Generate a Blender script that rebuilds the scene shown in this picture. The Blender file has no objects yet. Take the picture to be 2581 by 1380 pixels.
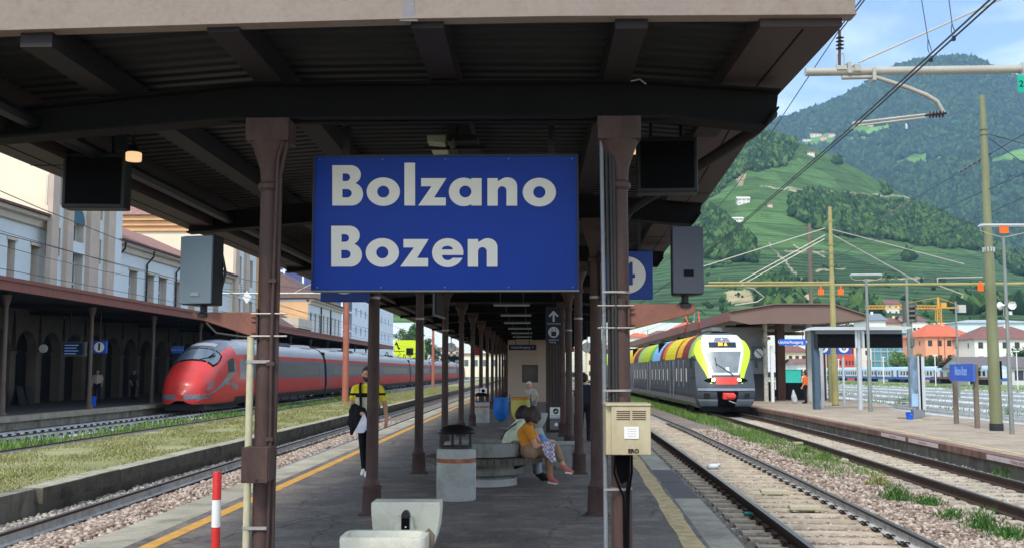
import bpy,bmesh,math,random
import numpy as np
from mathutils import Vector,Matrix,Euler
random.seed(7)
RNG = np.random.default_rng(11)
scene = bpy.context.scene
COL = scene.collection
R = math.radians
# ------------------------------------------------------------------ camera
F_PX,CX,CY = 2600.0,1290.5,690.0
CAM_H = 1.68
PITCH = math.atan(245.0 / F_PX)
YAW = math.atan(57.5 / F_PX * math.cos(PITCH))
cam_data = bpy.data.cameras.new("camera")
cam = bpy.data.objects.new("camera",cam_data)
COL.objects.link(cam)
cam_data.sensor_width = 36.0
cam_data.lens = F_PX / 2581.0 * 36.0
cam_data.clip_start = 0.05
cam_data.clip_end = 20000.0
cam.location = (0,0,CAM_H)
cam.rotation_euler = (math.pi / 2 + PITCH,0,YAW)
scene.camera = cam
# ------------------------------------------------------------------ sky, sun, exposure
SUN_EL, SUN_AZ = R(48), R(202)      # azimuth measured clockwise from +Y
sun_dir = Vector((math.sin(SUN_AZ) * math.cos(SUN_EL),math.cos(SUN_AZ) * math.cos(SUN_EL),math.sin(SUN_EL)))
world = bpy.data.worlds.new("World")
scene.world = world
world.use_nodes = True
wn,wl = world.node_tree.nodes,world.node_tree.links
wn.clear()
w_out = wn.new("ShaderNodeOutputWorld")
w_bg = wn.new("ShaderNodeBackground")
w_sky = wn.new("ShaderNodeTexSky")
w_sky.sky_type = 'NISHITA'
w_sky.sun_disc = False
w_sky.sun_elevation = SUN_EL
w_sky.sun_rotation = SUN_AZ
w_sky.air_density = 1.0
w_sky.dust_density = 0.6
w_sky.ozone_density = 1.5
w_tc = wn.new("ShaderNodeTexCoord")
w_map = wn.new("ShaderNodeMapping")
w_map.inputs['Scale'].default_value = (1.0,1.0,2.6)
w_map.inputs['Location'].default_value = (3.1,0.4,1.7)
w_n = wn.new("ShaderNodeTexNoise")
w_n.inputs['Scale'].default_value = 3.0
w_n.inputs['Detail'].default_value = 9.0
w_n.inputs['Roughness'].default_value = 0.55
w_n.inputs['Distortion'].default_value = 0.4
w_r = wn.new("ShaderNodeValToRGB")
w_r.color_ramp.elements[0].position = 0.38
w_r.color_ramp.elements[0].color = (0.03,0.03,0.03,1)
w_r.color_ramp.elements[1].position = 0.57
w_r.color_ramp.elements[1].color = (0.95,0.95,0.95,1)
w_mix = wn.new("ShaderNodeMix")
w_mix.data_type = 'RGBA'
w_mix.inputs[7].default_value = (6.6,7.4,8.6,1)
wl.new(w_tc.outputs['Generated'],w_map.inputs['Vector'])
wl.new(w_map.outputs['Vector'],w_n.inputs['Vector'])
wl.new(w_n.outputs['Fac'],w_r.inputs['Fac'])
wl.new(w_r.outputs['Color'],w_mix.inputs[0])
wl.new(w_sky.outputs['Color'],w_mix.inputs[6])
wl.new(w_mix.outputs[2],w_bg.inputs['Color'])
w_bg.inputs['Strength'].default_value = 0.12
wl.new(w_bg.outputs['Background'],w_out.inputs['Surface'])
sun_data = bpy.data.lights.new("sun",'SUN')
sun_data.energy = 1.6
sun_data.angle = R(12)
sun_data.color = (1.0,0.95,0.87)
sun = bpy.data.objects.new("sun",sun_data)
COL.objects.link(sun)
sun.location = (0,-20,60)
sun.rotation_euler = sun_dir.to_track_quat('Z','Y').to_euler()
vs = scene.view_settings
scene.display_settings.display_device = 'sRGB'
vs.view_transform = 'Standard'
vs.look = 'None'
vs.gamma = 1.0
vs.use_curve_mapping = False
vs.exposure = 0.95
scene.cycles.use_denoising = True
scene.cycles.max_bounces = 6
scene.cycles.volume_bounces = 0
scene.cycles.transparent_max_bounces = 6
# ------------------------------------------------------------------ pixel -> place
_fwd = Vector((-math.sin(YAW) * math.cos(PITCH),math.cos(YAW) * math.cos(PITCH),math.sin(PITCH)))
_rgt = Vector((math.cos(YAW),math.sin(YAW),0))
_up = _rgt.cross(_fwd)
_C = Vector((0,0,CAM_H))
def ray(px,py):
 return _fwd + _rgt * ((px - CX) / F_PX) - _up * ((py - CY) / F_PX)
def on_z(px,py,z=0.0):
 d = ray(px,py)
 return _C + d * ((z - CAM_H) / d.z)
def on_y(px,py,y):
 d = ray(px,py)
 return _C + d * (y / d.y)
def on_x(px,py,x):
 d = ray(px,py)
 return _C + d * (x / d.x)
def zat(py,y,px=1348):
 """height above the platform seen at picture row py at distance y"""
 return on_y(px,py,y).z
# ------------------------------------------------------------------ materials
def lin(c):
 return tuple((v / 255 / 12.92 if v / 255 <= 0.04045 else ((v / 255 + 0.055) / 1.055) ** 2.4) for v in c)
def mat(name,rgb,rough=0.7,metal=0.0,var=0.15,scale=2.5,fine=0.10,fscale=60.0,bump=0.0,bscale=80.0,
  stretch=(1,1,1),stain=None,stain_amt=0.0,stain_scale=1.2,emit=None,estr=0.0,alpha=None,spec=0.4,
  coat=0.0,rnd=0.0,obj=False,transmission=0.0):
 m = bpy.data.materials.new(name)
 m.use_nodes = True
 nt = m.node_tree
 N,L = nt.nodes,nt.links
 b = N["Principled BSDF"]
 b.inputs['Roughness'].default_value = rough
 b.inputs['Metallic'].default_value = metal
 b.inputs['Specular IOR Level'].default_value = spec
 if coat:
  b.inputs['Coat Weight'].default_value = coat
  b.inputs['Coat Roughness'].default_value = 0.08
 if transmission:
  b.inputs['Transmission Weight'].default_value = transmission
 c = lin(rgb)
 if obj:
  tc = N.new("ShaderNodeTexCoord"); vec = tc.outputs['Object']
 else:
  g = N.new("ShaderNodeNewGeometry"); vec = g.outputs['Position']
 mp = N.new("ShaderNodeMapping"); mp.inputs['Scale'].default_value = stretch
 L.new(vec,mp.inputs['Vector'])
 n1 = N.new("ShaderNodeTexNoise"); n1.inputs['Scale'].default_value = scale
 n1.inputs['Detail'].default_value = 5; n1.inputs['Roughness'].default_value = 0.6
 L.new(mp.outputs['Vector'],n1.inputs['Vector'])
 n2 = N.new("ShaderNodeTexNoise"); n2.inputs['Scale'].default_value = fscale
 n2.inputs['Detail'].default_value = 3
 L.new(mp.outputs['Vector'],n2.inputs['Vector'])
 mr1 = N.new("ShaderNodeMapRange"); mr1.inputs[1].default_value = 0.3; mr1.inputs[2].default_value = 0.7
 mr1.inputs[3].default_value = 1 - var; mr1.inputs[4].default_value = 1 + var
 L.new(n1.outputs['Fac'],mr1.inputs[0])
 mr2 = N.new("ShaderNodeMapRange"); mr2.inputs[1].default_value = 0.3; mr2.inputs[2].default_value = 0.7
 mr2.inputs[3].default_value = 1 - fine; mr2.inputs[4].default_value = 1 + fine
 L.new(n2.outputs['Fac'],mr2.inputs[0])
 mul = N.new("ShaderNodeMath"); mul.operation = 'MULTIPLY'
 L.new(mr1.outputs[0],mul.inputs[0]); L.new(mr2.outputs[0],mul.inputs[1])
 val = mul.outputs[0]
 if rnd:
  oi = N.new("ShaderNodeObjectInfo")
  mr3 = N.new("ShaderNodeMapRange"); mr3.inputs[3].default_value = 1 - rnd; mr3.inputs[4].default_value = 1 + rnd
  L.new(oi.outputs['Random'],mr3.inputs[0])
  m3 = N.new("ShaderNodeMath"); m3.operation = 'MULTIPLY'
  L.new(val,m3.inputs[0]); L.new(mr3.outputs[0],m3.inputs[1]); val = m3.outputs[0]
 vm = N.new("ShaderNodeVectorMath"); vm.operation = 'SCALE'
 vm.inputs[0].default_value = c
 L.new(val,vm.inputs['Scale'])
 colour = vm.outputs['Vector']
 if stain is not None:
  n3 = N.new("ShaderNodeTexNoise"); n3.inputs['Scale'].default_value = stain_scale
  n3.inputs['Detail'].default_value = 7; n3.inputs['Roughness'].default_value = 0.7
  L.new(mp.outputs['Vector'],n3.inputs['Vector'])
  mr = N.new("ShaderNodeMapRange"); mr.inputs[1].default_value = 0.48; mr.inputs[2].default_value = 0.68
  mr.inputs[3].default_value = 0; mr.inputs[4].default_value = stain_amt
  L.new(n3.outputs['Fac'],mr.inputs[0])
  mx = N.new("ShaderNodeMix"); mx.data_type = 'RGBA'
  L.new(mr.outputs[0],mx.inputs[0]); L.new(colour,mx.inputs[6])
  mx.inputs[7].default_value = (*lin(stain),1)
  colour = mx.outputs[2]
 L.new(colour,b.inputs['Base Color'])
 if bump:
  n4 = N.new("ShaderNodeTexNoise"); n4.inputs['Scale'].default_value = bscale
  n4.inputs['Detail'].default_value = 4
  L.new(mp.outputs['Vector'],n4.inputs['Vector'])
  bp = N.new("ShaderNodeBump"); bp.inputs['Strength'].default_value = bump
  bp.inputs['Distance'].default_value = 0.02
  L.new(n4.outputs['Fac'],bp.inputs['Height'])
  L.new(bp.outputs['Normal'],b.inputs['Normal'])
 if emit is not None:
  b.inputs['Emission Color'].default_value = (*lin(emit),1)
  b.inputs['Emission Strength'].default_value = estr
 if alpha is not None:
  b.inputs['Alpha'].default_value = alpha
 m.diffuse_color = (*c,1)
 return m
# ------------------------------------------------------------------ mesh builder
class MB:
 def __init__(self):
  self.v,self.f,self.m = [],[],[]
 def add(self,verts,faces,mi=0):
  o = len(self.v)
  self.v.extend([tuple(p) for p in verts])
  for fc in faces:
   self.f.append(tuple(i + o for i in fc)); self.m.append(mi)
  return self
 def box(self,x0,x1,y0,y1,z0,z1,mi=0):
  vs_ = [(x0,y0,z0),(x1,y0,z0),(x1,y1,z0),(x0,y1,z0),(x0,y0,z1),(x1,y0,z1),(x1,y1,z1),(x0,y1,z1)]
  return self.add(vs_,[(0,3,2,1),(4,5,6,7),(0,1,5,4),(1,2,6,5),(2,3,7,6),(3,0,4,7)],mi)
 def obox(self,c,s,rz=0.0,rx=0.0,ry=0.0,mi=0):
  M = Matrix.Translation(Vector(c)) @ Euler((rx,ry,rz)).to_matrix().to_4x4()
  hx,hy,hz = s[0] / 2,s[1] / 2,s[2] / 2
  vs_ = [M @ Vector(p) for p in [(-hx,-hy,-hz),(hx,-hy,-hz),(hx,hy,-hz),(-hx,hy,-hz),(-hx,-hy,hz),(hx,-hy,hz),(hx,hy,hz),(-hx,hy,hz)]]
  return self.add(vs_,[(0,3,2,1),(4,5,6,7),(0,1,5,4),(1,2,6,5),(2,3,7,6),(3,0,4,7)],mi)
 def bar(self,p,q,w,h=None,mi=0):
  h = h or w
  p,q = Vector(p),Vector(q)
  d = (q - p).normalized()
  up = Vector((0,0,1)) if abs(d.z) < 0.95 else Vector((0,1,0))
  s = d.cross(up).normalized(); u = s.cross(d)
  vs_ = []
  for c in (p,q):
   for a,b in ((-1,-1),(1,-1),(1,1),(-1,1)):
    vs_.append(c + s * (a * w / 2) + u * (b * h / 2))
  return self.add(vs_,[(0,1,2,3),(7,6,5,4),(0,4,5,1),(1,5,6,2),(2,6,7,3),(3,7,4,0)],mi)
 def tube(self,pts,r,n=8,caps=True,mi=0):
  pts = [Vector(p) for p in pts]
  k = len(pts)
  rs = r if isinstance(r,(list,tuple)) else [r] * k
  vs_,fs = [],[]
  ref = None
  for i,p in enumerate(pts):
   d = (pts[min(i + 1,k - 1)] - pts[max(i - 1,0)]).normalized()
   if ref is None:
    ref = Vector((0,0,1)) if abs(d.z) < 0.9 else Vector((1,0,0))
   s = d.cross(ref)
   if s.length < 1e-6:
    s = d.cross(Vector((0.3,1,0.2)))
   s.normalize(); u = s.cross(d).normalized(); ref = u
   for j in range(n):
    a = 2 * math.pi * j / n
    vs_.append(p + (s * math.cos(a) + u * math.sin(a)) * rs[i])
  for i in range(k - 1):
   for j in range(n):
    j2 = (j + 1) % n
    fs.append((i * n + j,i * n + j2,(i + 1) * n + j2,(i + 1) * n + j))
  if caps:
   fs.append(tuple(range(n - 1,-1,-1))); fs.append(tuple((k - 1) * n + j for j in range(n)))
  return self.add(vs_,fs,mi)
 def lathe(self,prof,c=(0,0,0),n=20,caps=True,mi=0,a0=0.0,a1=2 * math.pi):
  full = abs(a1 - a0 - 2 * math.pi) < 1e-6
  m_ = n if full else n + 1
  vs_,fs = [],[]
  for (r,z) in prof:
   for j in range(m_):
    a = a0 + (a1 - a0) * j / n
    vs_.append((c[0] + r * math.cos(a),c[1] + r * math.sin(a),c[2] + z))
  for i in range(len(prof) - 1):
   for j in range(n):
    j2 = (j + 1) % m_
    fs.append((i * m_ + j,i * m_ + j2,(i + 1) * m_ + j2,(i + 1) * m_ + j))
  if caps and full:
   if prof[0][0] > 1e-5: fs.append(tuple(range(m_ - 1,-1,-1)))
   if prof[-1][0] > 1e-5: fs.append(tuple((len(prof) - 1) * m_ + j for j in range(m_)))
  return self.add(vs_,fs,mi)
 def prism(self,poly,o,ux,uy,depth,mi=0):
  """2D polygon in the plane o + a*ux + b*uy, extruded by the vector depth"""
  o,ux,uy,d = Vector(o),Vector(ux),Vector(uy),Vector(depth)
  n = len(poly)
  vs_ = [o + ux * a + uy * b for a,b in poly] + [o + ux * a + uy * b + d for a,b in poly]
  fs = [tuple(range(n - 1,-1,-1)),tuple(range(n,2 * n))]
  for i in range(n):
   j = (i + 1) % n
   fs.append((i,j,n + j,n + i))
  return self.add(vs_,fs,mi)
 def grid(self,rows,mi=0,close=False):
  k = len(rows[0])
  vs_ = [p for r_ in rows for p in r_]
  fs = []
  for i in range(len(rows) - 1):
   for j in range(k - 1 + (1 if close else 0)):
    j2 = (j + 1) % k
    fs.append((i * k + j,i * k + j2,(i + 1) * k + j2,(i + 1) * k + j))
  return self.add(vs_,fs,mi)
 def sphere(self,c,r,n=10,k=7,mi=0,s=(1,1,1)):
  rows = []
  for i in range(k + 1):
   t = math.pi * i / k
   rows.append([(c[0] + r * s[0] * math.sin(t) * math.cos(2 * math.pi * j / n),c[1] + r * s[1] * math.sin(t) * math.sin(2 * math.pi * j / n),c[2] + r * s[2] * math.cos(t)) for j in range(n)])
  return self.grid(rows,mi,close=True)
 def mesh(self,name,mats):
  me = bpy.data.meshes.new(name)
  me.from_pydata(self.v,[],self.f)
  for mm in (mats if isinstance(mats,(list,tuple)) else [mats]):
   me.materials.append(mm)
  if any(self.m):
   me.polygons.foreach_set("material_index",self.m)
  return me
 def build(self,name,mats,parent=None,smooth=False,bevel=0.0,local=False,fixn=True,**tags):
  me = self.mesh(name,mats)
  if fixn:
   bm = bmesh.new(); bm.from_mesh(me)
   bmesh.ops.recalc_face_normals(bm,faces=bm.faces)
   bm.to_mesh(me); bm.free()
  if smooth:
   me.polygons.foreach_set("use_smooth",[True] * len(me.polygons))
   me.set_sharp_from_angle(angle=R(38))
  o = link(name,me,parent,local)
  if bevel:
   md = o.modifiers.new("bevel",'BEVEL'); md.width = bevel; md.segments = 2
   md.limit_method = 'ANGLE'; md.angle_limit = R(40)
  tag(o,**tags)
  return o
def tag(o,label=None,cat=None,group=None,kind=None):
 if label: o["label"] = label
 if cat: o["category"] = cat
 if group: o["group"] = group
 if kind: o["kind"] = kind
 return o
def root_origin(o):
 m_ = Matrix.Identity(4)
 while o is not None:
  m_ = o.matrix_basis @ m_ if o.parent is None else o.matrix_parent_inverse @ o.matrix_basis @ m_
  o = o.parent
 return m_
def link(name,me,parent=None,local=False):
 o = bpy.data.objects.new(name,me)
 COL.objects.link(o)
 if parent is not None:
  o.parent = parent
  if not local:
   o.matrix_parent_inverse = root_origin(parent).inverted()
 return o
def thing(name,loc,label,cat,group=None,rz=0.0):
 o = bpy.data.objects.new(name,None)
 COL.objects.link(o)
 o.empty_display_size = 0.2
 o.location = loc
 o.rotation_euler = (0,0,rz)
 tag(o,label,cat,group)
 return o
def copy_tree(src,loc=None,rz=None,label=None,parent=None):
 kids = [c for c in list(src.children)]
 c = src.copy(); COL.objects.link(c)
 if parent is not None:
  c.parent = parent
 if loc is not None: c.location = loc
 if rz is not None: c.rotation_euler = (0,0,rz)
 if label: c["label"] = label
 for k in kids:
  copy_tree(k,parent=c)
 return c
def share(name,me,parent,loc,rz=0.0,local=True,scale=None):
 o = bpy.data.objects.new(name,me); COL.objects.link(o)
 o.parent = parent
 if not local:
  o.matrix_parent_inverse = root_origin(parent).inverted()
 o.location = loc
 o.rotation_euler = (0,0,rz)
 if scale: o.scale = scale
 return o
def text_mesh(s,size,depth=0.004,align='CENTER',bold=0.0,spacing=1.0):
 cu = bpy.data.curves.new("text",'FONT')
 cu.body = s; cu.size = size; cu.extrude = depth / 2; cu.align_x = align; cu.align_y = 'CENTER'
 cu.offset = bold; cu.space_character = spacing; cu.resolution_u = 4
 o = bpy.data.objects.new("text",cu); COL.objects.link(o)
 dg = bpy.context.evaluated_depsgraph_get()
 me = bpy.data.meshes.new_from_object(o.evaluated_get(dg))
 bpy.data.objects.remove(o); bpy.data.curves.remove(cu)
 return me
def text(s,size,loc,material,parent,rz=0.0,tilt=math.pi / 2,depth=0.004,name="lettering",bold=0.0,align='CENTER',spacing=1.0,xs=1.0,local=False):
 """lettering standing upright, reading from -Y when rz = 0"""
 me = text_mesh(s,size,depth,align,bold,spacing)
 me.name = name
 me.materials.clear(); me.materials.append(material)
 me.transform(Matrix.Diagonal((xs,1,1,1)))
 me.transform(Matrix.Translation(Vector(loc)) @ Euler((tilt,0,rz)).to_matrix().to_4x4())
 return link(name,me,parent,local)
def fast_mesh(name,verts,faces,mats,parent=None,mi=None,smooth=False,**tags):
 """numpy verts (n,3) and faces (m,k)"""
 me = bpy.data.meshes.new(name)
 n,(m_,k) = len(verts),faces.shape
 me.vertices.add(n); me.vertices.foreach_set("co",np.ascontiguousarray(verts,dtype=np.float32).ravel())
 me.loops.add(m_ * k); me.loops.foreach_set("vertex_index",np.ascontiguousarray(faces,dtype=np.int32).ravel())
 me.polygons.add(m_)
 me.polygons.foreach_set("loop_start",np.arange(0,m_ * k,k,dtype=np.int32))
 for mm in (mats if isinstance(mats,(list,tuple)) else [mats]):
  me.materials.append(mm)
 if mi is not None: me.polygons.foreach_set("material_index",np.asarray(mi,dtype=np.int32))
 if smooth: me.polygons.foreach_set("use_smooth",np.ones(m_,dtype=bool))
 me.update(calc_edges=True); me.validate()
 o = link(name,me,parent)
 tag(o,**tags)
 return o
def interp(x,xs,ys):
 return float(np.interp(x,xs,ys))
# ================================================================== SETTING
ZR, ZS, ZB, ZG = -0.35, -0.52, -0.56, -0.68      # rail head, sleeper top, ballast, ground
X_T3 = lambda y: interp(y,[-20,10,25,50,300],[-5.9,-5.95,-6.17,-6.3,-6.3])
X_T4 = lambda y: interp(y,[-20,0,10,13,20,27,36,50,80,400],[2.5,3.35,3.86,4.0,4.27,4.5,4.75,4.93,5.0,5.0])
X_T5 = lambda y: interp(y,[-20,0,15,19,30,45,60,400],[5.6,6.9,7.98,8.2,8.76,9.32,9.5,9.6])
X_EDGE_R = lambda y: X_T4(y) - 1.85           # right edge of the island platform
X_EDGE_L = lambda y: -4.45
X_P5 = lambda y: X_T5(y) + 1.6                # near edge of the platform beyond
X_P5_FAR = lambda y: interp(y,[-20,48,58,400],[16.9,16.7,19.6,19.6])
m_asphalt = mat("asphalt",(108,100,93),0.7,var=0.28,scale=0.8,fine=0.3,fscale=26,bump=0.5,bscale=30,
    stretch=(0.8,1.0,1),stain=(150,138,122),stain_amt=0.8,stain_scale=2.2,spec=0.3)
def add_cracks(m,scale,width,dark):
 N,L = m.node_tree.nodes,m.node_tree.links
 b_ = N["Principled BSDF"]
 src = b_.inputs['Base Color'].links[0].from_socket
 g_ = N.new("ShaderNodeNewGeometry")
 nz_ = N.new("ShaderNodeTexNoise"); nz_.inputs['Scale'].default_value = 2.5; nz_.inputs['Detail'].default_value = 5
 L.new(g_.outputs['Position'],nz_.inputs['Vector'])
 ad = N.new("ShaderNodeVectorMath"); ad.operation = 'MULTIPLY_ADD'; ad.inputs[1].default_value = (0.5,0.5,0.0)
 L.new(nz_.outputs['Color'],ad.inputs[0]); L.new(g_.outputs['Position'],ad.inputs[2])
 vo = N.new("ShaderNodeTexVoronoi"); vo.feature = 'DISTANCE_TO_EDGE'; vo.inputs['Scale'].default_value = scale
 L.new(ad.outputs[0],vo.inputs['Vector'])
 mr_ = N.new("ShaderNodeMapRange"); mr_.inputs[1].default_value = 0.0; mr_.inputs[2].default_value = width
 mr_.inputs[3].default_value = dark; mr_.inputs[4].default_value = 1.0
 L.new(vo.outputs['Distance'],mr_.inputs[0])
 vm_ = N.new("ShaderNodeVectorMath"); vm_.operation = 'SCALE'
 L.new(src,vm_.inputs[0]); L.new(mr_.outputs[0],vm_.inputs['Scale'])
 L.new(vm_.outputs[0],b_.inputs['Base Color'])
add_cracks(m_asphalt,0.55,0.012,0.45)
m_edge = mat("edge_concrete",(172,165,146),0.85,var=0.16,scale=1.5,fine=0.12,fscale=50,bump=0.4,bscale=40,
    stain=(92,90,78),stain_amt=0.65,stain_scale=1.3,rnd=0.12)
m_edge_dark = mat("edge_asphalt_patch",(94,91,90),0.8,var=0.1,bump=0.3)
m_yellow = mat("yellow_line_paint",(214,158,62),0.7,var=0.12,scale=4,fine=0.1,stain=(126,108,80),stain_amt=0.55,stain_scale=5.0)
m_yellow_old = mat("worn_yellow_line_paint",(208,182,128),0.7,var=0.14,scale=4,fine=0.1,stain=(118,102,76),stain_amt=0.95,stain_scale=5.5,stretch=(1,1.6,1))
m_ballast = mat("ballast_base",(126,112,100),0.95,var=0.2,scale=1.4,fine=0.35,fscale=22,bump=1.0,bscale=24)
m_ballast_grey = mat("ballast_grey",(150,147,140),0.95,var=0.2,scale=1.4,fine=0.35,fscale=22,bump=1.0,bscale=24)
m_ballast_pale = mat("ballast_pale",(200,204,204),0.95,var=0.15,scale=0.5,fine=0.3,fscale=9,bump=1.0,bscale=12)
m_rust = mat("rail_rust",(74,56,46),0.75,metal=0.2,var=0.2,scale=6,fine=0.2)
m_railtop = mat("rail_running_surface",(120,118,116),0.28,metal=0.85,var=0.1,fine=0.05)
m_railwhite = mat("rail_white_paint",(198,198,196),0.6,var=0.12,scale=5,stain=(120,108,98),stain_amt=0.6,stain_scale=4)
m_sleeper = mat("sleeper_concrete",(186,172,150),0.9,var=0.14,scale=3,fine=0.15,bump=0.5,bscale=30,stain=(120,104,90),stain_amt=0.7,stain_scale=4,rnd=0.1)
m_clip = mat("clip_iron",(52,46,44),0.6,metal=0.5,var=0.2)
m_wallstone = mat("platform_wall_stone",(128,122,108),0.9,var=0.25,scale=2.2,fine=0.2,bump=0.8,bscale=14,stretch=(1,1,0.5),stain=(66,62,54),stain_amt=0.85,stain_scale=2.4)
m_moss = mat("mossy_kerb_face",(96,90,78),0.95,var=0.25,scale=3,fine=0.25,bump=0.8,bscale=18,stain=(48,46,40),stain_amt=0.9,stain_scale=2.0,rnd=0.12)
m_kerbtop = mat("pale_kerb_top",(164,158,138),0.9,var=0.18,scale=3,fine=0.2,bump=0.5,stain=(110,112,70),stain_amt=0.7,stain_scale=2)
m_brownedge = mat("rust_streaked_edge",(124,92,80),0.85,var=0.35,scale=9,fine=0.25,stretch=(1,1,0.12),bump=0.3,stain=(70,52,48),stain_amt=0.8,stain_scale=6,rnd=0.15)
m_gravel_top = mat("gravelly_asphalt",(164,148,128),0.95,var=0.14,scale=1.0,fine=0.25,fscale=28,bump=0.5,bscale=30,stain=(118,106,92),stain_amt=0.6,stain_scale=0.8)
m_lawn = mat("lawn_soil",(132,132,84),0.95,var=0.25,scale=0.8,fine=0.3,fscale=25,bump=0.8,bscale=20,stain=(168,160,128),stain_amt=0.85,stain_scale=0.5)
m_ground = mat("valley_ground",(124,136,92),0.95,var=0.2,scale=0.09,fine=0.3,fscale=1.6,bump=0.6,bscale=3,stain=(176,172,156),stain_amt=0.85,stain_scale=0.07)
def ys(a,b,step):
 n = max(2,int(round((b - a) / step)) + 1)
 return [a + (b - a) * i / (n - 1) for i in range(n)]
# --- one sheet of ground out to the horizon
g = MB()
g.grid([[(x,y,ZG) for x in (-5000,-600,-60,60,600,5000)] for y in (-450,-60,60,600,2500,5000)])
g.build("ground",m_ground,kind="structure")
def sheet(name,xl,xr,y0,y1,z,material,step=4.0,parent=None,nx=1,**tags):
 b = MB()
 rows = []
 for y in ys(y0,y1,step):
  a,c = xl(y),xr(y)
  rows.append([(a + (c - a) * i / nx,y,z) for i in range(nx + 1)])
 b.grid(rows)
 return b.build(name,material,parent,**tags)
sheet("ballast",X_EDGE_R,X_P5,-10,300,ZB,m_ballast,kind="structure")
sheet("ballast",lambda y: X_T5(y) - 1.25,lambda y: X_T5(y) + 1.5,-10,300,ZB + 0.006,m_ballast_grey,kind="structure")
sheet("ballast",lambda y: -7.6,X_EDGE_L,-10,300,ZB,m_ballast,kind="structure")
sheet("ballast",lambda y: -19.2,lambda y: -11.4,-10,320,ZB,m_ballast,kind="structure")
sheet("ballast",lambda y: -18.9,lambda y: -16.0,-10,320,ZB + 0.006,m_ballast_pale,kind="structure")
for k,(xa,xb) in enumerate(((19.8,23.0),(24.6,28.4),(30.5,33.6),(36.0,39.5),(42.0,46.0),(50,55))):
 sheet("ballast",lambda y,a=xa: a + 0.02 * (y - 40),lambda y,b_=xb: b_ + 0.02 * (y - 40),5,420,ZG + 0.02 + 0.002 * k,m_ballast_pale,step=20,kind="structure")
# --- island platform
plat = thing("platform",(-1.2,8,0),"dark asphalt island platform under the brown canopy","platform")
tag(plat,kind="structure")
b = MB()
rows_t = []
for y in ys(-4,170,2.0):
 xl,xr = X_EDGE_L(y) + 0.5,X_EDGE_R(y) - 0.34
 rows_t.append([(xl + (xr - xl) * i / 4,y,0.0) for i in range(5)])
b.grid(rows_t)
b.build("asphalt_surface",m_asphalt,plat)
b = MB()
for side in (-1,1):
 fx = X_EDGE_L if side < 0 else X_EDGE_R
 b.grid([[(fx(y) - side * 0.06,y,-0.15),(fx(y) - side * 0.06,y,ZG)] for y in ys(-4,170,2.0)])
b.build("retaining_wall",m_wallstone,plat)
def edge_row(parent,fx,side,y0,y1,length,width,zt,thick,materials,pick,name="edge_stone",beyond=170):
 yy = y0
 i = 0
 meshes = {}
 while yy < y1:
  y2 = yy + length
  xa,xb = fx(yy),fx(y2)
  L_ = math.hypot(xb - xa,length)
  k = pick(i,yy)
  if k not in meshes:
   mb = MB(); mb.box(-width / 2,width / 2,-0.5,0.5,-thick,0)
   meshes[k] = mb.mesh(name,materials[k])
  o = share(name,meshes[k],parent,((xa + xb) / 2 - side * width / 2,(yy + y2) / 2,zt + random.uniform(-0.004,0.003)),math.atan2(-(xb - xa),length),local=False,
     scale=(1,L_ - 0.012,1))
  yy = y2; i += 1
 if beyond > y1:
  mb = MB()
  mb.grid([[(fx(y) - side * width,y,zt - 0.002),(fx(y),y,zt - 0.002),(fx(y),y,zt - thick)] for y in ys(y1,beyond,6)])
  mb.build("far_edge",materials[0],parent)
edge_row(plat,X_EDGE_R,1,-2,46,2.0,0.34,0.0,0.16,[m_edge,m_edge_dark],lambda i,y: 1 if 13.0 < y < 17.5 else 0)
edge_row(plat,X_EDGE_L,-1,-2,46,2.0,0.5,0.0,0.16,[m_edge,m_edge_dark],lambda i,y: 0)
sheet("yellow_line",lambda y: -3.80,lambda y: -3.64,3,170,0.004,m_yellow,2.0,plat)
def wob(y): return 0.012 * math.sin(y * 1.9) + 0.008 * math.sin(y * 4.7)
sheet("yellow_line",lambda y: X_EDGE_R(y) - 0.60 + wob(y),lambda y: X_EDGE_R(y) - 0.39 + wob(y + 1),3,170,0.004,m_yellow_old,0.5,plat)
# --- platform beyond track 5 (lower)
ZP5 = -0.12
p5 = thing("platform",(14,30,ZP5),"pale gravelly outer platform with rust streaked edge and thin yellow line","platform")
tag(p5,kind="structure")
sheet("gravel_surface",lambda y: X_P5(y) + 0.3,X_P5_FAR,-4,220,ZP5,m_gravel_top,3,p5,nx=3)
b = MB()
b.grid([[(X_P5(y) + 0.1,y,ZP5 - 0.13),(X_P5(y) + 0.1,y,ZG)] for y in ys(-4,220,3)])
b.grid([[(X_P5_FAR(y),y,ZP5),(X_P5_FAR(y),y,ZG)] for y in ys(-4,220,3)])
b.build("retaining_wall",m_wallstone,p5)
edge_row(p5,X_P5,-1,6,76,1.0,0.32,ZP5 + 0.002,0.15,[m_brownedge,m_edge],lambda i,y: 1 if (18.5 < y < 19.6 or 8 < y < 16.6) else 0,beyond=220)
m_yl5 = mat("thin_yellow_line_paint",(214,190,104),0.7,var=0.15,scale=3,stain=(160,146,110),stain_amt=0.7,stain_scale=4)
sheet("yellow_line",lambda y: X_P5(y) + 0.62,lambda y: X_P5(y) + 0.70,4,200,ZP5 + 0.004,m_yl5,2,p5)
sheet("pale_far_strip",lambda y: X_P5_FAR(y) - 0.35,lambda y: X_P5_FAR(y) - 0.02,4,200,ZP5 + 0.004,m_edge,3,p5)
m_plate = mat("enamel_notice",(206,190,184),0.5,var=0.08)
m_redink = mat("notice_ink",(150,84,74),0.6,var=0.1)
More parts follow.
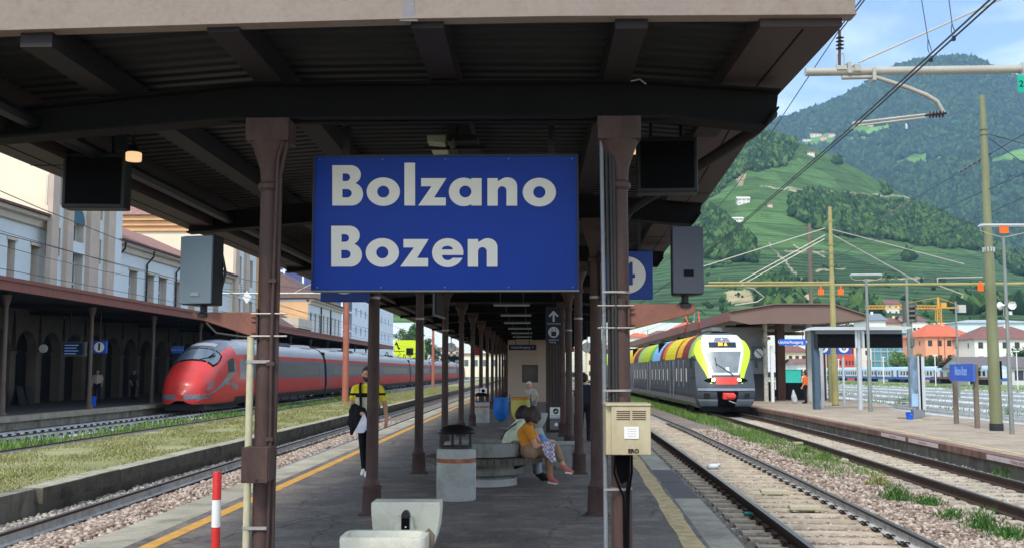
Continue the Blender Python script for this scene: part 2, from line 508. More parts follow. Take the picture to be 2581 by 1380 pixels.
for (ya,yb) in ((29.3,31.6),(26.6,29.0),(19.7,23.4)):
 mb = MB(); xa,xb = X_P5(ya) - 0.004,X_P5(yb) - 0.004
 mb.bar((xa,ya,ZP5 - 0.075),(xb,yb,ZP5 - 0.075),0.006,0.11)
 sn = mb.build("notice_plate",m_plate,p5)
 text("Vietato attraversare",0.075 * (yb - ya) / 2.6,((xa + xb) / 2 - 0.006,(ya + yb) / 2,ZP5 - 0.075),m_redink,p5,rz=-math.pi / 2 - math.atan2(xb - xa,yb - ya),depth=0.002,spacing=1.2)
# --- grassy middle platform on the left
pg = thing("platform",(-9.5,30,-0.1),"grassy disused platform strip with mossy concrete kerb","platform")
tag(pg,kind="structure")
sheet("lawn_surface",lambda y: -11.5,lambda y: -7.95,-4,260,-0.11,m_lawn,4,pg,nx=3)
kb = {}
yy = 4.0
i = 0
while yy < 70:
 for nm,mtl,w_,zt,th,dx in (("kerb_stone",m_moss,0.34,-0.115,0.24,0.0),("kerb_top",m_kerbtop,0.36,-0.10,0.014,0.0)):
  if (nm) not in kb:
   mb = MB(); mb.box(-w_ / 2,w_ / 2,-0.5,0.5,-th,0); kb[nm] = mb.mesh(nm,mtl)
  if 14.1 < yy < 15.6: continue
  share(nm,kb[nm],pg,(-7.6 - w_ / 2 + random.uniform(-0.012,0.012),yy + 0.75,zt + random.uniform(-0.006,0.006)),random.uniform(-0.006,0.006),local=False,scale=(1,1.49,1))
 yy += 1.5; i += 1
b = MB()
b.grid([[(-7.94,y,-0.112),(-7.72,y,-0.125),(-7.72,y,ZG)] for y in ys(-4,260,6)])
b.grid([[(-7.6,y,-0.1),(-7.6,y,-0.36),] for y in ys(70,260,6)])
b.grid([[(-7.96,y,-0.104),(-7.6,y,-0.1)] for y in ys(70,260,6)])
b.grid([[(-11.5,y,-0.11),(-11.5,y,ZG)] for y in ys(-4,260,6)])
b.build("retaining_wall",m_wallstone,pg)
m_oldsign = mat("faded_kerb_notice",(120,96,78),0.8,var=0.3,scale=8,stain=(70,60,50),stain_amt=0.7,stain_scale=6)
mb = MB(); mb.box(-7.605,-7.585,12.45,14.05,-0.30,-0.13)
mb.build("notice_plate",m_oldsign,pg)
text("Vietato attraversare i binari",0.10,(-7.578,13.25,-0.215),m_redink,pg,rz=math.pi / 2,depth=0.002)
# --- station platform on the far left
p1 = thing("platform",(-22,45,0.05),"shaded station platform with pale stone edge below the arcade","platform")
tag(p1,kind="structure")
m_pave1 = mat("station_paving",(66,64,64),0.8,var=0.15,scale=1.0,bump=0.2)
m_edge1 = mat("station_platform_edge",(150,142,124),0.85,var=0.15,scale=2,stain=(104,98,86),stain_amt=0.6)
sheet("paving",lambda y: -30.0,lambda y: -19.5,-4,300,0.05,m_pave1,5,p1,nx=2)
b = MB()
b.grid([[(-19.5,y,0.052),(-19.1,y,0.052),(-19.1,y,-0.16)] for y in ys(-4,300,6)])
b.build("stone_edge",m_edge1,p1)
b = MB(); b.grid([[(-19.2,y,-0.15),(-19.2,y,ZG)] for y in ys(-4,300,6)]); b.build("retaining_wall",m_wallstone,p1)
for y in (49.8,52.4):
 mb = MB(); mb.box(-19.1,-19.085,y,y + 2.2,-0.13,0.0); mb.build("notice_plate",m_edge,p1)
# --- tracks
RAIL_PROF = [(-0.036,0.0),(0.036,0.0),(0.036,-0.035),(0.010,-0.048),(0.010,-0.138),(0.07,-0.156),(0.07,-0.172),(-0.07,-0.172),(-0.07,-0.156),(-0.010,-0.138),(-0.010,-0.048),(-0.036,-0.035)]
def rail(parent,fc,off,y0,y1,step,white_left=False,white_right=False,name="rail",allw=False):
 rows,mi = [],[]
 yl = []
 y = y0
 while y < y1:
  yl.append(y); y += step * (1 if y < 60 else 5)
 yl.append(y1)
 for y in yl:
  x = fc(y) + off
  rows.append([(x + a,y,ZR + c) for a,c in RAIL_PROF])
 b = MB()
 b.grid(rows,close=True)
 k = len(RAIL_PROF)
 for q in range(len(b.f)):
  j = q % k
  if j == 0: b.m[q] = 1
  elif white_left and j in (7,8,9,10): b.m[q] = 2
  elif white_right and j in (2,3,4,5): b.m[q] = 2
 return b.build(name,[m_railwhite if allw else m_rust,m_railtop,m_railwhite],parent,fixn=True)
mb = MB()
mb.prism([(-0.15,-0.14),(0.15,-0.14),(0.11,0.0),(-0.11,0.0)],(-1.2,0,0),(0,1,0),(0,0,1),(2.4,0,0))
me_sleeper = mb.mesh("sleeper",m_sleeper)
mb = MB()
mb.tube([(-0.03,-0.05,0.01),(0.02,-0.06,0.05),(0.06,-0.02,0.055),(0.05,0.04,0.05),(0.0,0.05,0.06),(-0.045,0.0,0.04)],0.011,6)
mb.box(-0.02,0.05,-0.05,0.05,0.0,0.022)
mb.lathe([(0.018,0.02),(0.018,0.055),(0.0,0.055)],(0.015,0,0),6)
me_clip = mb.mesh("rail_clip",m_clip)
def track(fc,y0,y1,label,sleepers=None,clips=None,wl=(False,False),wr=(False,False),allw=False):
 t = thing("railway_track",(fc(20),20,ZS),label,"railway track")
 rail(t,fc,-0.7525,y0,y1,0.6,wl[0],wr[0],allw=allw)
 rail(t,fc,0.7525,y0,y1,0.6,wl[1],wr[1],allw=allw)
 if sleepers:
  y = sleepers[0]
  while y < sleepers[1]:
   a = math.atan2(-(fc(y + 0.5) - fc(y - 0.5)),1.0)
   share("sleeper",me_sleeper,t,(fc(y),y,ZS + random.uniform(-0.004,0.0)),a + random.uniform(-0.01,0.01),local=False)
   if clips and clips[0] < y < clips[1]:
    for s in (-0.7525,0.7525):
     for q in (-1,1):
      share("rail_clip",me_clip,t,(fc(y) + s + q * 0.085,y,ZS),a + (0 if q > 0 else math.pi) + random.uniform(-0.1,0.1),local=False)
   y += 0.6
 return t
t4 = track(X_T4,2,260,"railway track right beside the island platform with pale concrete sleepers",(8.0,62),(9.5,44),wl=(False,True))
t5 = track(X_T5,2,300,"rusty dark railway track alongside the outer gravel platform",(12.0,48))
t3 = track(X_T3,2,260,"railway track between the yellow lined platform and the mossy kerb",None,None,wr=(True,False))
track(lambda y: -13.0,2,300,"white painted rails beyond the grassy strip, without a train",wr=(True,True))
t1 = track(lambda y: -17.4,2,300,"white painted railway track that the red train stands on",wr=(True,True))
mb = MB()
for k in range(90):
 y = 30 + k * 0.6
 for s in (-0.7525,0.7525):
  mb.box(-17.4 + s + 0.07,-17.4 + s + 0.16,y - 0.05,y + 0.05,ZS,ZS + 0.07)
mb.build("rail_clips",m_clip,t1,kind="stuff")
for k,x in enumerate((21.4,26.4,32.0,37.7,44.0)):
 track(lambda y,x=x: x + 0.02 * (y - 40),10,420,"pale siding track in the yard beyond the outer platform, %s from that platform" % ("first","second","third","fourth","fifth")[k],wl=(True,True),allw=True)
# --- loose stones
def ico():
 p = (1 + 5 ** 0.5) / 2
 v = np.array([(-1,p,0),(1,p,0),(-1,-p,0),(1,-p,0),(0,-1,p),(0,1,p),(0,-1,-p),(0,1,-p),(p,0,-1),(p,0,1),(-p,0,-1),(-p,0,1)],float)
 v /= np.linalg.norm(v[0])
 f = np.array([(0,11,5),(0,5,1),(0,1,7),(0,7,10),(0,10,11),(1,5,9),(5,11,4),(11,10,2),(10,7,6),(7,1,8),(3,9,4),(3,4,2),(3,2,6),(3,6,8),(3,8,9),(4,9,5),(2,4,11),(6,2,10),(8,6,7),(9,8,1)])
 return v,f
ICO_V,ICO_F = ico()
OCT_V = np.array([(1,0,0),(-1,0,0),(0,1,0),(0,-1,0),(0,0,1),(0,0,-1)],float)
OCT_F = np.array([(0,2,4),(2,1,4),(1,3,4),(3,0,4),(2,0,5),(1,2,5),(3,1,5),(0,3,5)])
def scatter_blobs(pts,size,jitter=0.35,flat=0.75,base=None):
 """pts (n,3), size (n,) -> verts, faces of irregular lumps"""
 n = len(pts)
 bv,bf = base or (ICO_V,ICO_F)
 v = np.repeat(bv[None],n,0)
 v = v * (1 + jitter * RNG.uniform(-1,1,(n,len(bv),1)))
 sc = RNG.uniform(0.7,1.25,(n,1,3)); sc[:,:,2] *= flat
 v = v * sc
 a = RNG.uniform(0,2 * np.pi,n); t = RNG.uniform(-0.6,0.6,n)
 ca,sa,ct,st = np.cos(a),np.sin(a),np.cos(t),np.sin(t)
 x,y,z = v[...,0],v[...,1],v[...,2]
 y,z = y * ct[:,None] - z * st[:,None],y * st[:,None] + z * ct[:,None]
 x,y = x * ca[:,None] - y * sa[:,None],x * sa[:,None] + y * ca[:,None]
 v = np.stack([x,y,z],-1) * size[:,None,None] + pts[:,None,:]
 f = (bf[None] + len(bv) * np.arange(n)[:,None,None]).reshape(-1,3)
 return v.reshape(-1,3),f
def stone_mat(name,c1,c2,c3):
 m = mat(name,c1,0.95,var=0.1,bump=0.3,bscale=60)
 nt = m.node_tree; N,L = nt.nodes,nt.links
 b_ = N["Principled BSDF"]
 gi = N.new("ShaderNodeNewGeometry")
 rp = N.new("ShaderNodeValToRGB")
 e = rp.color_ramp.elements
 e[0].position = 0; e[0].color = (*lin(c1),1)
 e[1].position = 1; e[1].color = (*lin(c3),1)
 q = e.new(0.55); q.color = (*lin(c2),1)
 L.new(gi.outputs['Random Per Island'],rp.inputs['Fac'])
 L.new(rp.outputs['Color'],b_.inputs['Base Color'])
 return m
m_stone = stone_mat("ballast_stone",(112,94,84),(162,142,126),(200,186,170))
m_stone_grey = stone_mat("grey_ballast_stone",(120,114,104),(160,152,140),(192,186,174))
def stones(name,n,fx0,fx1,y0,y1,zf,smin,smax,material,power=1.6):
 u = RNG.uniform(0,1,n)
 y = y0 + (y1 - y0) * u ** power
 t = RNG.uniform(0,1,n)
 xa = np.array([fx0(q) for q in y]); xb = np.array([fx1(q) for q in y])
 x = xa + (xb - xa) * t
 s = RNG.uniform(smin,smax,n)
 z = np.array([zf(a,c) for a,c in zip(x,y)]) + s * 0.25
 v,f = scatter_blobs(np.stack([x,y,z],1),s)
 return fast_mesh(name,v,f,material,kind="stuff")
stones("ballast_stones",15000,lambda y: X_T4(y) + 0.85,lambda y: X_T5(y) - 1.2,9.5,40,lambda x,y: ZB + 0.035 * math.sin(x * 2.1 + y) ** 2 + 0.02,0.022,0.05,m_stone)
stones("ballast_stones",7500,lambda y: X_T4(y) - 0.68,lambda y: X_T4(y) + 0.68,9.5,40,lambda x,y: ZB - 0.008,0.016,0.038,m_stone)
stones("ballast_stones",1500,lambda y: X_EDGE_R(y) + 0.02,lambda y: X_T4(y) - 0.85,9.5,30,lambda x,y: ZB - 0.01,0.016,0.036,m_stone_grey)
stones("ballast_stones",6500,lambda y: X_T5(y) - 1.1,lambda y: X_P5(y),13,42,lambda x,y: ZB + 0.01,0.016,0.036,m_stone_grey)
stones("ballast_stones",11000,lambda y: -6.62,lambda y: -5.3,11,45,lambda x,y: ZB + 0.10 * (1 - abs(x + 5.9) / 1.0),0.02,0.048,m_stone,1.5)
stones("ballast_stones",5500,lambda y: -7.6,lambda y: -6.85,12,50,lambda x,y: ZB + 0.04,0.018,0.045,m_stone_grey,1.5)
# --- grass, lawn and weeds
def grass_mat(name,c1,c2,c3):
 m = stone_mat(name,c1,c2,c3)
 b_ = m.node_tree.nodes["Principled BSDF"]
 b_.inputs['Roughness'].default_value = 0.6
 b_.inputs['Specular IOR Level'].default_value = 0.2
 return m
m_blade = grass_mat("grass_blade_green",(58,92,40),(92,128,58),(140,158,84))
m_blade_dry = grass_mat("grass_blade_yellow",(112,118,66),(142,142,88),(178,170,124))
m_blade_dark = grass_mat("weed_blade_dark",(44,84,38),(70,112,52),(112,142,72))
def blades(x,y,z,h,w,lean=0.35):
 n = len(x)
 a = RNG.uniform(0,2 * np.pi,n); la = RNG.uniform(0,2 * np.pi,n); ll = RNG.uniform(0.05,lean,n) * h
 dx,dy = np.cos(a) * w / 2,np.sin(a) * w / 2
 lx,ly = np.cos(la) * ll,np.sin(la) * ll
 P = lambda px,py,pz: np.stack([px,py,pz],1)
 v = np.stack([P(x - dx,y - dy,z),P(x + dx,y + dy,z),
     P(x + lx * 0.35 - dx * 0.7,y + ly * 0.35 - dy * 0.7,z + h * 0.55),P(x + lx * 0.35 + dx * 0.7,y + ly * 0.35 + dy * 0.7,z + h * 0.55),
     P(x + lx,y + ly,z + h)],1)
 f = np.array([(0,1,3),(0,3,2),(2,3,4)])[None] + 5 * np.arange(n)[:,None,None]
 return v.reshape(-1,3),f.reshape(-1,3)
def clumpy(n,x0,x1,y0,y1,power,freq=0.5,thr=0.4):
 x = RNG.uniform(0,1,3 * n); y = y0 + (y1 - y0) * RNG.uniform(0,1,3 * n) ** power
 xx = x0(y) + (x1(y) - x0(y)) * x
 q = 0.5 + 0.16 * np.sin(xx * freq * 3.1 + y * freq * 1.7) + 0.14 * np.sin(xx * freq * 1.3 - y * freq * 2.3 + 1.2) + 0.13 * np.sin(xx * freq * 5.3 + y * freq * 0.61 + 2.0) + 0.12 * np.sin(-xx * freq * 2.2 + y * freq * 0.37 + 0.5) * np.sin(y * freq * 0.9 + 1.1 * np.sin(xx * freq * 2))
 k = q > thr * RNG.uniform(0.3,1.6,3 * n)
 return xx[k][:n],y[k][:n]
x,y = clumpy(80000,lambda y: -11.5 + 0 * y,lambda y: -7.9 + 0 * y,12,120,1.9,0.7,0.62)
v,f = blades(x,y,np.full(len(x),-0.11),RNG.uniform(0.015,0.045,len(x)) * (1 + y / 60),0.010 * (1 + y / 25),1.2)
fast_mesh("lawn_grass",v,f,m_blade_dry,kind="stuff")
x,y = clumpy(6500,lambda y: -16.3 + 0 * y,lambda y: -14.2 + 0 * y,26,110,1.5,0.35,0.62)
v,f = blades(x,y,np.full(len(x),ZB),RNG.uniform(0.08,0.3,len(x)),0.02 * (1 + y / 40),0.6)
fast_mesh("track_side_grass",v,f,m_blade,kind="stuff")
xx5 = np.vectorize(X_T5); xx4 = np.vectorize(X_T4)
x,y = clumpy(26000,lambda y: xx5(y) - 2.2,lambda y: xx5(y) - 1.05,22,95,1.5,0.25,0.4)
k = RNG.uniform(0,1,len(x)) < np.clip((y - 22) / 9,0.12,1)
v,f = blades(x[k],y[k],np.full(k.sum(),ZB),RNG.uniform(0.05,0.26,k.sum()),0.008 * (1 + y[k] / 25),0.8)
fast_mesh("track_side_grass",v,f,m_blade,kind="stuff")
x,y = clumpy(60000,lambda y: 17.4 + 0 * y,lambda y: 70 + 0 * y,22,230,1.5,0.21,0.75)
k = np.abs(((x - 0.02 * (y - 40) - 21.4 + 2.8) % 5.6) - 2.8) > 1.3
x,y = x[k],y[k]
v,f = blades(x,y,np.full(len(x),ZG),RNG.uniform(0.08,0.32,len(x)),0.016 * (1 + y / 40),0.7)
fast_mesh("yard_grass",v,f,m_blade,kind="stuff")
def weed(px,py,spread,h,n,material,label,z=ZB):
 p = on_z(px,py,z)
 a = RNG.uniform(0,2 * np.pi,n); r_ = spread * np.abs(RNG.normal(0,0.5,n))
 x,y = p.x + r_ * np.cos(a),p.y + r_ * np.sin(a)
 hh = h * RNG.uniform(0.3,1.0,n) * np.exp(-(r_ / spread) ** 2 * 0.6)
 v,f = blades(x,y,np.full(n,z),hh,np.full(n,0.012),0.8)
 s = RNG.uniform(0,1,n)
 # small side leaves along the stems
 k = n * 2
 j = RNG.integers(0,n,k); t = RNG.uniform(0.3,1.0,k)
 v2,f2 = blades(x[j] + RNG.normal(0,0.03,k),y[j] + RNG.normal(0,0.03,k),z + hh[j] * t * 0.8,np.full(k,0.05),np.full(k,0.022),1.2)
 v = np.concatenate([v,v2]); f = np.concatenate([f,f2 + 5 * n])
 o = fast_mesh("weed_clump",v - np.array([p.x,p.y,z]),f,material,label=label,cat="weed",group="weeds growing in the ballast")
 o.location = (p.x,p.y,z)
weed(2262,1268,0.42,0.42,260,m_blade_dark,"dense green weed clump in pinkish ballast with dry stalks behind")
weed(2215,1228,0.45,0.38,130,m_blade_dry,"dry straw coloured weed stalks behind the dense green clump")
weed(2340,1278,0.30,0.28,150,m_blade_dark,"lower green weed tuft right of the dense clump")
weed(2400,1312,0.30,0.26,130,m_blade_dark,"small green weed tuft in pale patch by the dark rail")
weed(2480,1345,0.32,0.50,150,m_blade_dark,"tall twiggy weed bush at the ballast shoulder")
weed(2545,1368,0.45,0.30,260,m_blade_dark,"spreading green weed mat at the foot of the twiggy bush")
weed(2076,1162,0.45,0.30,190,m_blade,"bright green grass tuft left of the pale boulder")
weed(2030,1143,0.40,0.30,150,m_blade,"green grass tuft beside the small wooden cover block")
weed(2555,1200,0.55,0.34,240,m_blade_dark,"green weeds against the outer platform wall beside dark rail")
weed(2280,1018,1.2,0.9,260,m_blade_dark,"leafy bush tuft on the yard side behind the tall totem",ZG)
weed(2540,1055,1.4,0.8,260,m_blade_dark,"leafy bush tuft on the yard side behind the horn loudspeaker pole",ZG)
weed(2120,1000,1.2,0.7,200,m_blade,"grass bush on the yard side beside the olive yellow mast",ZG)
# ================================================================== ISLAND CANOPY
ROW0,BAY,NROW = 7.4,4.95,20
XL,XR0,XR = -1.93,0.61,0.73
Y_END = ROW0 + BAY * (NROW - 1) + 2.0
m_brown = mat("brown_column_paint",(78,59,54),0.6,var=0.14,scale=4,fine=0.1,fscale=70,bump=0.15,bscale=50,stretch=(1,1,0.4),stain=(52,38,34),stain_amt=0.7,stain_scale=5,spec=0.3)
m_brown2 = mat("brown_bracket_paint",(132,84,68),0.55,var=0.12,scale=4,fine=0.08,bump=0.1,stain=(98,66,54),stain_amt=0.5,stain_scale=3)
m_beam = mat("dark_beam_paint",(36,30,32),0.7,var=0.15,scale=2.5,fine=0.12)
m_girder = mat("dark_girder_paint",(21,19,20),0.75,var=0.2,scale=2.5,fine=0.12,spec=0.2)  # plain near-black paint, darker than the purlins
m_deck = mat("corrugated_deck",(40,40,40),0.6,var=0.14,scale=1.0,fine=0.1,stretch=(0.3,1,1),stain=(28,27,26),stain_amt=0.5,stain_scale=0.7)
m_fascia = mat("canopy_fascia_paint",(136,122,112),0.6,var=0.07,scale=1.2,fine=0.06,fscale=30,stain=(120,98,84),stain_amt=0.45,stain_scale=11.0)
m_sealant = mat("grey_joint_cover",(118,114,118),0.6,var=0.15,scale=6)
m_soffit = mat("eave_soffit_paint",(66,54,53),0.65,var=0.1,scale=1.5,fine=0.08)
m_dark = mat("black_plastic",(25,27,31),0.5,var=0.1,fine=0.05)
m_black = mat("matt_black",(12,12,14),0.8,spec=0.1,var=0.1,fine=0.05)
m_white = mat("white_paint",(226,226,222),0.5,var=0.04,fine=0.04)
m_cream = mat("cream_pipe_paint",(186,180,148),0.55,var=0.1,scale=5,stretch=(1,1,0.3),stain=(140,128,100),stain_amt=0.5,stain_scale=4)
m_zinc = mat("zinc_clamp",(160,156,150),0.45,metal=0.5,var=0.1)
m_grey = mat("grey_metal",(126,130,134),0.5,metal=0.3,var=0.1)
m_cable = mat("cable_rubber",(46,44,44),0.6,var=0.1)
def roof_z(x):
 d = abs(x + 0.65)
 return 3.965 - 0.075 * max(0,d - 1.35) - 0.01 * min(d,1.35)
X_EAVE_R = lambda y: interp(y,[5,6.2,7.8,10,13.2,20,30,50,120],[1.90,1.89,1.87,2.0,2.15,2.36,2.65,3.02,3.1])
X_EAVE_L = lambda y: -4.3
canopy = thing("platform_canopy",(-1.2,6.2,0),"long dark brown canopy on cast iron columns over the island platform","canopy")
# corrugated deck, ribs running across
b = MB()
rows = []
y = 6.22
def drow(y,dz): return [(x,y,roof_z(x) + dz) for x in (-4.25,-3.2,-2.0,-0.65,0.7,1.3,X_EAVE_R(y) - 0.05)]
while y < 62:
 rows += [drow(y,0.0),drow(y + 0.085,0.0),drow(y + 0.10,0.04),drow(y + 0.155,0.04)]
 y += 0.17
rows += [drow(y,0.0),drow(Y_END,0.0)]
b.grid(rows)
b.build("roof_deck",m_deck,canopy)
b = MB()
b.grid([[(x,yq,roof_z(x) + 0.14) for x in (-4.25,-2.0,-0.65,0.7,X_EAVE_R(yq) - 0.03)] for yq in ys(6.2,Y_END,5)])
b.build("roof_covering",m_sealant,canopy)
# front fascia, two panels
def fpt(px,py): return on_y(px,py,6.2)
fz = [(-4.32,fpt(-300,95).z),(fpt(0,87).x,fpt(0,87).z),(fpt(860,62).x,fpt(860,62).z),(fpt(1030,57.5).x,fpt(1030,57.5).z),(fpt(1400,51).x,fpt(1400,51).z),(fpt(2150,47).x,fpt(2150,47).z)]
for (a,c) in ((0,3),(3,5)):
 poly = [(p[0] + (0.0 if i_ else (0.012 if a else 0)),p[1]) for i_,p in enumerate(fz[a:c + 1])]
 poly += [(p[0],p[1] + 0.34) for p in reversed(poly)]
 b = MB(); b.prism(poly,(0,6.14,0),(1,0,0),(0,0,1),(0,0.05,0))
 b.build("front_fascia",m_fascia,canopy,bevel=0.006)
 b = MB()
 for i_ in range(len(fz[a:c + 1]) - 1):
  p,q = fz[a + i_],fz[a + i_ + 1]
  b.bar((p[0],6.19,p[1] + 0.008),(q[0],6.19,q[1] + 0.008),0.12,0.012)
 b.build("fascia_lip",m_fascia,canopy)
xj = fz[3][0]
b = MB()
b.prism([(-0.05,-0.01),(0.065,-0.012),(0.05,0.03),(0.04,0.07),(0.045,0.36),(-0.025,0.36),(-0.02,0.08),(-0.03,0.03)],(xj,6.136,fz[3][1]),(1,0,0),(0,0,1),(0,0.006,0))
b.build("joint_cover",m_sealant,canopy)
b = MB()
for px in (110,870,1970,2130):
 p = fpt(px,-2); b.lathe([(0.02,0),(0.018,0.012),(0.0,0.014)],(0,0,0),8)
 for q in range(len(b.v) - 24,len(b.v)):
  v_ = b.v[q]; b.v[q] = (p.x + v_[0],6.14 - v_[2],p.z + v_[1])
b.build("fascia_bolt",m_sealant,canopy)
# eaves: boxed beams with soffit boards
def eave(fx,side,w,zb,zt,joints,name):
 b = MB()
 rows = []
 for y in ys(6.2,Y_END,1.6):
  xo,xi = fx(y),fx(y) - side * w
  rows.append([(xo,y,zt),(xo,y,zb),(xi,y,zb),(xi,y,zt)])
 b.grid(rows)
 b.add(rows[0],[(0,1,2,3)])
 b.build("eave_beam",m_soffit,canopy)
 b = MB()
 for y in joints:
  b.bar((fx(y) - side * w,y,zb - 0.001),(fx(y) + side * 0.004,y,zb - 0.001),0.012,0.006)
 for y in ys(6.25,40,1.6):
  b.bar((fx(y) - side * w * 0.45,y,zb - 0.001),(fx(y + 1.6) - side * w * 0.45,y + 1.6,zb - 0.001),0.01,0.006)
 b.build("soffit_joint",m_black,canopy)
eave(X_EAVE_R,1,0.50,3.785,3.98,ys(8.2,40,4.0),"r")
eave(X_EAVE_L,-1,0.40,3.43,3.84,ys(8.6,40,4.0),"l")
b = MB(); b.tube([(X_EAVE_L(0) + 0.62,yq,3.50) for yq in ys(6.3,60,6)],0.06,8); b.build("gutter_pipe",m_dark,canopy,smooth=True)
# purlins
for xp in (-3.1,XL,-0.66,0.60):
 b = MB(); zb = min(roof_z(xp - 0.1),roof_z(xp + 0.1)) - 0.175
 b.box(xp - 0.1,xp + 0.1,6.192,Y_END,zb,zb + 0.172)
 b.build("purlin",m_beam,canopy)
# girders, one per row of columns
def girder(y):
 xr = X_EAVE_R(y) - 0.1
 top = [(-4.2,3.56),(-2.05,3.775),(0.8,3.775),(xr,roof_z(xr) - 0.17)]
 bot = [(xr - 0.02,3.56),(xr - 0.12,3.42),(0.95,3.505),(-2.25,3.505),(-4.2,3.34)]
 b = MB()
 b.prism(top + bot,(0,y - 0.02,0),(1,0,0),(0,0,1),(0,0.04,0))
 for q,s in ((bot,1),(top,-1)):
  for p,r_ in zip(q,q[1:]):
   b.bar((p[0],y,p[1] + s * 0.008),(r_[0],y,r_[1] + s * 0.008),0.2,0.016)
 return b
for k in range(NROW):
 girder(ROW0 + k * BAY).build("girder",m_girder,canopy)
# columns
def column_meshes():
 b1 = MB(); b1.lathe([(0.074,0.0),(0.072,1.2),(0.066,3.02)],(0,0,0),18)
 b2 = MB(); b2.lathe([(0.135,0.0),(0.135,0.03),(0.118,0.045),(0.108,0.30),(0.116,0.312),(0.116,0.33),(0.094,0.345),(0.084,0.39),(0.073,0.42)],(0,0,0),18)
 b2.box(-0.135,0.135,-0.135,0.135,0.0,0.02)
 b3 = MB(); b3.lathe([(0.068,2.98),(0.088,3.0),(0.088,3.03),(0.070,3.05),(0.076,3.14),(0.10,3.22),(0.145,3.34)],(0,0,0),12)
 b3.box(-0.155,0.155,-0.12,0.12,3.34,3.503)
 out = []
 for nm,bb in (("column",b1),("base",b2),("capital",b3)):
  me = bb.mesh(nm,m_brown)
  bm = bmesh.new(); bm.from_mesh(me); bmesh.ops.recalc_face_normals(bm,faces=bm.faces); bm.to_mesh(me); bm.free()
  me.polygons.foreach_set("use_smooth",[True] * len(me.polygons)); me.set_sharp_from_angle(angle=R(38))
  out.append(me)
 return out
me_col,me_base,me_cap = column_meshes()
for k in range(NROW):
 y = ROW0 + k * BAY
 for x in (XL,XR0 if k == 0 else XR):
  c = share("column",me_col,canopy,(x,y,0),local=False)
  share("base",me_base,c,(0,0,0)); share("capital",me_cap,c,(0,0,0))
  if k in (1,2,3):
   bb = MB(); bb.lathe([(0.075,2.545),(0.075,2.575)],(x,y,0),14,caps=False); bb.build("cable_band",m_zinc,canopy)
# sloping rain pipe from the eave to the second column
b = MB(); b.tube([on_y(1945,285,7.7),on_y(1900,330,8.0),on_y(1590,528,11.9),(XR + 0.05,12.25,3.0)],0.05,10)
b.build("rain_pipe",m_beam,canopy,smooth=True)
b = MB(); b.box(1.30,1.5,7.9,8.4,3.60,3.74); b.build("cable_tray",m_beam,canopy)
b = MB(); b.tube([on_y(1590,205,7.3),on_y(1612,200,7.28),on_y(1628,212,7.3)],0.006,6); b.build("loose_cable",m_zinc,canopy)
# ------------------------------------------------------------------ front posts: pipes, cables, boxes
dp = thing("drain_pipe",(XL - 0.13,7.32,0),"cream drain pipe strapped to the near left column","pipe")
xpipe = XL - 0.098
b = MB(); b.tube([(xpipe,7.34,0.0),(xpipe,7.34,zat(846,7.34))],0.026,12); b.build("pipe",m_cream,dp,smooth=True)
for py in (910,1333):
 z = zat(py,7.3)
 b = MB(); b.lathe([(0.031,-0.011),(0.031,0.011)],(xpipe,7.34,z),14); b.box(xpipe,XL + 0.05,7.31,7.323,z - 0.011,z + 0.011); b.build("clamp",m_zinc,dp)
cd = thing("cable_conduit",(XL + 0.09,7.3,0),"thin brown conduit running up the near left column","conduit")
b = MB(); b.tube([(XL + 0.06,7.31,0.0),(XL + 0.066,7.31,1.0),(XL + 0.06,7.30,1.9),(XL + 0.066,7.31,2.6),(XL + 0.075,7.31,3.2),(XL + 0.14,7.32,3.5)],0.011,8)
b.tube([(XL + 0.085,7.35,0.0),(XL + 0.086,7.35,3.1),(XL + 0.15,7.35,3.45)],0.016,8)
b.build("tube",m_brown,cd,smooth=True)
for py in (705,1107,915):
 z = zat(py,7.28); b = MB(); b.box(XL + 0.03,XL + 0.085,7.29,7.335,z - 0.013,z + 0.013); b.build("bracket",m_brown,cd)
cx_,cz0,cz1 = on_y(652,1170,7.2).x,zat(1213,7.2),zat(1126,7.2)
jb = thing("junction_box",(cx_,7.2,cz0),"brown metal junction box on the near left column","junction box")
b = MB(); b.box(cx_ - 0.105,cx_ + 0.085,7.16,7.31,cz0,cz1); b.build("case",m_brown,jb,bevel=0.008)
b = MB(); b.box(cx_ - 0.108,cx_ + 0.075,7.148,7.158,cz0 - 0.008,cz1 + 0.003); b.build("cover",m_brown,jb,bevel=0.004)
b = MB(); b.box(cx_ - 0.008,cx_ + 0.01,7.143,7.15,cz0 + 0.004,cz0 + 0.02); b.build("latch",m_beam,jb)
cr = thing("cable_bundle",(XR0 - 0.06,7.28,0),"black cables and conduit strapped up the near right column","cables")
for i_,(dx,r_,y_) in enumerate(((-0.115,0.016,7.36),(-0.082,0.012,7.34),(-0.055,0.012,7.325),(-0.035,0.010,7.318))):
 b = MB(); b.tube([(XR0 + dx,y_,1.2 if i_ else 0.0),(XR0 + dx,y_,2.2),(XR0 + dx - 0.01,y_,3.45)],r_,8); b.build("cable",m_cable if i_ else m_grey,cr,smooth=True)
for i_,pts in enumerate(([(0.565,7.29,1.13),(0.55,7.28,0.98),(0.585,7.28,0.88),(0.615,7.30,0.82),(0.618,7.31,0.3),(0.618,7.31,0.0)],
       [(0.655,7.28,1.13),(0.652,7.27,0.98),(0.636,7.29,0.84),(0.634,7.315,0.6),(0.634,7.315,0.0)],
       [(0.675,7.29,1.13),(0.672,7.28,0.98),(0.652,7.30,0.84),(0.648,7.325,0.6),(0.648,7.325,0.0)])):
 b = MB(); b.tube(pts,0.008,8); b.build("cable",m_black,cr,smooth=True)
b = MB(); b.prism([(0.56,1.12),(0.67,1.12),(0.662,1.02),(0.645,0.92),(0.60,0.90),(0.57,0.98)],(0,7.318,0),(1,0,0),(0,0,1),(0,0.008,0)); b.build("back_plate",m_black,cr)
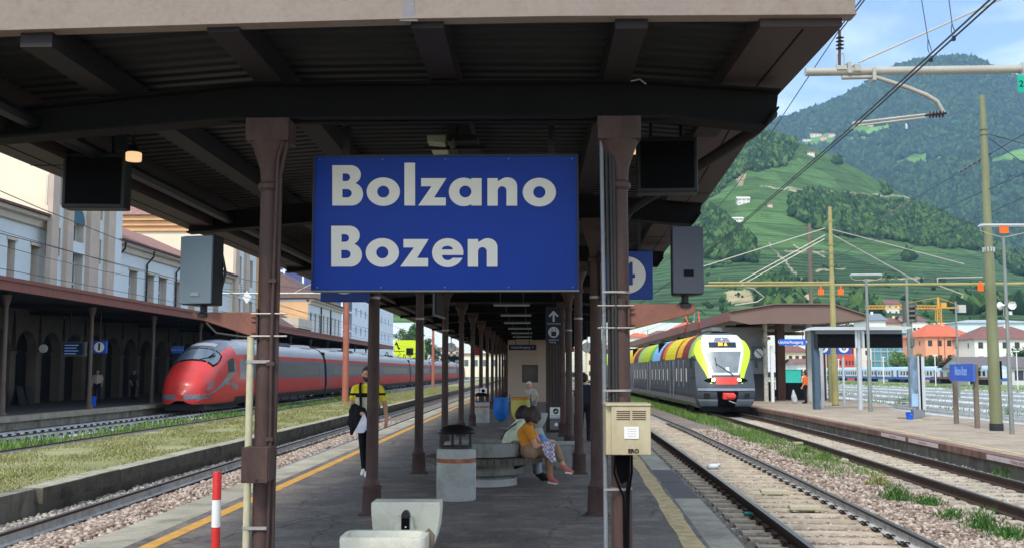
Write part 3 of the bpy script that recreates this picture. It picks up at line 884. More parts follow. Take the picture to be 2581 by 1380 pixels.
for py in (735,983,1232):
 z = zat(py,7.3); b = MB(); b.lathe([(0.076,-0.008),(0.076,0.008)],(XR0,7.4,z),18); b.box(XR0 - 0.13,XR0 + 0.02,7.30,7.308,z - 0.007,z + 0.007); b.build("strap",m_zinc,cr)
m_ivory = mat("ivory_cabinet_paint",(178,167,136),0.5,var=0.09,scale=5,fine=0.05,stretch=(1,1,0.35),stain=(150,126,88),stain_amt=0.55,stain_scale=6)
m_slot = mat("vent_slot",(70,48,34),0.8,var=0.1)
a0,a1 = on_y(1541,1020,7.02),on_y(1641,1146,7.02)
eb = thing("equipment_cabinet",((a0.x + a1.x) / 2,7.1,a1.z),"ivory metal cabinet with vent slots on the near right column","cabinet")
b = MB(); b.box(a0.x - 0.035,a1.x - 0.01,7.05,7.32,a1.z,a0.z); b.build("case",m_ivory,eb,bevel=0.004)
b = MB(); b.box(a0.x,a1.x,7.02,7.05,a1.z + 0.002,a0.z - 0.006); dr = b.build("door",m_ivory,eb,bevel=0.004)
b = MB(); b.box(a0.x - 0.04,a1.x + 0.004,7.012,7.33,a0.z - 0.004,a0.z + 0.012); b.build("lid",m_ivory,eb,bevel=0.003)
for col_ in range(2):
 for r_ in range(5):
  q0,q1 = on_y(1554 + col_ * 40,1034 + r_ * 5.1,7.02),on_y(1588 + col_ * 40,1036.6 + r_ * 5.1,7.02)
  b = MB(); b.box(q0.x,q1.x,7.0185,7.022,q1.z,q0.z); b.build("vent_slot",m_slot,dr)
q0,q1 = on_y(1573,1074,7.02),on_y(1610,1104,7.02)
b = MB(); b.box(q0.x,q1.x,7.014,7.019,q1.z,q0.z); pl = b.build("notice_plate",m_white,dr)
m_paleink = mat("faded_ink",(170,168,150),0.7)
for r_ in range(4):
 q0,q1 = on_y(1580 + (r_ % 2) * 3,1079 + r_ * 6,7.013),on_y(1604,1080.3 + r_ * 6,7.013)
 b = MB(); b.box(q0.x,q1.x,7.0125,7.0135,q1.z,q0.z); b.build("printed_line",m_paleink,pl)
pe = on_y(1597,1136,7.015)
text("ERO",0.038,(pe.x,7.017,pe.z),m_black,dr,depth=0.004,bold=0.0012)
# speakers on steel arms
m_speaker = mat("blue_grey_loudspeaker",(96,110,118),0.75,var=0.06,fine=0.12,fscale=300)
m_speaker_d = mat("dark_loudspeaker",(62,66,74),0.75,var=0.06,fine=0.12,fscale=300)
def arm(px_in,px_out,pytop,pyin,pyout,y,label,side):
 pi_,po = on_y(px_in,pytop,y),on_y(px_out,pytop,y)
 zin,zout = zat(pyin,y),zat(pyout,y)
 t = thing("bracket_arm",(pi_.x,y,zin),label,"bracket arm","steel speaker arms on the front columns")
 s = 1 if px_out > px_in else -1
 poly = [(pi_.x,pi_.z),(po.x - s * 0.01,po.z),(po.x,po.z - 0.015),(po.x,zout + 0.02),(po.x - s * 0.03,zout),(pi_.x,zin)]
 b = MB(); b.prism(poly,(0,y - 0.03,0),(1,0,0),(0,0,1),(0,0.06,0)); b.build("web_plate",m_brown2,t,bevel=0.006)
 b = MB(); b.box(pi_.x - 0.006,pi_.x + 0.006,y - 0.075,y + 0.075,zin - 0.02,pi_.z + 0.02); b.build("end_plate",m_brown,t)
 for f_ in (0.22,0.40,0.82):
  z = pi_.z + (zin - pi_.z) * f_
  b = MB(); b.prism([(0,-0.05),(0.13,0.0),(0,0.05)],(pi_.x,y,z),(s,0,0),(0,1,0),(0,0,0.008)); b.build("stiffener",m_brown,t)
 for f_ in (0.08,0.92):
  z = pi_.z + (zin - pi_.z) * f_
  b = MB(); b.tube([(pi_.x + s * 0.04,y - 0.085,z),(pi_.x - s * 0.22,y - 0.085,z)],0.006,6); b.build("tie_bolt",m_zinc,t)
 return t
arm(655,487,786,852,800,7.4,"rust brown bracket arm on left front column carrying the blue grey loudspeaker",-1)
arm(1582,1752,766,832,792,7.4,"rust brown bracket arm on right front column carrying the dark loudspeaker",1)
def speaker(cx,zt_,zb,w,d,y,rz,mt,label,badge_mat,wedge):
 t = thing("loudspeaker",(cx,y,zb),label,"loudspeaker","column loudspeakers on the bracket arms",rz)
 h = zt_ - zb
 b = MB(); b.prism([(-w / 2,0),(w / 2,0),(w * 0.36,d),(-w * 0.36,d)],(0,-d / 2,0),(1,0,0),(0,1,0),(0,0,h)); b.build("cabinet",m_dark,t,bevel=0.012,local=True)
 b = MB(); b.box(-w / 2 + 0.002,w / 2 - 0.002,-d / 2 - 0.022,-d / 2,0.006,h - 0.006); b.build("grille",mt,t,bevel=0.006,local=True)
 b = MB(); b.box(-0.035,0.035,-d / 2 - 0.028,-d / 2 - 0.022,0.06 if not wedge else 0.13,0.085 if not wedge else 0.175); b.build("badge",badge_mat,t,local=True)
 b = MB(); b.tube([(0,0,0.01),(0,0,-0.075)],0.026,10); b.lathe([(0.05,-0.085),(0.05,-0.06),(0.03,-0.05)],(0,0,0),10); b.build("stand_foot",m_dark,t,local=True)
 b = MB(); b.tube([(w * 0.3,d / 2 - 0.03,h * 0.1),(w * 0.42,d / 2,h * 0.5),(w * 0.3,d / 2 - 0.03,h * 0.9)],0.01,6); b.build("yoke",m_dark,t,local=True)
 return t
p0,p1_ = on_y(466,598,7.4),on_y(560,769,7.4)
speaker((p0.x + p1_.x) / 2 + 0.01,p0.z,p1_.z,0.26,0.20,7.4,R(-14),m_speaker,"blue grey box loudspeaker with silver badge on left arm",m_grey,False)
p0,p1_ = on_y(1684,574,7.4),on_y(1770,744,7.4)
speaker((p0.x + p1_.x) / 2 - 0.005,p0.z,p1_.z,0.225,0.17,7.4,R(7),m_speaker_d,"dark box loudspeaker with black badge on right arm",m_black,True)
b = MB(); b.tube([on_y(520,812,7.38),on_y(545,838,7.37),on_y(600,846,7.37),on_y(650,852,7.36)],0.008,6); b.build("speaker_cable",m_cable,smooth=True,label="grey cable drooping under the left loudspeaker arm",cat="cable")
# ------------------------------------------------------------------ the big station sign
m_signblue = mat("sign_blue_vinyl",(6,54,150),0.4,var=0.06,scale=1.2,fine=0.03,bump=0.12,bscale=2.6,stretch=(1,1,2.5),spec=0.2)
m_signwhite = mat("sign_letter_cream",(234,229,218),0.6,var=0.02,fine=0.02)
m_frame = mat("sign_dark_frame",(40,46,60),0.5,var=0.1)
m_blue = mat("small_sign_blue",(30,62,140),0.5,var=0.05,fine=0.03)
YS = 7.9
def sp(cx,cy): return on_y(750 + cx / 3.2787,370 + cy / 3.2787,YS)
s0,s1 = sp(130,75),sp(2330,1190)
sx0,sx1 = on_y(788,560,YS).x,on_y(1458.5,560,YS).x
sz1,sz0 = s0.z,s1.z
sign = thing("station_sign",((sx0 + sx1) / 2,YS,sz0),"large blue station name sign Bolzano Bozen under the canopy front","sign")
b = MB(); b.box(sx0,sx1,YS,YS + 0.14,sz0,sz1); b.build("sign_box",m_frame,sign,bevel=0.008)
b = MB(); b.grid([[(sx0 + 0.008 + (sx1 - sx0 - 0.016) * i_ / 30,YS - 0.012 - 0.004 * math.sin(math.pi * i_ / 30) * math.sin(math.pi * j_ / 16) - (0.004 * math.sin(i_ * 0.9) * max(0,1 - j_ / 3.0)),sz0 + 0.012 + (sz1 - sz0 - 0.02) * j_ / 16) for i_ in range(31)] for j_ in range(17)])
b.build("blue_face",m_signblue,sign,smooth=True)
b = MB(); b.box(sx0,sx1,YS - 0.024,YS,sz0 - 0.004,sz0 + 0.008); b.build("lower_rail",m_grey,sign)
for (xa,xb,za,zb2) in ((sx0,sx1,sz1 - 0.014,sz1),(sx0,sx0 + 0.014,sz0 + 0.008,sz1 - 0.014),(sx1 - 0.014,sx1,sz0 + 0.008,sz1 - 0.014)):
 b = MB(); b.box(xa,xb,YS - 0.022,YS,za,zb2); b.build("frame_edge",m_frame,sign)
for k in range(5):
 for zq in (sz0 + 0.03,sz1 - 0.035):
  xq = sx0 + 0.05 + (sx1 - sx0 - 0.1) * k / 4
  b = MB(); b.tube([(xq,YS - 0.018,zq),(xq,YS - 0.024,zq)],0.006,8); b.build("screw",m_grey,sign)
for px in (870,1390):
 xh = on_y(px,350,YS).x
 b = MB(); b.bar((xh,YS + 0.07,sz1 - 0.01),(xh,YS + 0.07,3.62),0.05,0.03); b.bar((xh,YS + 0.09,3.62),(xh,7.42,3.60),0.05,0.04); b.build("hanger",m_dark,sign)
def ell(cx,cy,rx,ry,a0,a1,n=40):
 return [(cx + rx * math.cos(R(a0 + (a1 - a0) * i_ / n)),cy + ry * math.sin(R(a0 + (a1 - a0) * i_ / n))) for i_ in range(n + 1)]
def g_o(cx,cy,rx=137,ry=117): return [ell(cx,cy,rx,ry,0,360,48)[:-1],ell(cx,cy,50,49,0,360,32)[:-1]]
def g_B(x,t,bt):
 s = bt - t
 o = [(x,bt),(x,t),(x + 150,t)] + ell(x + 150,t + s * 0.235,85,s * 0.235,-90,60,20) + [(x + 190,t + s * 0.465)] + ell(x + 160,t + s * 0.715,93,s * 0.285,-68,90,24) + [(x + 160,bt)]
 c1 = [(x + 85,t + s * 0.395),(x + 85,t + s * 0.205)] + ell(x + 113,t + s * 0.30,34,s * 0.095,-90,90,14)
 c2 = [(x + 83,t + s * 0.80),(x + 83,t + s * 0.592)] + ell(x + 122,t + s * 0.696,38,s * 0.104,-90,90,14)
 return [o,c1,c2]
def g_n(x,t,bt):
 return [[(x,t),(x + 85,t),(x + 85,t + 26)] + ell(x + 165,t + 66,80,73,215,360,20)[2:] + [(x + 245,bt),(x + 157,bt),(x + 157,t + 98)] + ell(x + 121,t + 103,36,37,0,-180,14) + [(x + 85,bt),(x,bt)]]
def g_a(cx,cy,st): return [[(st,cy - 113),(st + 85,cy - 113),(st + 85,cy + 112),(st,cy + 112)] + ell(cx,cy,123,117,59.7,300.3,44),ell(cx + 13,cy - 3,50,49,0,360,32)[:-1]]
def g_e(cx,cy): return [ell(cx,cy,129,119,9.5,-339,60) + [(cx + 47,cy + 43)] + ell(cx,cy + 19,47,43,34,180,14) ,[(cx - 49,cy - 26)] + ell(cx - 3,cy - 26,46,30,180,360,16)]
glyphs = [g_B(292,158,490),g_o(712,376),[[(886,138),(974,138),(974,490),(886,490)]],
   [[(1024,265),(1232,265),(1130,424),(1227,424),(1227,490),(1000,490),(1110,332),(1024,332)]],
   g_a(1375,378,1437),g_n(1570,265,491),g_o(1998,380,137,118),
   g_B(283,657,992),g_o(704,876,137,118),
   [[(878,766),(1086,766),(990,922),(1081,922),(1081,992),(852,992),(965,835),(878,835)]],
   g_e(1243,878),g_n(1408,766,993)]
for gl in glyphs:
 cu = bpy.data.curves.new("letter",'CURVE'); cu.dimensions = '2D'; cu.fill_mode = 'BOTH'; cu.extrude = 0.002
 for poly in gl:
  spn = cu.splines.new('POLY'); pts = [sp(*q) for q in poly]
  spn.points.add(len(pts) - 1); spn.use_cyclic_u = True
  for q,p in zip(spn.points,pts): q.co = (p.x,p.z,0,1)
 o = bpy.data.objects.new("letter",cu); COL.objects.link(o)
 me = bpy.data.meshes.new_from_object(o.evaluated_get(bpy.context.evaluated_depsgraph_get()))
 bpy.data.objects.remove(o); bpy.data.curves.remove(cu)
 me.name = "letter"; me.materials.clear(); me.materials.append(m_signwhite)
 me.transform(Matrix.Translation((0,YS - 0.022,0)) @ Matrix.Rotation(math.pi / 2,4,'X'))
 link("letter",me,sign)
# platform number boxes on the second pair of columns
def number_box(x0,x1,z0,z1,y,num,label):
 t = thing("platform_number_sign",((x0 + x1) / 2,y,z0),label,"sign","blue platform number boxes under the island canopy")
 b = MB(); b.box(x0,x1,y,y + 0.12,z0,z1); b.build("box",m_blue,t,bevel=0.006)
 c = Vector(((x0 + x1) / 2,y - 0.003,(z0 + z1) / 2))
 b = MB(); n = 36; r_ = (x1 - x0) * 0.36
 b.prism([(r_ * math.cos(2 * math.pi * k_ / n),r_ * math.sin(2 * math.pi * k_ / n)) for k_ in range(n)],c,(1,0,0),(0,0,1),(0,0.003,0)); b.build("white_disc",m_signwhite,t)
 text(num,r_ * 1.75,(c.x,y - 0.005,c.z),m_blue,t,depth=0.003,bold=0.006)
 for dx in (-0.15,0.15):
  b = MB(); b.bar((c.x + dx,y + 0.06,z1),(c.x + dx,y + 0.06,3.5),0.03); b.build("hanger",m_dark,t)
q0,q1 = on_y(816,762,12.3),on_y(936,640,12.3)
number_box(q0.x,q1.x,q0.z,q1.z,12.1,"3","blue box with white disc numbered 3, half hidden behind the station sign")
q0,q1 = on_y(1515,756,12.4),on_y(1640,637,12.4)
number_box(q0.x,q1.x,q0.z,q1.z,12.2,"4","blue box with white disc numbered 4 beside the right columns")
# ------------------------------------------------------------------ things hanging under the canopy
def monitor(px0,px1,pyb,y,zt,rz,label):
 a,c = on_y(px0,pyb,y),on_y(px1,pyb,y)
 t = thing("departure_monitor",((a.x + c.x) / 2,y,a.z),label,"monitor","dark double departure monitors under the canopy",rz)
 w = c.x - a.x; h = zt - a.z
 b = MB(); b.box(-w / 2,w / 2,-0.09,0.09,0,h); b.build("housing",m_dark,t,bevel=0.012,local=True)
 b = MB(); b.box(-w / 2 + 0.03,w / 2 - 0.03,-0.094,-0.09,0.035,h - 0.04); b.build("screen",m_black,t,local=True)
 for dx in (-w / 4,w / 4):
  b = MB(); b.tube([(dx,0,h),(dx,0,h + 0.16)],0.018,8); b.build("hanger",m_dark,t,local=True)
monitor(166,319,529,8.5,zat(385,8.5),R(4),"dark departure monitor seen from behind near the left eave")
monitor(1605,1757,490,8.5,zat(352,8.5),R(-3),"dark departure monitor hanging beside the right front column")
m_glow = mat("lit_lamp_glass",(240,220,190),0.4,emit=(255,206,150),estr=0.45)
def lamp(px,py,y,label,w):
 p = on_y(px,py,y)
 t = thing("globe_lamp",(p.x,y,p.z),label,"lamp","small lit lamps under the canopy")
 b = MB(); b.lathe([(0.0,-0.038),(w,-0.036),(w * 1.03,-0.02),(w * 1.03,0.03),(w * 0.9,0.036)],(0,0,0),16); b.build("glass_shade",m_glow,t,smooth=True,local=True)
 b = MB(); b.lathe([(w * 0.95,0.034),(w * 0.8,0.07),(w * 0.3,0.10),(0.015,0.11)],(0,0,0),14); b.build("cap",m_dark,t,smooth=True,local=True)
 b = MB(); b.tube([(0,0,0.1),(-0.005,0.0,0.16),(-0.06,0,0.18),(-0.1,0,0.15)],0.016,8); b.box(-0.13,-0.07,-0.04,0.04,0.05,0.3); b.build("arm",m_dark,t,local=True)
lamp(337,395,8.4,"small glowing amber lamp near the left dark monitor",0.062)
lamp(1594,378,9.6,"small glowing lamp behind the right front column",0.05)
m_lamp_dif = mat("dull_fluorescent_diffuser",(196,200,176),0.5,var=0.15,scale=6,stain=(120,118,96),stain_amt=0.5,stain_scale=8)
xa_,xb_ = on_y(1048,306,8.3),on_y(1200,306,8.3)
fx_ = thing("ceiling_light_fixture",(-0.72,9.2,3.62),"long dusty fluorescent fixture behind the top of the station sign","ceiling light")
b = MB(); b.prism([(-0.24,0.0),(-0.10,-0.012),(-0.08,0.05),(-0.24,0.05)],(-0.66,8.5,3.60),(1,0,0),(0,0,1),(0,1.7,0)); b.build("diffuser",m_lamp_dif,fx_)
b = MB(); b.prism([(-0.06,-0.01),(0.18,0.0),(0.18,0.05),(-0.06,0.05)],(-0.66,8.5,3.605),(1,0,0),(0,0,1),(0,1.7,0)); b.build("reflector",m_beam,fx_)
b = MB(); b.tube([(-0.70,8.4,3.60),(-0.70,10.3,3.60)],0.03,8); b.build("tube_lamp",m_dark,fx_)
for yq in (8.7,10.0):
 b = MB(); b.bar((-0.95,yq,3.585),(-0.42,yq,3.585),0.03); b.bar((-0.66,yq,3.59),(-0.66,yq,3.79),0.03); b.build("cross_bar",m_dark,fx_)
# rows of tube lights further in
m_tube = mat("unlit_tube_light",(206,206,200),0.4,var=0.04)
tl = thing("tube_light",(-0.62,22,3.4),"slim white tube light hung across the canopy, one of a long row","tube light","tube lights in a row under the island canopy")
b = MB(); b.tube([(-0.47,0,0),(0.47,0,0)],0.02,8); b.build("tube_lamp",m_tube,tl,local=True)
b = MB(); b.box(-0.48,0.48,-0.03,0.03,0.02,0.05); b.bar((-0.3,0,0.05),(-0.3,0,0.38),0.012); b.bar((0.3,0,0.05),(0.3,0,0.38),0.012); b.build("batten",m_grey,tl,local=True)
for k in range(1,13):
 copy_tree(tl,(-0.62 + 0.02 * (k % 3),22 + k * 4.95,3.4))
def disc_sign(x,y,z,r_,mt,label,glyph=None,size=0.0):
 t = thing("clock",(x,y,z),label,"clock","round white clocks under the island canopy")
 n = 28
 b = MB(); b.prism([(r_ * math.cos(2 * math.pi * k_ / n),r_ * math.sin(2 * math.pi * k_ / n)) for k_ in range(n)],(x,y,z),(1,0,0),(0,0,1),(0,0.06,0)); b.build("dial",m_white,t)
 b = MB(); b.bar((x,y - 0.004,z),(x + r_ * 0.1,y - 0.004,z + r_ * 0.75),r_ * 0.1,0.004); b.bar((x,y - 0.004,z),(x + r_ * 0.5,y - 0.004,z - r_ * 0.25),r_ * 0.12,0.004); b.build("hands",m_black,t)
 b = MB(); b.lathe([(r_ * 1.0,0),(r_ * 1.1,0),(r_ * 1.1,0.07),(r_ * 1.0,0.07)],(0,0,0),28,caps=False)
 b.v = [(x + p[0],y - 0.005 + p[2],z + p[1]) for p in b.v]; b.build("rim",m_dark,t)
 b = MB(); b.bar((x,y + 0.03,z + r_),(x,y + 0.03,3.5),0.03); b.build("hanger",m_dark,t)
p = on_y(1137,874,42); disc_sign(p.x,42,p.z,0.17,m_white,"round white clock hanging by the left columns of the island canopy")
p = on_y(1480,874,38); disc_sign(p.x,38,p.z,0.17,m_white,"round white clock hanging by the right columns of the island canopy")
# hanging arrow and lift sign
m_night = mat("dark_navy_panel",(24,28,56),0.5,var=0.05)
m_glyph = mat("grey_white_pictogram",(198,198,196),0.6,var=0.02)
a,c = on_y(1377,776,24),on_y(1414,868,24)
hs = thing("direction_sign",((a.x + c.x) / 2,24,c.z),"narrow dark blue hanging sign with up arrow and lift pictogram","sign")
w = c.x - a.x; xm = (a.x + c.x) / 2
b = MB(); b.box(a.x,c.x,24,24.06,c.z,a.z); b.build("panel",m_night,hs)
def hz(py): return zat(py,24)
b = MB(); u = w / 36
b.prism([(-2.5,-14),(2.5,-14),(2.5,4),(9,-3),(12.5,0.5),(0,13.5),(-12.5,0.5),(-9,-3),(-2.5,4)],(xm,23.996,hz(795)),(u,0,0),(0,0,u),(0,0.003,0)); b.build("arrow",m_glyph,hs)
b = MB(); b.prism([(13.5 * math.cos(2 * math.pi * k_ / 30),13.5 * math.sin(2 * math.pi * k_ / 30)) for k_ in range(30)],(xm,23.996,hz(836)),(u,0,0),(0,0,u),(0,0.003,0)); b.build("disc",m_glyph,hs)
b = MB(); b.prism([(-6,-9),(6,-9),(6,3),(-6,3)],(xm,23.993,hz(837)),(u,0,0),(0,0,u),(0,0.003,0)); b.prism([(-6,6),(-2,6),(-4,10)],(xm,23.993,hz(837)),(u,0,0),(0,0,u),(0,0.003,0)); b.prism([(2,10),(6,10),(4,6)],(xm,23.993,hz(837)),(u,0,0),(0,0,u),(0,0.003,0)); b.build("lift_pictogram",m_night,hs)
text("Uscita/Ausgang",0.052,(xm,23.995,hz(814)),m_glyph,hs,depth=0.002)
text("Ascensore",0.055,(xm,23.995,hz(855)),m_glyph,hs,depth=0.002)
text("Aufzug",0.055,(xm - 0.03,23.995,hz(861)),m_glyph,hs,depth=0.002)
b = MB(); b.bar((xm,24.03,a.z),(xm,24.03,3.77),0.03); b.build("hanger",m_dark,hs)
a,c = on_y(1282,867,44),on_y(1352,881,44)
us = thing("direction_sign",((a.x + c.x) / 2,44,c.z),"wide dark hanging sign Uscita Ausgang inside the canopy","sign")
b = MB(); b.box(a.x,c.x,44,44.1,c.z,a.z); b.build("panel",m_night,us)
text("Uscita/Ausgang  +",0.13,((a.x + c.x) / 2,43.99,(a.z + c.z) / 2),m_glyph,us,depth=0.003)
for xq in (a.x + 0.3,c.x - 0.3):
 b = MB(); b.bar((xq,44.05,a.z),(xq,44.05,3.77),0.03); b.build("hanger",m_dark,us)
a = on_y(1094,732,20); c = on_y(1118,800,21.2)
vm_ = thing("notice_cabinet",((a.x + c.x) / 2,20.5,c.z),"edge on hanging panel with pale frame inside the canopy","panel")
b = MB(); b.bar((a.x + 0.02,20,(a.z + c.z) / 2),(c.x - 0.02,21.3,(a.z + c.z) / 2),0.05,a.z - c.z - 0.06); b.build("board",m_beam,vm_)
b = MB(); b.bar((a.x,19.98,c.z),(a.x,19.98,a.z),0.04); b.bar((a.x,20,c.z),(c.x,21.3,c.z),0.06,0.03); b.build("frame",m_grey,vm_)
for xq,yq in ((a.x,20.1),(c.x,21.2)):
 b = MB(); b.bar((xq,yq,a.z),(xq,yq,3.8),0.03); b.build("hanger",m_dark,vm_)
for (px,py,w_,h_,y_,mt,lab) in ((1203,884,0.28,0.35,48,mat("red_notice",(170,40,40),0.5),"small red notice panel hanging among the left columns"),(1440,880,0.22,0.16,40,mat("red_notice_small",(176,44,40),0.5),"small red and white notice among the right columns")):
 p = on_y(px,py,y_); b = MB(); b.box(p.x - w_ / 2,p.x + w_ / 2,y_,y_ + 0.04,p.z - h_ / 2,p.z + h_ / 2); b.bar((p.x,y_ + 0.02,p.z + h_ / 2),(p.x,y_ + 0.02,3.77),0.02,0.02,1); b.build("hanging_notice",[mt,m_dark],label=lab,cat="notice")
# ------------------------------------------------------------------ platform furniture
m_conc = mat("cast_concrete",(170,172,166),0.85,var=0.1,scale=3,fine=0.14,fscale=90,bump=0.3,bscale=90,stain=(120,118,106),stain_amt=0.5,stain_scale=2.5)
m_conc_d = mat("weathered_concrete",(140,140,134),0.9,var=0.14,scale=3,fine=0.14,fscale=90,bump=0.3,bscale=90,stain=(86,82,72),stain_amt=0.75,stain_scale=2.6,stretch=(1,1,0.5))
m_lid = mat("black_bin_lid",(30,26,28),0.35,var=0.15,fine=0.1)
m_copper = mat("rusty_band",(150,84,52),0.5,metal=0.3,var=0.3,scale=18,stain=(210,170,120),stain_amt=0.6,stain_scale=12)
def litter_bin(loc,label):
 t = thing("litter_bin",loc,label,"litter bin","round concrete litter bins with black hoods")
 b = MB(); b.lathe([(0.255,0.0),(0.262,0.015),(0.262,0.49)],(0,0,0),32); b.lathe([(0.262,0.545),(0.262,0.635),(0.25,0.66),(0.22,0.67),(0.21,0.62)],(0,0,0),32); b.build("concrete_body",m_conc,t,smooth=True,local=True)
 b = MB(); b.lathe([(0.258,0.488),(0.264,0.492),(0.264,0.543),(0.258,0.547)],(0,0,0),32); b.build("band",m_copper,t,smooth=True,local=True)
 b = MB(); b.lathe([(0.0,0.63),(0.21,0.63),(0.21,0.70),(0.195,0.70)],(0,0,0),24); b.build("liner",m_lid,t,local=True)
 for a_ in (20,110,200,290):
  b = MB(); b.bar((0.19 * math.cos(R(a_)),0.19 * math.sin(R(a_)),0.62),(0.19 * math.cos(R(a_)),0.19 * math.sin(R(a_)),0.88),0.035); b.build("post",m_lid,t,local=True)
 b = MB(); b.lathe([(0.0,0.985),(0.09,0.975),(0.18,0.95),(0.24,0.915),(0.262,0.885),(0.255,0.862),(0.2,0.858),(0.0,0.862)],(0,0,0),32); b.build("hood",m_lid,t,smooth=True,local=True)
 return t
p = on_z(1146,1263,0)
bin1 = litter_bin((p.x,p.y + 0.25,0),"concrete litter bin with rusty band and black hood in front of the round bench")
p = on_z(1213,1064,0)
copy_tree(bin1,(p.x,p.y + 0.25,0),label="distant concrete litter bin with black hood below a small white notice")
p = on_z(1214,1052,0)
ns = thing("notice_stand",(p.x,36,0),"small white no smoking notice on a thin post behind the distant bin","notice")
zz = zat(985,36); xx_ = on_y(1218,985,36).x
b = MB(); b.box(xx_ - 0.13,xx_ + 0.13,36,36.02,zz - 0.12,zz + 0.12); b.build("plate",m_white,ns)
b = MB(); b.lathe([(0.06,0),(0.06,0.004)],(0,0,0),16); b.v = [(xx_ + q[0],35.995 + q[2],zz + 0.02 + q[1]) for q in b.v]; b.build("pictogram",m_black,ns)
b = MB(); b.bar((xx_,36.03,0),(xx_,36.03,zz),0.03); b.build("post",m_dark,ns)
# round bench
cB = Vector((on_y(1220,1150,15.75).x,15.75,0))
m_slat = mat("weathered_slats",(92,82,72),0.8,var=0.2,scale=8,fine=0.2,stain=(58,52,46),stain_amt=0.6,stain_scale=8,rnd=0.15)
bench = thing("round_bench",cB,"round concrete bench with slatted ring seat around a planter drum","bench")
b = MB(); b.lathe([(0.50,0.0),(0.50,0.105)],cB,40); b.build("plinth",m_conc,bench,smooth=True)
b = MB(); b.lathe([(0.44,0.1),(0.44,0.13),(0.60,0.17),(0.62,0.22),(0.62,0.36)],cB,40); b.build("drum",m_conc_d,bench,smooth=True)
b = MB(); b.lathe([(0.61,0.435),(0.61,0.60),(0.595,0.625),(0.54,0.63),(0.46,0.63),(0.44,0.60),(0.44,0.5)],cB,48); b.build("backrest_ring",m_conc_d,bench,smooth=True)
b = MB(); b.lathe([(0.44,0.56),(0.0,0.57)],cB,24); b.build("planter_soil",mat("dry_soil",(92,80,64),0.95,var=0.3,scale=20,bump=0.8),bench)
b = MB(); b.lathe([(0.58,0.36),(0.86,0.36),(0.86,0.385),(0.58,0.385)],cB,48); b.build("seat_frame",m_dark,bench)
ms = MB(); ms.prism([(0.59,-0.027),(0.875,-0.043),(0.875,0.043),(0.59,0.027)],(0,0,0.385),(1,0,0),(0,1,0),(0,0,0.035)); ms.prism([(0.865,-0.043),(0.885,-0.043),(0.885,0.043),(0.865,0.043)],(0,0,0.335),(1,0,0),(0,1,0),(0,0,0.08))
me_slat = ms.mesh("slat",m_slat)
for k in range(58):
 share("slat",me_slat,bench,cB,2 * math.pi * k / 58,local=False)
for k in range(6):
 a_ = R(20 + 60 * k); b = MB(); b.bar((cB.x + 0.6 * math.cos(a_),cB.y + 0.6 * math.sin(a_),0.27),(cB.x + 0.82 * math.cos(a_),cB.y + 0.82 * math.sin(a_),0.35),0.03,0.05); b.build("seat_bracket",m_dark,bench)
# drinking fountain in two pieces
m_font = mat("pale_fountain_concrete",(206,206,190),0.8,var=0.07,scale=4,fine=0.12,fscale=120,bump=0.3,bscale=120,stain=(168,164,140),stain_amt=0.5,stain_scale=5)
fa,fb_ = on_y(857,1332,8.5),on_y(1076,1332,8.5)
ft = thing("drinking_fountain",((fa.x + fb_.x) / 2,8.6,0),"pale concrete drinking fountain basin with upright tap block behind","fountain")
xm,wz,zt_ = (fa.x + fb_.x) / 2,(fb_.x - fa.x),zat(1335,8.82)
def rrect(cx,cy,w_,d_,r_,n=6):
 out = []
 for (sx,sy,a_) in ((1,1,0),(-1,1,90),(-1,-1,180),(1,-1,270)):
  for k_ in range(n + 1):
   aa = R(a_ + 90 * k_ / n); out.append((cx + sx * (w_ / 2 - r_) + r_ * math.cos(aa),cy + sy * (d_ / 2 - r_) + r_ * math.sin(aa)))
 return out
b = MB()
lv = [(0.62,0.30,0.0),(0.86,0.36,0.12),(0.99,0.42,zt_ * 0.55),(1.0,0.44,zt_ - 0.03),(0.985,0.43,zt_ - 0.005),(0.96,0.41,zt_),(0.86,0.34,zt_ - 0.004),(0.80,0.30,zt_ - 0.05),(0.6,0.2,zt_ - 0.09),(0.02,0.02,zt_ - 0.1)]
b.grid([[(x_,y_,z_) for x_,y_ in rrect(xm,8.62,wz * s_,d_,min(0.09,wz * s_ / 2 - 0.001,d_ / 2 - 0.001))] for s_,d_,z_ in lv],close=True)
b.build("basin",m_font,ft,smooth=True)
ba,bb_ = on_y(936,1264,9.15),on_y(1109,1264,9.15)
xb,wb,zb_ = (ba.x + bb_.x) / 2,bb_.x - ba.x,ba.z
prof = [(0.50,1.0),(0.505,0.93),(0.50,0.8),(0.485,0.62),(0.45,0.45),(0.40,0.3),(0.34,0.16),(0.33,0.0)]
poly = [(-x_ * wb,z_ * zb_) for x_,z_ in prof] + [(x_ * wb,z_ * zb_) for x_,z_ in reversed(prof)]
b = MB(); b.prism(poly,(xb,9.15,0),(1,0,0),(0,0,1),(0,0.26,0)); b.build("upright_block",m_font,ft,bevel=0.012)
b = MB()
b.prism([(-0.12,0.0),(0.12,0.0),(0.075,0.0 + zb_ * 0.8),(-0.055,zb_ * 0.8)],(xb - 0.005,9.03,0),(1,0,0),(0,0,1),(0,0.13,0)); b.build("tap_pedestal",m_font,ft,bevel=0.01)
pt = on_y(1022,1293,9.0); pk = on_y(1021,1318,9.0)
b = MB(); b.prism([(-0.035,-0.09),(0.035,-0.09),(0.035,0.04),(0.022,0.062),(-0.022,0.062),(-0.035,0.04)],(pk.x,9.005,pk.z),(1,0,0),(0,0,1),(0,0.03,0)); b.build("push_plate",m_black,ft,bevel=0.004)
b = MB(); b.sphere((pk.x + 0.005,9.0,pk.z - 0.03),0.008,8,5); b.build("button",m_white,ft)
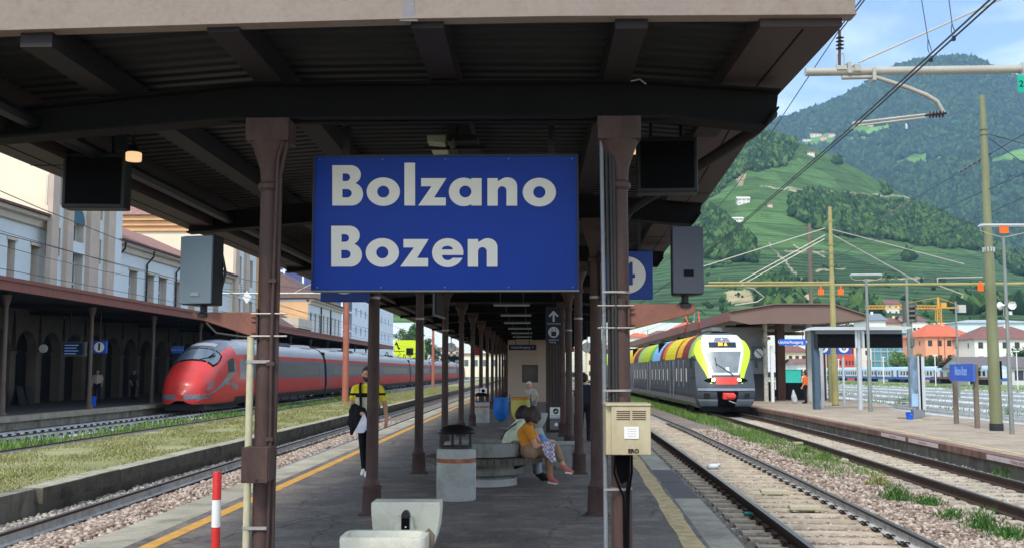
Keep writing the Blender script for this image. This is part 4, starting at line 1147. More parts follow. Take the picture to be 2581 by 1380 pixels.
b = MB(); b.prism([(-0.036,-0.03),(0.036,-0.03),(0.036,0.005),(0.02,0.03),(0.0,0.037),(-0.02,0.03),(-0.036,0.005)],(pt.x,8.99,pt.z - 0.01),(1,0,0),(0,0,1),(0,0.07,0)); b.build("spout",m_dark,ft,bevel=0.006)
p_ = on_y(1083,1352,8.75)
b = MB(); b.tube([(p_.x - 0.03,8.75,p_.z + 0.05),(p_.x + 0.01,8.75,p_.z + 0.01),(p_.x,8.75,p_.z - 0.1),(p_.x - 0.03,8.75,0.0)],0.035,8); b.build("waste_pipe",mat("rusty_waste_pipe",(122,104,84),0.7,var=0.25,scale=12),ft,smooth=True)
# red and white marker post
m_red = mat("red_reflective_band",(196,34,30),0.45,var=0.06)
pp = on_y(548,1187,7.9)
rw = thing("marker_post",(pp.x,7.9,0),"red and white banded marker post beside the near left column","post")
b = MB(); b.lathe([(0.033,0.0),(0.033,pp.z - 0.01),(0.027,pp.z),(0.0,pp.z)],(pp.x,7.9,0),16); b.build("pole",m_red,rw,smooth=True)
for (pa,pb) in ((1260,1329),(1400,1470)):
 b = MB(); b.lathe([(0.0338,zat(pb,7.9)),(0.0338,zat(pa,7.9))],(pp.x,7.9,0),16,caps=False); b.build("white_band",m_white,rw,smooth=True)
b = MB(); b.lathe([(0.08,0),(0.08,0.012),(0.04,0.02)],(pp.x,7.9,0),16); b.build("foot_plate",m_dark,rw)
# recycling bag holders, post with ash box, kiosk
m_bluebag = mat("blue_bag",(20,110,200),0.45,var=0.1,scale=6,bump=0.5,bscale=9)
m_yelbag = mat("yellow_translucent_bag",(206,196,96),0.5,var=0.1,scale=6,bump=0.5,bscale=9)
m_bluelid = mat("blue_bag_ring",(30,120,210),0.5)
m_orlid = mat("orange_bag_ring",(214,140,28),0.5)
def bag(px,py_top,y,mt,mlid,label,w_):
 p = on_y(px,py_top,y)
 t = thing("recycling_bag_holder",(p.x,y,0),label,"recycling bag","coloured recycling bag holders on the platform")
 b = MB(); b.lathe([(w_,0),(w_ + 0.03,0.01),(w_ + 0.03,0.06),(w_,0.07),(0,0.075)],(0,0,p.z - 0.07),20); b.build("ring_lid",mlid,t,smooth=True,local=True)
 b = MB()
 rows = []
 for q,(r_,z_) in enumerate(((1.0,0.0),(1.08,0.15),(1.05,0.35),(0.92,0.5),(0.6,0.6),(0.25,0.66),(0.03,0.67))):
  rows.append([(w_ * r_ * math.cos(2 * math.pi * j_ / 20) * (1 + 0.05 * math.sin(5 * j_ + q)),w_ * r_ * math.sin(2 * math.pi * j_ / 20),p.z - 0.05 - z_) for j_ in range(20)])
 b.grid(rows,close=True); b.build("bag",mt,t,smooth=True,local=True)
 b = MB(); b.bar((w_ + 0.05,0.05,0),(w_ + 0.05,0.05,p.z + 0.1),0.04); b.box(-0.05,w_ + 0.1,-0.15,0.25,0.0,0.03); b.build("stand",m_grey,t,local=True)
bag(1263,1000,31,m_bluebag,m_bluelid,"blue bag recycling holder beside a dark column",0.21)
bag(1312,1000,30,m_yelbag,m_orlid,"yellow bag recycling holder with orange ring lid",0.25)
m_wood = mat("dark_wood_cladding",(70,60,54),0.8,var=0.25,scale=6,stretch=(1,1,0.08),fine=0.2)
xw0,xw1 = on_y(1376,1000,29).x,on_y(1424,1000,29).x
wp = thing("clad_post",((xw0 + xw1) / 2,29,0),"broad dark wood clad post carrying the no smoking plate","post")
n_ = 6
for k in range(n_):
 xa,xb2 = xw0 + (xw1 - xw0) * k / n_,xw0 + (xw1 - xw0) * (k + 1) / n_
 b = MB(); b.box(xa + 0.004,xb2 - 0.004,29 + 0.006 * (k % 2),29.45,0,3.5); b.build("board",m_wood,wp)
a,c = on_y(1386,1025,28.9),on_y(1416,1053,28.9)
b = MB(); b.box(a.x,c.x,28.93,28.98,c.z,a.z); pl = b.build("no_smoking_plate",m_white,wp)
b = MB(); rr = (c.x - a.x) * 0.24; b.prism([(rr * math.cos(2 * math.pi * k_ / 20),rr * math.sin(2 * math.pi * k_ / 20)) for k_ in range(20)],((a.x + c.x) / 2,28.927,a.z - (a.z - c.z) * 0.36),(1,0,0),(0,0,1),(0,0.002,0)); b.build("pictogram",m_black,pl)
b = MB(); xm_,zm_ = (a.x + c.x) / 2,a.z - (a.z - c.z) * 0.36; b.box(xm_ - rr * 0.6,xm_ + rr * 0.6,28.923,28.925,zm_ - rr * 0.3,zm_ - rr * 0.05); b.bar((xm_ - rr * 0.2,28.924,zm_),(xm_ + rr * 0.4,28.924,zm_ + rr * 0.5),0.002,rr * 0.15); b.build("cigarette",m_white,pl)
text("Bitte benutzen",0.045,(xm_,28.926,c.z + 0.075),m_black,pl,depth=0.002)
text("den Aschenbecher",0.04,(xm_,28.926,c.z + 0.03),m_black,pl,depth=0.002)
a,c = on_y(1386,1054,28.85),on_y(1418,1082,28.85)
b = MB(); b.box(a.x,c.x,28.83,29.0,c.z,a.z - 0.01); ab = b.build("ash_box",mat("ash_box_grey",(104,108,110),0.45,metal=0.3),wp,bevel=0.01)
b = MB(); b.lathe([(0.04,0),(0.05,0.006),(0.03,0.01)],(0,0,0),12); b.v = [((a.x + c.x) / 2 + q[0],28.826 - q[2],(a.z + c.z) / 2 + q[1]) for q in b.v]; b.build("badge",m_white,ab)
m_kiosk = mat("kiosk_plaster",(190,170,150),0.85,var=0.06)
a,c = on_y(1280,866,58),on_y(1376,935,58)
ki = thing("waiting_room",((a.x + c.x) / 2,58,0),"beige waiting room block with dark window deep under the canopy","building")
wa,wb2 = on_y(1316,918,58),on_y(1356,962,58)
b = MB(); b.box(a.x,wa.x,58,63,0,3.45); b.box(wb2.x,c.x,58,63,0,3.45); b.box(wa.x,wb2.x,58,63,wa.z,3.45); b.box(wa.x,wb2.x,58,63,0,wb2.z); b.build("wall",m_kiosk,ki)
m_glassdark = mat("dark_window_glass",(40,48,52),0.12,var=0.1,spec=0.6)
b = MB(); b.box(wa.x,wb2.x,58.12,58.16,wb2.z,wa.z); b.build("window",m_glassdark,ki)
b = MB(); b.bar((wa.x,58.06,wa.z),(wb2.x,58.06,wa.z),0.1,0.08); b.bar((wa.x,58.06,wb2.z),(wb2.x,58.06,wb2.z),0.1,0.08); b.bar((wa.x,58.06,wb2.z),(wa.x,58.06,wa.z),0.08,0.08); b.bar((wb2.x,58.06,wb2.z),(wb2.x,58.06,wa.z),0.08,0.08); b.build("window_frame",m_dark,ki)
# second, smaller drinking fountain and ledge deeper in
p = on_z(1340,1052,0)
f2 = thing("small_fountain",(on_y(1358,1000,22).x,22,0),"small pale pedestal basin beyond the seated couple","fountain")
b = MB(); xq = on_y(1358,1000,22).x; b.lathe([(0.12,0.0),(0.15,0.25),(0.07,0.45),(0.15,0.6),(0.19,0.72),(0.19,0.76),(0.14,0.76),(0.1,0.68)],(xq,22,0.05),20); b.build("pedestal",m_conc,f2,smooth=True)
b = MB(); b.lathe([(0.25,0.0),(0.25,0.05)],(xq,22,0.0),20); b.build("foot",m_conc_d,f2)
lg = thing("low_ledge",(0.45,18.6,0),"low dark stone ledge joining the right hand columns","ledge")
b = MB(); xa,xb2 = on_y(1400,1100,18.4).x,on_y(1448,1100,18.4).x; b.box(xa,xb2,18.3,18.7,0,0.40); b.build("block",m_conc_d,lg,bevel=0.01)
b = MB(); b.box(xa - 0.02,xb2 + 0.02,18.28,18.72,0.40,0.44); b.build("slab",m_conc,lg,bevel=0.005)
# metal bench on the right where a person sits
rb = thing("metal_bench",(1.3,26.2,0),"narrow metal bench by the right platform edge","bench")
b = MB(); b.box(0.95,1.75,25.7,26.2,0.62,0.66); b.build("seat",m_grey,rb)
for x_ in (1.0,1.7):
 b = MB(); b.bar((x_,25.75,0),(x_,25.75,0.62),0.05); b.build("leg",m_dark,rb)
 b = MB(); b.bar((x_,26.15,0),(x_,26.15,0.62),0.05); b.build("leg",m_dark,rb)
# ================================================================== PEOPLE
def capsule(b,p0,p1,r0,r1,n=12):
 p0,p1 = Vector(p0),Vector(p1)
 d = p1 - p0
 L_ = max(d.length,1e-5); d = d / L_
 ref = Vector((0,0,1)) if abs(d.z) < 0.9 else Vector((1,0,0))
 s = d.cross(ref).normalized(); u = s.cross(d)
 rows = []
 k = 5
 for i_ in range(k + 1):
  t = -math.pi / 2 + (math.pi / 2) * i_ / k
  rows.append((p0 + d * (r0 * math.sin(t)),r0 * math.cos(t)))
 for i_ in range(k + 1):
  t = (math.pi / 2) * i_ / k
  rows.append((p1 + d * (r1 * math.sin(t)),r1 * math.cos(t)))
 b.grid([[c + (s * math.cos(2 * math.pi * j / n) + u * math.sin(2 * math.pi * j / n)) * max(r_,1e-4) for j in range(n)] for c,r_ in rows],close=True)
def finger_set(hand,direction,spread,curl,size=1.0):
 """four fingers and a thumb as small chains: returns list of capsules"""
 h,d = Vector(hand),Vector(direction).normalized()
 sp_ = Vector(spread).normalized(); c = Vector(curl).normalized()
 out = [(h - d * 0.045 * size,h + d * 0.02 * size,0.026 * size,0.03 * size,'skin'),
   (h - d * 0.02 * size + sp_ * 0.015,h + d * 0.025 * size + sp_ * 0.022 * size,0.02 * size,0.014 * size,'skin'),
   (h - d * 0.02 * size - sp_ * 0.015,h + d * 0.025 * size - sp_ * 0.022 * size,0.02 * size,0.014 * size,'skin')]
 for k,(off,ln) in enumerate(((-0.032,0.062),(-0.011,0.074),(0.011,0.070),(0.031,0.055))):
  a = h + d * 0.03 * size + sp_ * off * size
  m_ = a + (d * 0.85 + c * 0.45).normalized() * ln * 0.55 * size
  e = m_ + (d * 0.35 + c * 0.9).normalized() * ln * 0.5 * size
  out += [(a,m_,0.0095 * size,0.0088 * size,'skin'),(m_,e,0.0088 * size,0.0075 * size,'skin')]
 a = h - d * 0.02 * size - sp_ * 0.03 * size
 m_ = a + (d * 0.5 - sp_ * 0.8 + c * 0.3).normalized() * 0.035 * size
 e = m_ + (d * 0.9 - sp_ * 0.2 + c * 0.4).normalized() * 0.03 * size
 out += [(a,m_,0.012 * size,0.010 * size,'skin'),(m_,e,0.010 * size,0.008 * size,'skin')]
 return out
def head_prims(c,face,up=(0,0,1),s=1.0):
 c,f,u = Vector(c),Vector(face).normalized(),Vector(up).normalized()
 r_ = f.cross(u).normalized()
 return [(c + u * 0.035 * s - f * 0.015 * s,c + u * 0.03 * s + f * 0.01 * s,0.092 * s,0.086 * s,'skin'),
   (c - u * 0.03 * s + f * 0.015 * s,c - u * 0.075 * s + f * 0.045 * s,0.068 * s,0.042 * s,'skin'),
   (c - u * 0.005 * s + f * 0.085 * s,c - u * 0.03 * s + f * 0.104 * s,0.010 * s,0.015 * s,'skin'),
   (c - u * 0.058 * s + f * 0.082 * s - r_ * 0.02 * s,c - u * 0.058 * s + f * 0.082 * s + r_ * 0.02 * s,0.009 * s,0.009 * s,'lip'),
   (c + r_ * 0.088 * s + u * 0.01 * s,c + r_ * 0.09 * s - u * 0.025 * s,0.018 * s,0.012 * s,'skin'),
   (c - r_ * 0.088 * s + u * 0.01 * s,c - r_ * 0.09 * s - u * 0.025 * s,0.018 * s,0.012 * s,'skin'),
   (c + u * 0.024 * s + f * 0.078 * s - r_ * 0.034 * s,c + u * 0.022 * s + f * 0.078 * s - r_ * 0.03 * s,0.012 * s,0.012 * s,'eye'),
   (c + u * 0.024 * s + f * 0.078 * s + r_ * 0.034 * s,c + u * 0.022 * s + f * 0.078 * s + r_ * 0.03 * s,0.012 * s,0.012 * s,'eye')]
def blob(name,prims,material,parent,voxel=0.012,smooth_it=6,regions=None,local=True):
 b = MB()
 for (p0,p1,r0,r1,*_r) in prims: capsule(b,p0,p1,r0,r1)
 me = b.mesh("tmp",material if not isinstance(material,dict) else list(material.values()))
 o = bpy.data.objects.new("tmp",me); COL.objects.link(o)
 rm = o.modifiers.new("r",'REMESH'); rm.mode = 'VOXEL'; rm.voxel_size = voxel; rm.use_smooth_shade = True
 sm = o.modifiers.new("s",'SMOOTH'); sm.iterations = smooth_it; sm.factor = 0.5
 out = bpy.data.meshes.new_from_object(o.evaluated_get(bpy.context.evaluated_depsgraph_get()))
 bpy.data.objects.remove(o); bpy.data.meshes.remove(me)
 out.name = name
 out.materials.clear()
 if isinstance(material,dict):
  keys = list(material.keys())
  for k in keys: out.materials.append(material[k])
  n = len(out.polygons)
  cen = np.empty(n * 3,dtype=np.float32); out.polygons.foreach_get("center",cen); cen = cen.reshape(-1,3)
  best = np.full(n,1e9); idx = np.zeros(n,dtype=np.int32)
  for (p0,p1,r0,r1,reg) in prims:
   a = np.array(p0,float); d = np.array(p1,float) - a; L2 = max(d @ d,1e-9)
   t = np.clip(((cen - a) @ d) / L2,0,1)
   dist = np.linalg.norm(cen - (a + t[:,None] * d),axis=1) - (r0 + (r1 - r0) * t)
   k = dist < best
   best[k] = dist[k]; idx[k] = keys.index(reg)
  if regions is not None: idx = regions(cen,idx,keys)
  out.polygons.foreach_set("material_index",idx)
 else:
  out.materials.append(material)
 out.polygons.foreach_set("use_smooth",[True] * len(out.polygons))
 return link(name,out,parent,local)
cloth = lambda nm,c,**k: mat(nm,c,0.85,var=0.12,scale=9,fine=0.08,fscale=150,bump=0.35,bscale=22,spec=0.15,**k)
m_skin = mat("skin",(206,152,124),0.55,var=0.06,fine=0.04,spec=0.3)
m_lip = mat("lips",(176,104,92),0.5)
m_eye = mat("eye",(36,28,26),0.3)
m_hair = mat("dark_hair",(38,30,28),0.6,var=0.3,scale=40,stretch=(1,1,0.2),bump=0.5,bscale=120)
m_hair_b = mat("brown_hair",(64,50,42),0.6,var=0.3,scale=40,stretch=(1,1,0.2),bump=0.5,bscale=120)
m_blackcl = cloth("black_cloth",(30,30,34))
m_yellow_sh = cloth("yellow_shirt",(236,214,60))
m_pale_sh = cloth("pale_shirt",(206,204,176))
m_orange_sh = cloth("ochre_top",(206,138,50))
m_tan = cloth("tan_trousers",(150,122,98))
m_mint = cloth("pale_green_shirt",(218,226,198))
m_jeans = cloth("light_grey_jeans",(150,156,164))
m_shoe_w = mat("white_shoe",(226,222,216),0.6,var=0.06)
m_shoe_r = mat("pink_shoe",(188,104,88),0.6,var=0.1)
m_hivis = cloth("orange_work_shirt",(255,104,24))
m_navy = cloth("navy_jacket",(40,42,54))
m_beige = cloth("beige_shirt",(196,190,178))
# --- man walking towards the camera with a paper bag
pm = on_z(924,1199,0)
man = thing("person",(pm.x,pm.y,0),"person in yellow and black striped shirt walking with a white paper bag","person",rz=R(4))
pr = [((0,0,0.94),(0,0,1.0),0.135,0.14,'pants'),((-0.07,0,0.95),(0.07,0,0.95),0.115,0.115,'pants'),
  ((0,0,1.03),(0,0,1.18),0.135,0.145,'shirt'),((0,0,1.16),(0,0.01,1.34),0.145,0.14,'shirt'),
  ((-0.10,0.0,1.05),(-0.12,0.0,1.33),0.085,0.095,'shirt'),((0.10,0.0,1.05),(0.12,0.0,1.33),0.085,0.095,'shirt'),
  ((-0.165,0,1.41),(0.165,0,1.41),0.068,0.068,'shirt'),((0,0,1.40),(0,-0.005,1.46),0.085,0.06,'shirt'),
  ((0,0,1.44),(0,-0.015,1.55),0.056,0.054,'skin')]
pr += head_prims((0.0,-0.03,1.625),(0.18,-1,-0.12),s=0.98)
# legs: viewer left leg behind, right leg stepping forward
pr += [((-0.085,0.0,0.92),(-0.075,0.06,0.50),0.092,0.062,'pants'),((-0.075,0.06,0.50),(-0.055,0.16,0.10),0.062,0.046,'pants'),
  ((0.085,0.0,0.92),(0.05,-0.10,0.50),0.092,0.062,'pants'),((0.05,-0.10,0.50),(0.025,-0.12,0.10),0.062,0.046,'pants'),
  ((-0.055,0.18,0.09),(-0.065,0.08,0.045),0.042,0.045,'shoe'),((-0.065,0.08,0.04),(-0.07,0.02,0.035),0.042,0.035,'shoe'),
  ((0.025,-0.10,0.07),(0.02,-0.18,0.05),0.044,0.045,'shoe'),((0.02,-0.18,0.045),(0.015,-0.27,0.038),0.044,0.036,'shoe')]
# arms
pr += [((-0.2,0,1.40),(-0.235,0.0,1.26),0.064,0.058,'shirt'),((-0.235,0.0,1.26),(-0.25,0.01,1.12),0.048,0.042,'skin'),((-0.25,0.01,1.12),(-0.12,-0.16,1.03),0.04,0.03,'skin'),
  ((0.2,0,1.40),(0.25,0.02,1.24),0.064,0.058,'shirt'),((0.25,0.02,1.24),(0.285,0.04,1.12),0.048,0.042,'skin'),((0.285,0.04,1.12),(0.31,-0.03,0.90),0.04,0.028,'skin')]
pr += finger_set((0.305,-0.06,0.835),(-0.15,-0.2,-1),(0,1,0),(-1,0,-0.1))
pr += finger_set((-0.075,-0.19,1.01),(1,-0.5,-0.3),(0.2,-0.3,1),(0,0.6,-1))
def man_regions(cen,idx,keys):
 sh = idx == keys.index('shirt')
 z = cen[:,2]
 idx[sh & (z < 1.28)] = keys.index('pale')
 idx[sh & (z < 1.335) & (z > 1.265)] = keys.index('black')
 idx[sh & (z < 1.30) & (np.abs(cen[:,0]) > 0.19) & (z > 1.2)] = keys.index('shirt')
 return idx
blob("body",pr,{'pants': m_blackcl,'shirt': m_yellow_sh,'skin': m_skin,'lip': m_lip,'eye': m_eye,'shoe': m_shoe_w,'pale': m_pale_sh,'black': m_blackcl},man,0.0095,5,man_regions)
hc = Vector((0.0,-0.03,1.625))
blob("hair",[(hc + Vector((0,0.02,0.055)),hc + Vector((0,0.05,0.0)),0.095,0.085,0),(hc + Vector((0,-0.05,0.105)),hc + Vector((0,0.0,0.105)),0.04,0.05,0),(hc + Vector((-0.075,0.01,0.03)),hc + Vector((-0.082,0.0,0.0)),0.03,0.018,0),(hc + Vector((0.075,0.01,0.03)),hc + Vector((0.082,0.0,0.0)),0.03,0.018,0)],m_hair,man,0.012,4)
blob("beard",[(hc + Vector((-0.055,-0.03,-0.045)),hc + Vector((-0.02,-0.075,-0.088)),0.024,0.026,0),(hc + Vector((0.062,-0.02,-0.045)),hc + Vector((0.025,-0.075,-0.088)),0.024,0.026,0),(hc + Vector((-0.02,-0.078,-0.09)),hc + Vector((0.025,-0.078,-0.09)),0.028,0.028,0),(hc + Vector((-0.02,-0.092,-0.042)),hc + Vector((0.035,-0.09,-0.042)),0.009,0.009,0)],m_hair,man,0.008,3)
for s_ in (-1,1):
 b = MB(); b.tube([(s_ * 0.10,0.13,1.40),(s_ * 0.115,0.0,1.485),(s_ * 0.115,-0.10,1.43),(s_ * 0.10,-0.158,1.30),(s_ * 0.09,-0.162,1.15),(s_ * 0.12,-0.14,1.06)],0.022,8); b.build("shoulder_strap",m_blackcl,man,smooth=True,local=True)
blob("backpack",[((-0.1,0.2,1.12),(0.1,0.2,1.12),0.1,0.1,0),((-0.1,0.2,1.3),(0.1,0.2,1.3),0.1,0.1,0),((0,0.2,1.1),(0,0.2,1.35),0.12,0.12,0)],m_blackcl,man,0.02,6)
jk = blob("jacket",[((-0.20,-0.1,1.10),(-0.26,-0.04,0.85),0.07,0.06,0),((-0.13,-0.16,1.08),(-0.15,-0.15,0.80),0.06,0.05,0),((-0.26,-0.02,1.05),(-0.25,0.0,0.68),0.045,0.03,0),((-0.2,-0.12,0.95),(-0.22,-0.1,0.72),0.06,0.035,0),((-0.06,-0.15,1.06),(-0.05,-0.13,0.78),0.055,0.05,0)],m_blackcl,None,0.016,4)
jk.location = (pm.x,pm.y,0); jk.rotation_euler = (0,0,R(4))
tag(jk,"black jacket draped over the walking person's forearm","jacket")
m_paper = mat("white_paper_bag",(226,228,238),0.7,var=0.05,scale=8)
pb = thing("paper_bag",(pm.x,pm.y,0),"white folded paper bag hanging from the walking person's hand","bag",rz=R(4))
b = MB()
x0,y0 = -0.08,-0.235
b.add([(x0 - 0.12,y0 - 0.045,0.70),(x0 + 0.05,y0 - 0.045,0.71),(x0 + 0.10,y0 + 0.06,0.76),(x0 - 0.07,y0 + 0.06,0.75),
  (x0 - 0.06,y0 - 0.045,0.80),(x0 + 0.11,y0 - 0.045,0.86),(x0 + 0.11,y0 + 0.05,0.88),(x0 - 0.02,y0 + 0.06,0.85),(x0 + 0.03,y0 - 0.01,1.0),(x0 + 0.06,y0 + 0.01,1.0)],
  [(0,3,2,1),(0,1,5,4),(1,2,6,5),(2,3,7,6),(3,0,4,7),(4,5,9,8),(5,6,9),(6,7,8,9),(7,4,8)])
b.build("bag_body",m_paper,pb,bevel=0.004,local=True)
b = MB(); b.tube([(x0 + 0.03,y0 - 0.005,0.985),(x0 + 0.03,y0 + 0.0,1.02),(x0 + 0.05,y0 + 0.01,0.99)],0.005,6); b.build("handle",m_paper,pb,local=True)
def J(px,py,y): return on_y(px,py,y)
# --- seated woman with ochre top
wo = thing("person",(J(1338,1140,15.45).x,15.45,0.42),"person in ochre top and tan trousers sitting cross legged on the bench","person")
hip,ch,nk,hd = J(1337,1136,15.45),J(1324,1092,15.5),J(1331,1066,15.5),J(1343,1046,15.46)
pr = [(hip + Vector((0,-0.09,0)),hip + Vector((0,0.09,0)),0.125,0.125,'pants'),(hip + Vector((-0.03,0,0)),hip + Vector((-0.03,0,0.05)),0.13,0.125,'pants'),
  (hip + Vector((-0.03,0,0.1)),ch,0.118,0.122,'shirt'),(ch,nk + Vector((0,0,-0.05)),0.125,0.085,'shirt'),
  (nk + Vector((-0.01,-0.15,-0.055)),nk + Vector((-0.01,0.15,-0.055)),0.062,0.062,'shirt'),(nk + Vector((0,0,-0.02)),hd + Vector((-0.01,0,-0.05)),0.05,0.048,'skin')]
pr += head_prims(hd,(0.9,-0.15,-0.65),(0.5,0,0.85),0.95)
kA,aA = J(1398,1122,15.42),J(1419,1168,15.36)
kB,aB = J(1384,1142,15.55),J(1385,1196,15.48)
pr += [(hip + Vector((0,-0.07,0)),kA,0.095,0.068,'pants'),(kA,kA.lerp(aA,0.72),0.066,0.058,'pants'),(kA.lerp(aA,0.7),aA,0.043,0.036,'skin'),
  (aA + Vector((0,0,-0.03)),J(1429,1183,15.33),0.042,0.042,'shoe'),(J(1429,1183,15.33),J(1442,1188,15.3),0.04,0.03,'shoe'),
  (hip + Vector((0,0.09,0)),kB,0.095,0.07,'pants'),(kB,aB,0.068,0.052,'pants'),(aB,J(1389,1206,15.42),0.045,0.046,'shoe'),(J(1389,1207,15.42),J(1401,1212,15.36),0.044,0.034,'shoe')]
e1,w1 = J(1351,1124,15.26),J(1378,1114,15.26)
pr += [(nk + Vector((-0.01,-0.17,-0.06)),nk.lerp(e1,0.55) + Vector((0,-0.07,-0.02)),0.06,0.055,'shirt'),(nk.lerp(e1,0.5) + Vector((0,-0.075,-0.02)),e1,0.045,0.04,'skin'),(e1,w1,0.04,0.028,'skin')]
pr += finger_set(w1 + Vector((0.055,0,0.02)),(1,0.1,0.15),(0,1,0.2),(0.2,0,-1),0.95)
e2,w2 = J(1362,1120,15.68),J(1383,1110,15.52)
pr += [(nk + Vector((0,0.17,-0.06)),nk.lerp(e2,0.5) + Vector((0,0.07,0)),0.06,0.052,'shirt'),(nk.lerp(e2,0.5) + Vector((0,0.07,0)),e2,0.045,0.04,'skin'),(e2,w2,0.04,0.028,'skin')]
pr += finger_set(w2 + Vector((0.05,-0.03,0.0)),(1,-0.5,0),(0,1,0.3),(0.1,0,-1),0.95)
def sole_regions(cen,idx,keys):
 return idx
blob("body",pr,{'pants': m_tan,'shirt': m_orange_sh,'skin': m_skin,'lip': m_lip,'eye': m_eye,'shoe': m_shoe_r},wo,0.0095,5,None,local=False)
for (a,c) in ((J(1425,1189,15.33),J(1443,1191.5,15.3)),(J(1383,1214,15.45),J(1403,1217,15.36))):
 b = MB(); b.bar(a,c,0.085,0.03); b.build("shoe_sole",m_shoe_w,wo,bevel=0.012)
blob("hair",[(hd + Vector((0.01,0,0.05)),hd + Vector((-0.05,0,0.02)),0.10,0.10,0),(hd + Vector((-0.03,-0.06,0.02)),hd + Vector((0.01,-0.075,-0.06)),0.06,0.045,0),(hd + Vector((-0.03,0.06,0.02)),hd + Vector((0.01,0.075,-0.06)),0.06,0.045,0),(hd + Vector((-0.08,0,0.0)),hd + Vector((-0.07,0,-0.07)),0.07,0.05,0),(hd + Vector((0.06,-0.03,0.04)),hd + Vector((0.085,-0.05,-0.03)),0.06,0.045,0),(hd + Vector((0.02,-0.075,-0.03)),hd + Vector((0.05,-0.075,-0.085)),0.05,0.035,0),(hd + Vector((0.09,0.0,0.02)),hd + Vector((0.10,0.0,-0.02)),0.04,0.03,0)],m_hair_b,wo,0.014,4,local=False)
# checked cloth in the lap
m_check = mat("checked_cloth",(206,200,214),0.9,var=0.1,bump=0.4)
nt = m_check.node_tree
wv = nt.nodes.new("ShaderNodeTexChecker"); wv.inputs['Scale'].default_value = 30
wv.inputs['Color1'].default_value = (*lin((220,214,226)),1); wv.inputs['Color2'].default_value = (*lin((150,140,168)),1)
gg = nt.nodes.new("ShaderNodeNewGeometry"); nt.links.new(gg.outputs['Position'],wv.inputs['Vector'])
nt.links.new(wv.outputs['Color'],nt.nodes["Principled BSDF"].inputs['Base Color'])
rows = []
for i_ in range(15):
 t = i_ / 14
 row = []
 for j_ in range(11):
  u = j_ / 10
  px = 1366 + 34 * u + (10 * t if u < 0.5 else 2 * t) - 4 * math.sin(3 * t)
  py = 1112 - 6 * math.sin(u * 3) + t * (46 + 12 * math.sin(u * 2.2) - 16 * abs(u - 0.62))
  p = J(px,py,15.22 + 0.02 * math.sin(u * 11 + t * 2) - 0.03 * t)
  row.append(p)
 rows.append(row)
b = MB(); b.grid(rows)
o = b.build("checked_cloth",m_check,smooth=True,label="grey and white checked cloth hanging from the seated person's lap",cat="cloth")
md = o.modifiers.new("solid",'SOLIDIFY'); md.thickness = 0.008
bgp = J(1364,1104,15.75)
blob_bag = blob("blue_bag",[(bgp,bgp + Vector((0.03,0,-0.04)),0.07,0.075,0),(bgp + Vector((0.05,0,-0.02)),bgp + Vector((0.09,0,-0.09)),0.05,0.05,0)],mat("light_blue_bag",(92,150,214),0.6,var=0.1,bump=0.5,bscale=12),None,0.014,4)
tag(blob_bag,"light blue soft bag held between the seated couple","bag")
# --- man behind her, bent forward, pale green shirt
m2 = thing("person",(J(1300,1130,16.15).x,16.15,0.42),"person in pale green shirt with dark shoulder strap bent forward on the bench","person")
hp,c1,sh,hd = J(1292,1132,16.12),J(1296,1098,16.15),J(1314,1072,16.2),J(1319,1043,16.25)
pr = [(hp + Vector((0,-0.09,0)),hp + Vector((0,0.09,0)),0.135,0.135,'pants'),(hp + Vector((0.0,0,0.06)),c1,0.15,0.165,'shirt'),(hp + Vector((-0.04,-0.06,0.1)),c1 + Vector((-0.02,-0.08,0)),0.13,0.13,'shirt'),(c1,sh,0.165,0.13,'shirt'),(sh + Vector((0,-0.16,0)),sh + Vector((0,0.16,0)),0.085,0.085,'shirt'),(sh,hd,0.06,0.055,'skin')]
pr += head_prims(hd,(0.6,0.75,-0.35),(0.2,0.2,0.95),1.0)
kn,an = J(1352,1134,15.98),J(1357,1188,15.85)
kn2,an2 = J(1345,1132,16.35),J(1352,1182,16.3)
for (hh,k_,a_) in ((hp + Vector((0,-0.09,0)),kn,an),(hp + Vector((0,0.1,0)),kn2,an2)):
 pr += [(hh,k_,0.10,0.072,'pants'),(k_,a_,0.07,0.055,'jeans'),(a_ + Vector((0,0,-0.03)),a_ + Vector((0.1,-0.03,-0.085)),0.05,0.045,'shoe'),(a_ + Vector((0.06,-0.02,-0.085)),a_ + Vector((0.16,-0.04,-0.09)),0.046,0.035,'shoe')]
el = J(1345,1112,16.0); ha = J(1372,1108,15.85)
pr += [(sh + Vector((0.02,-0.18,-0.02)),el,0.065,0.055,'shirt'),(el,ha,0.042,0.03,'skin')] + finger_set(ha + Vector((0.05,0,0)),(1,0,-0.1),(0,1,0),(0.2,0,-1))
el = J(1345,1110,16.5); ha = J(1370,1108,16.2)
pr += [(sh + Vector((0.02,0.18,-0.02)),el,0.065,0.055,'shirt'),(el,ha,0.042,0.03,'skin')] + finger_set(ha + Vector((0.05,0,0)),(1,0,-0.1),(0,1,0),(0.2,0,-1))
blob("body",pr,{'pants': m_jeans,'jeans': m_jeans,'shirt': m_mint,'skin': m_skin,'lip': m_lip,'eye': m_eye,'shoe': m_blackcl},m2,0.012,5,None,local=False)
blob("hair",[(hd + Vector((0,0,0.05)),hd + Vector((-0.04,-0.04,0.0)),0.10,0.095,0),(hd + Vector((-0.03,-0.04,0.0)),hd + Vector((-0.03,-0.04,-0.06)),0.085,0.07,0)],m_hair,m2,0.016,3,local=False)
b = MB(); b.tube([J(1262,1106,15.93),J(1272,1088,15.93),J(1288,1074,15.99),J(1308,1062,16.08),J(1326,1055,16.2)],0.016,6); b.build("shoulder_strap",mat("olive_strap",(86,86,70),0.8),m2,smooth=True)
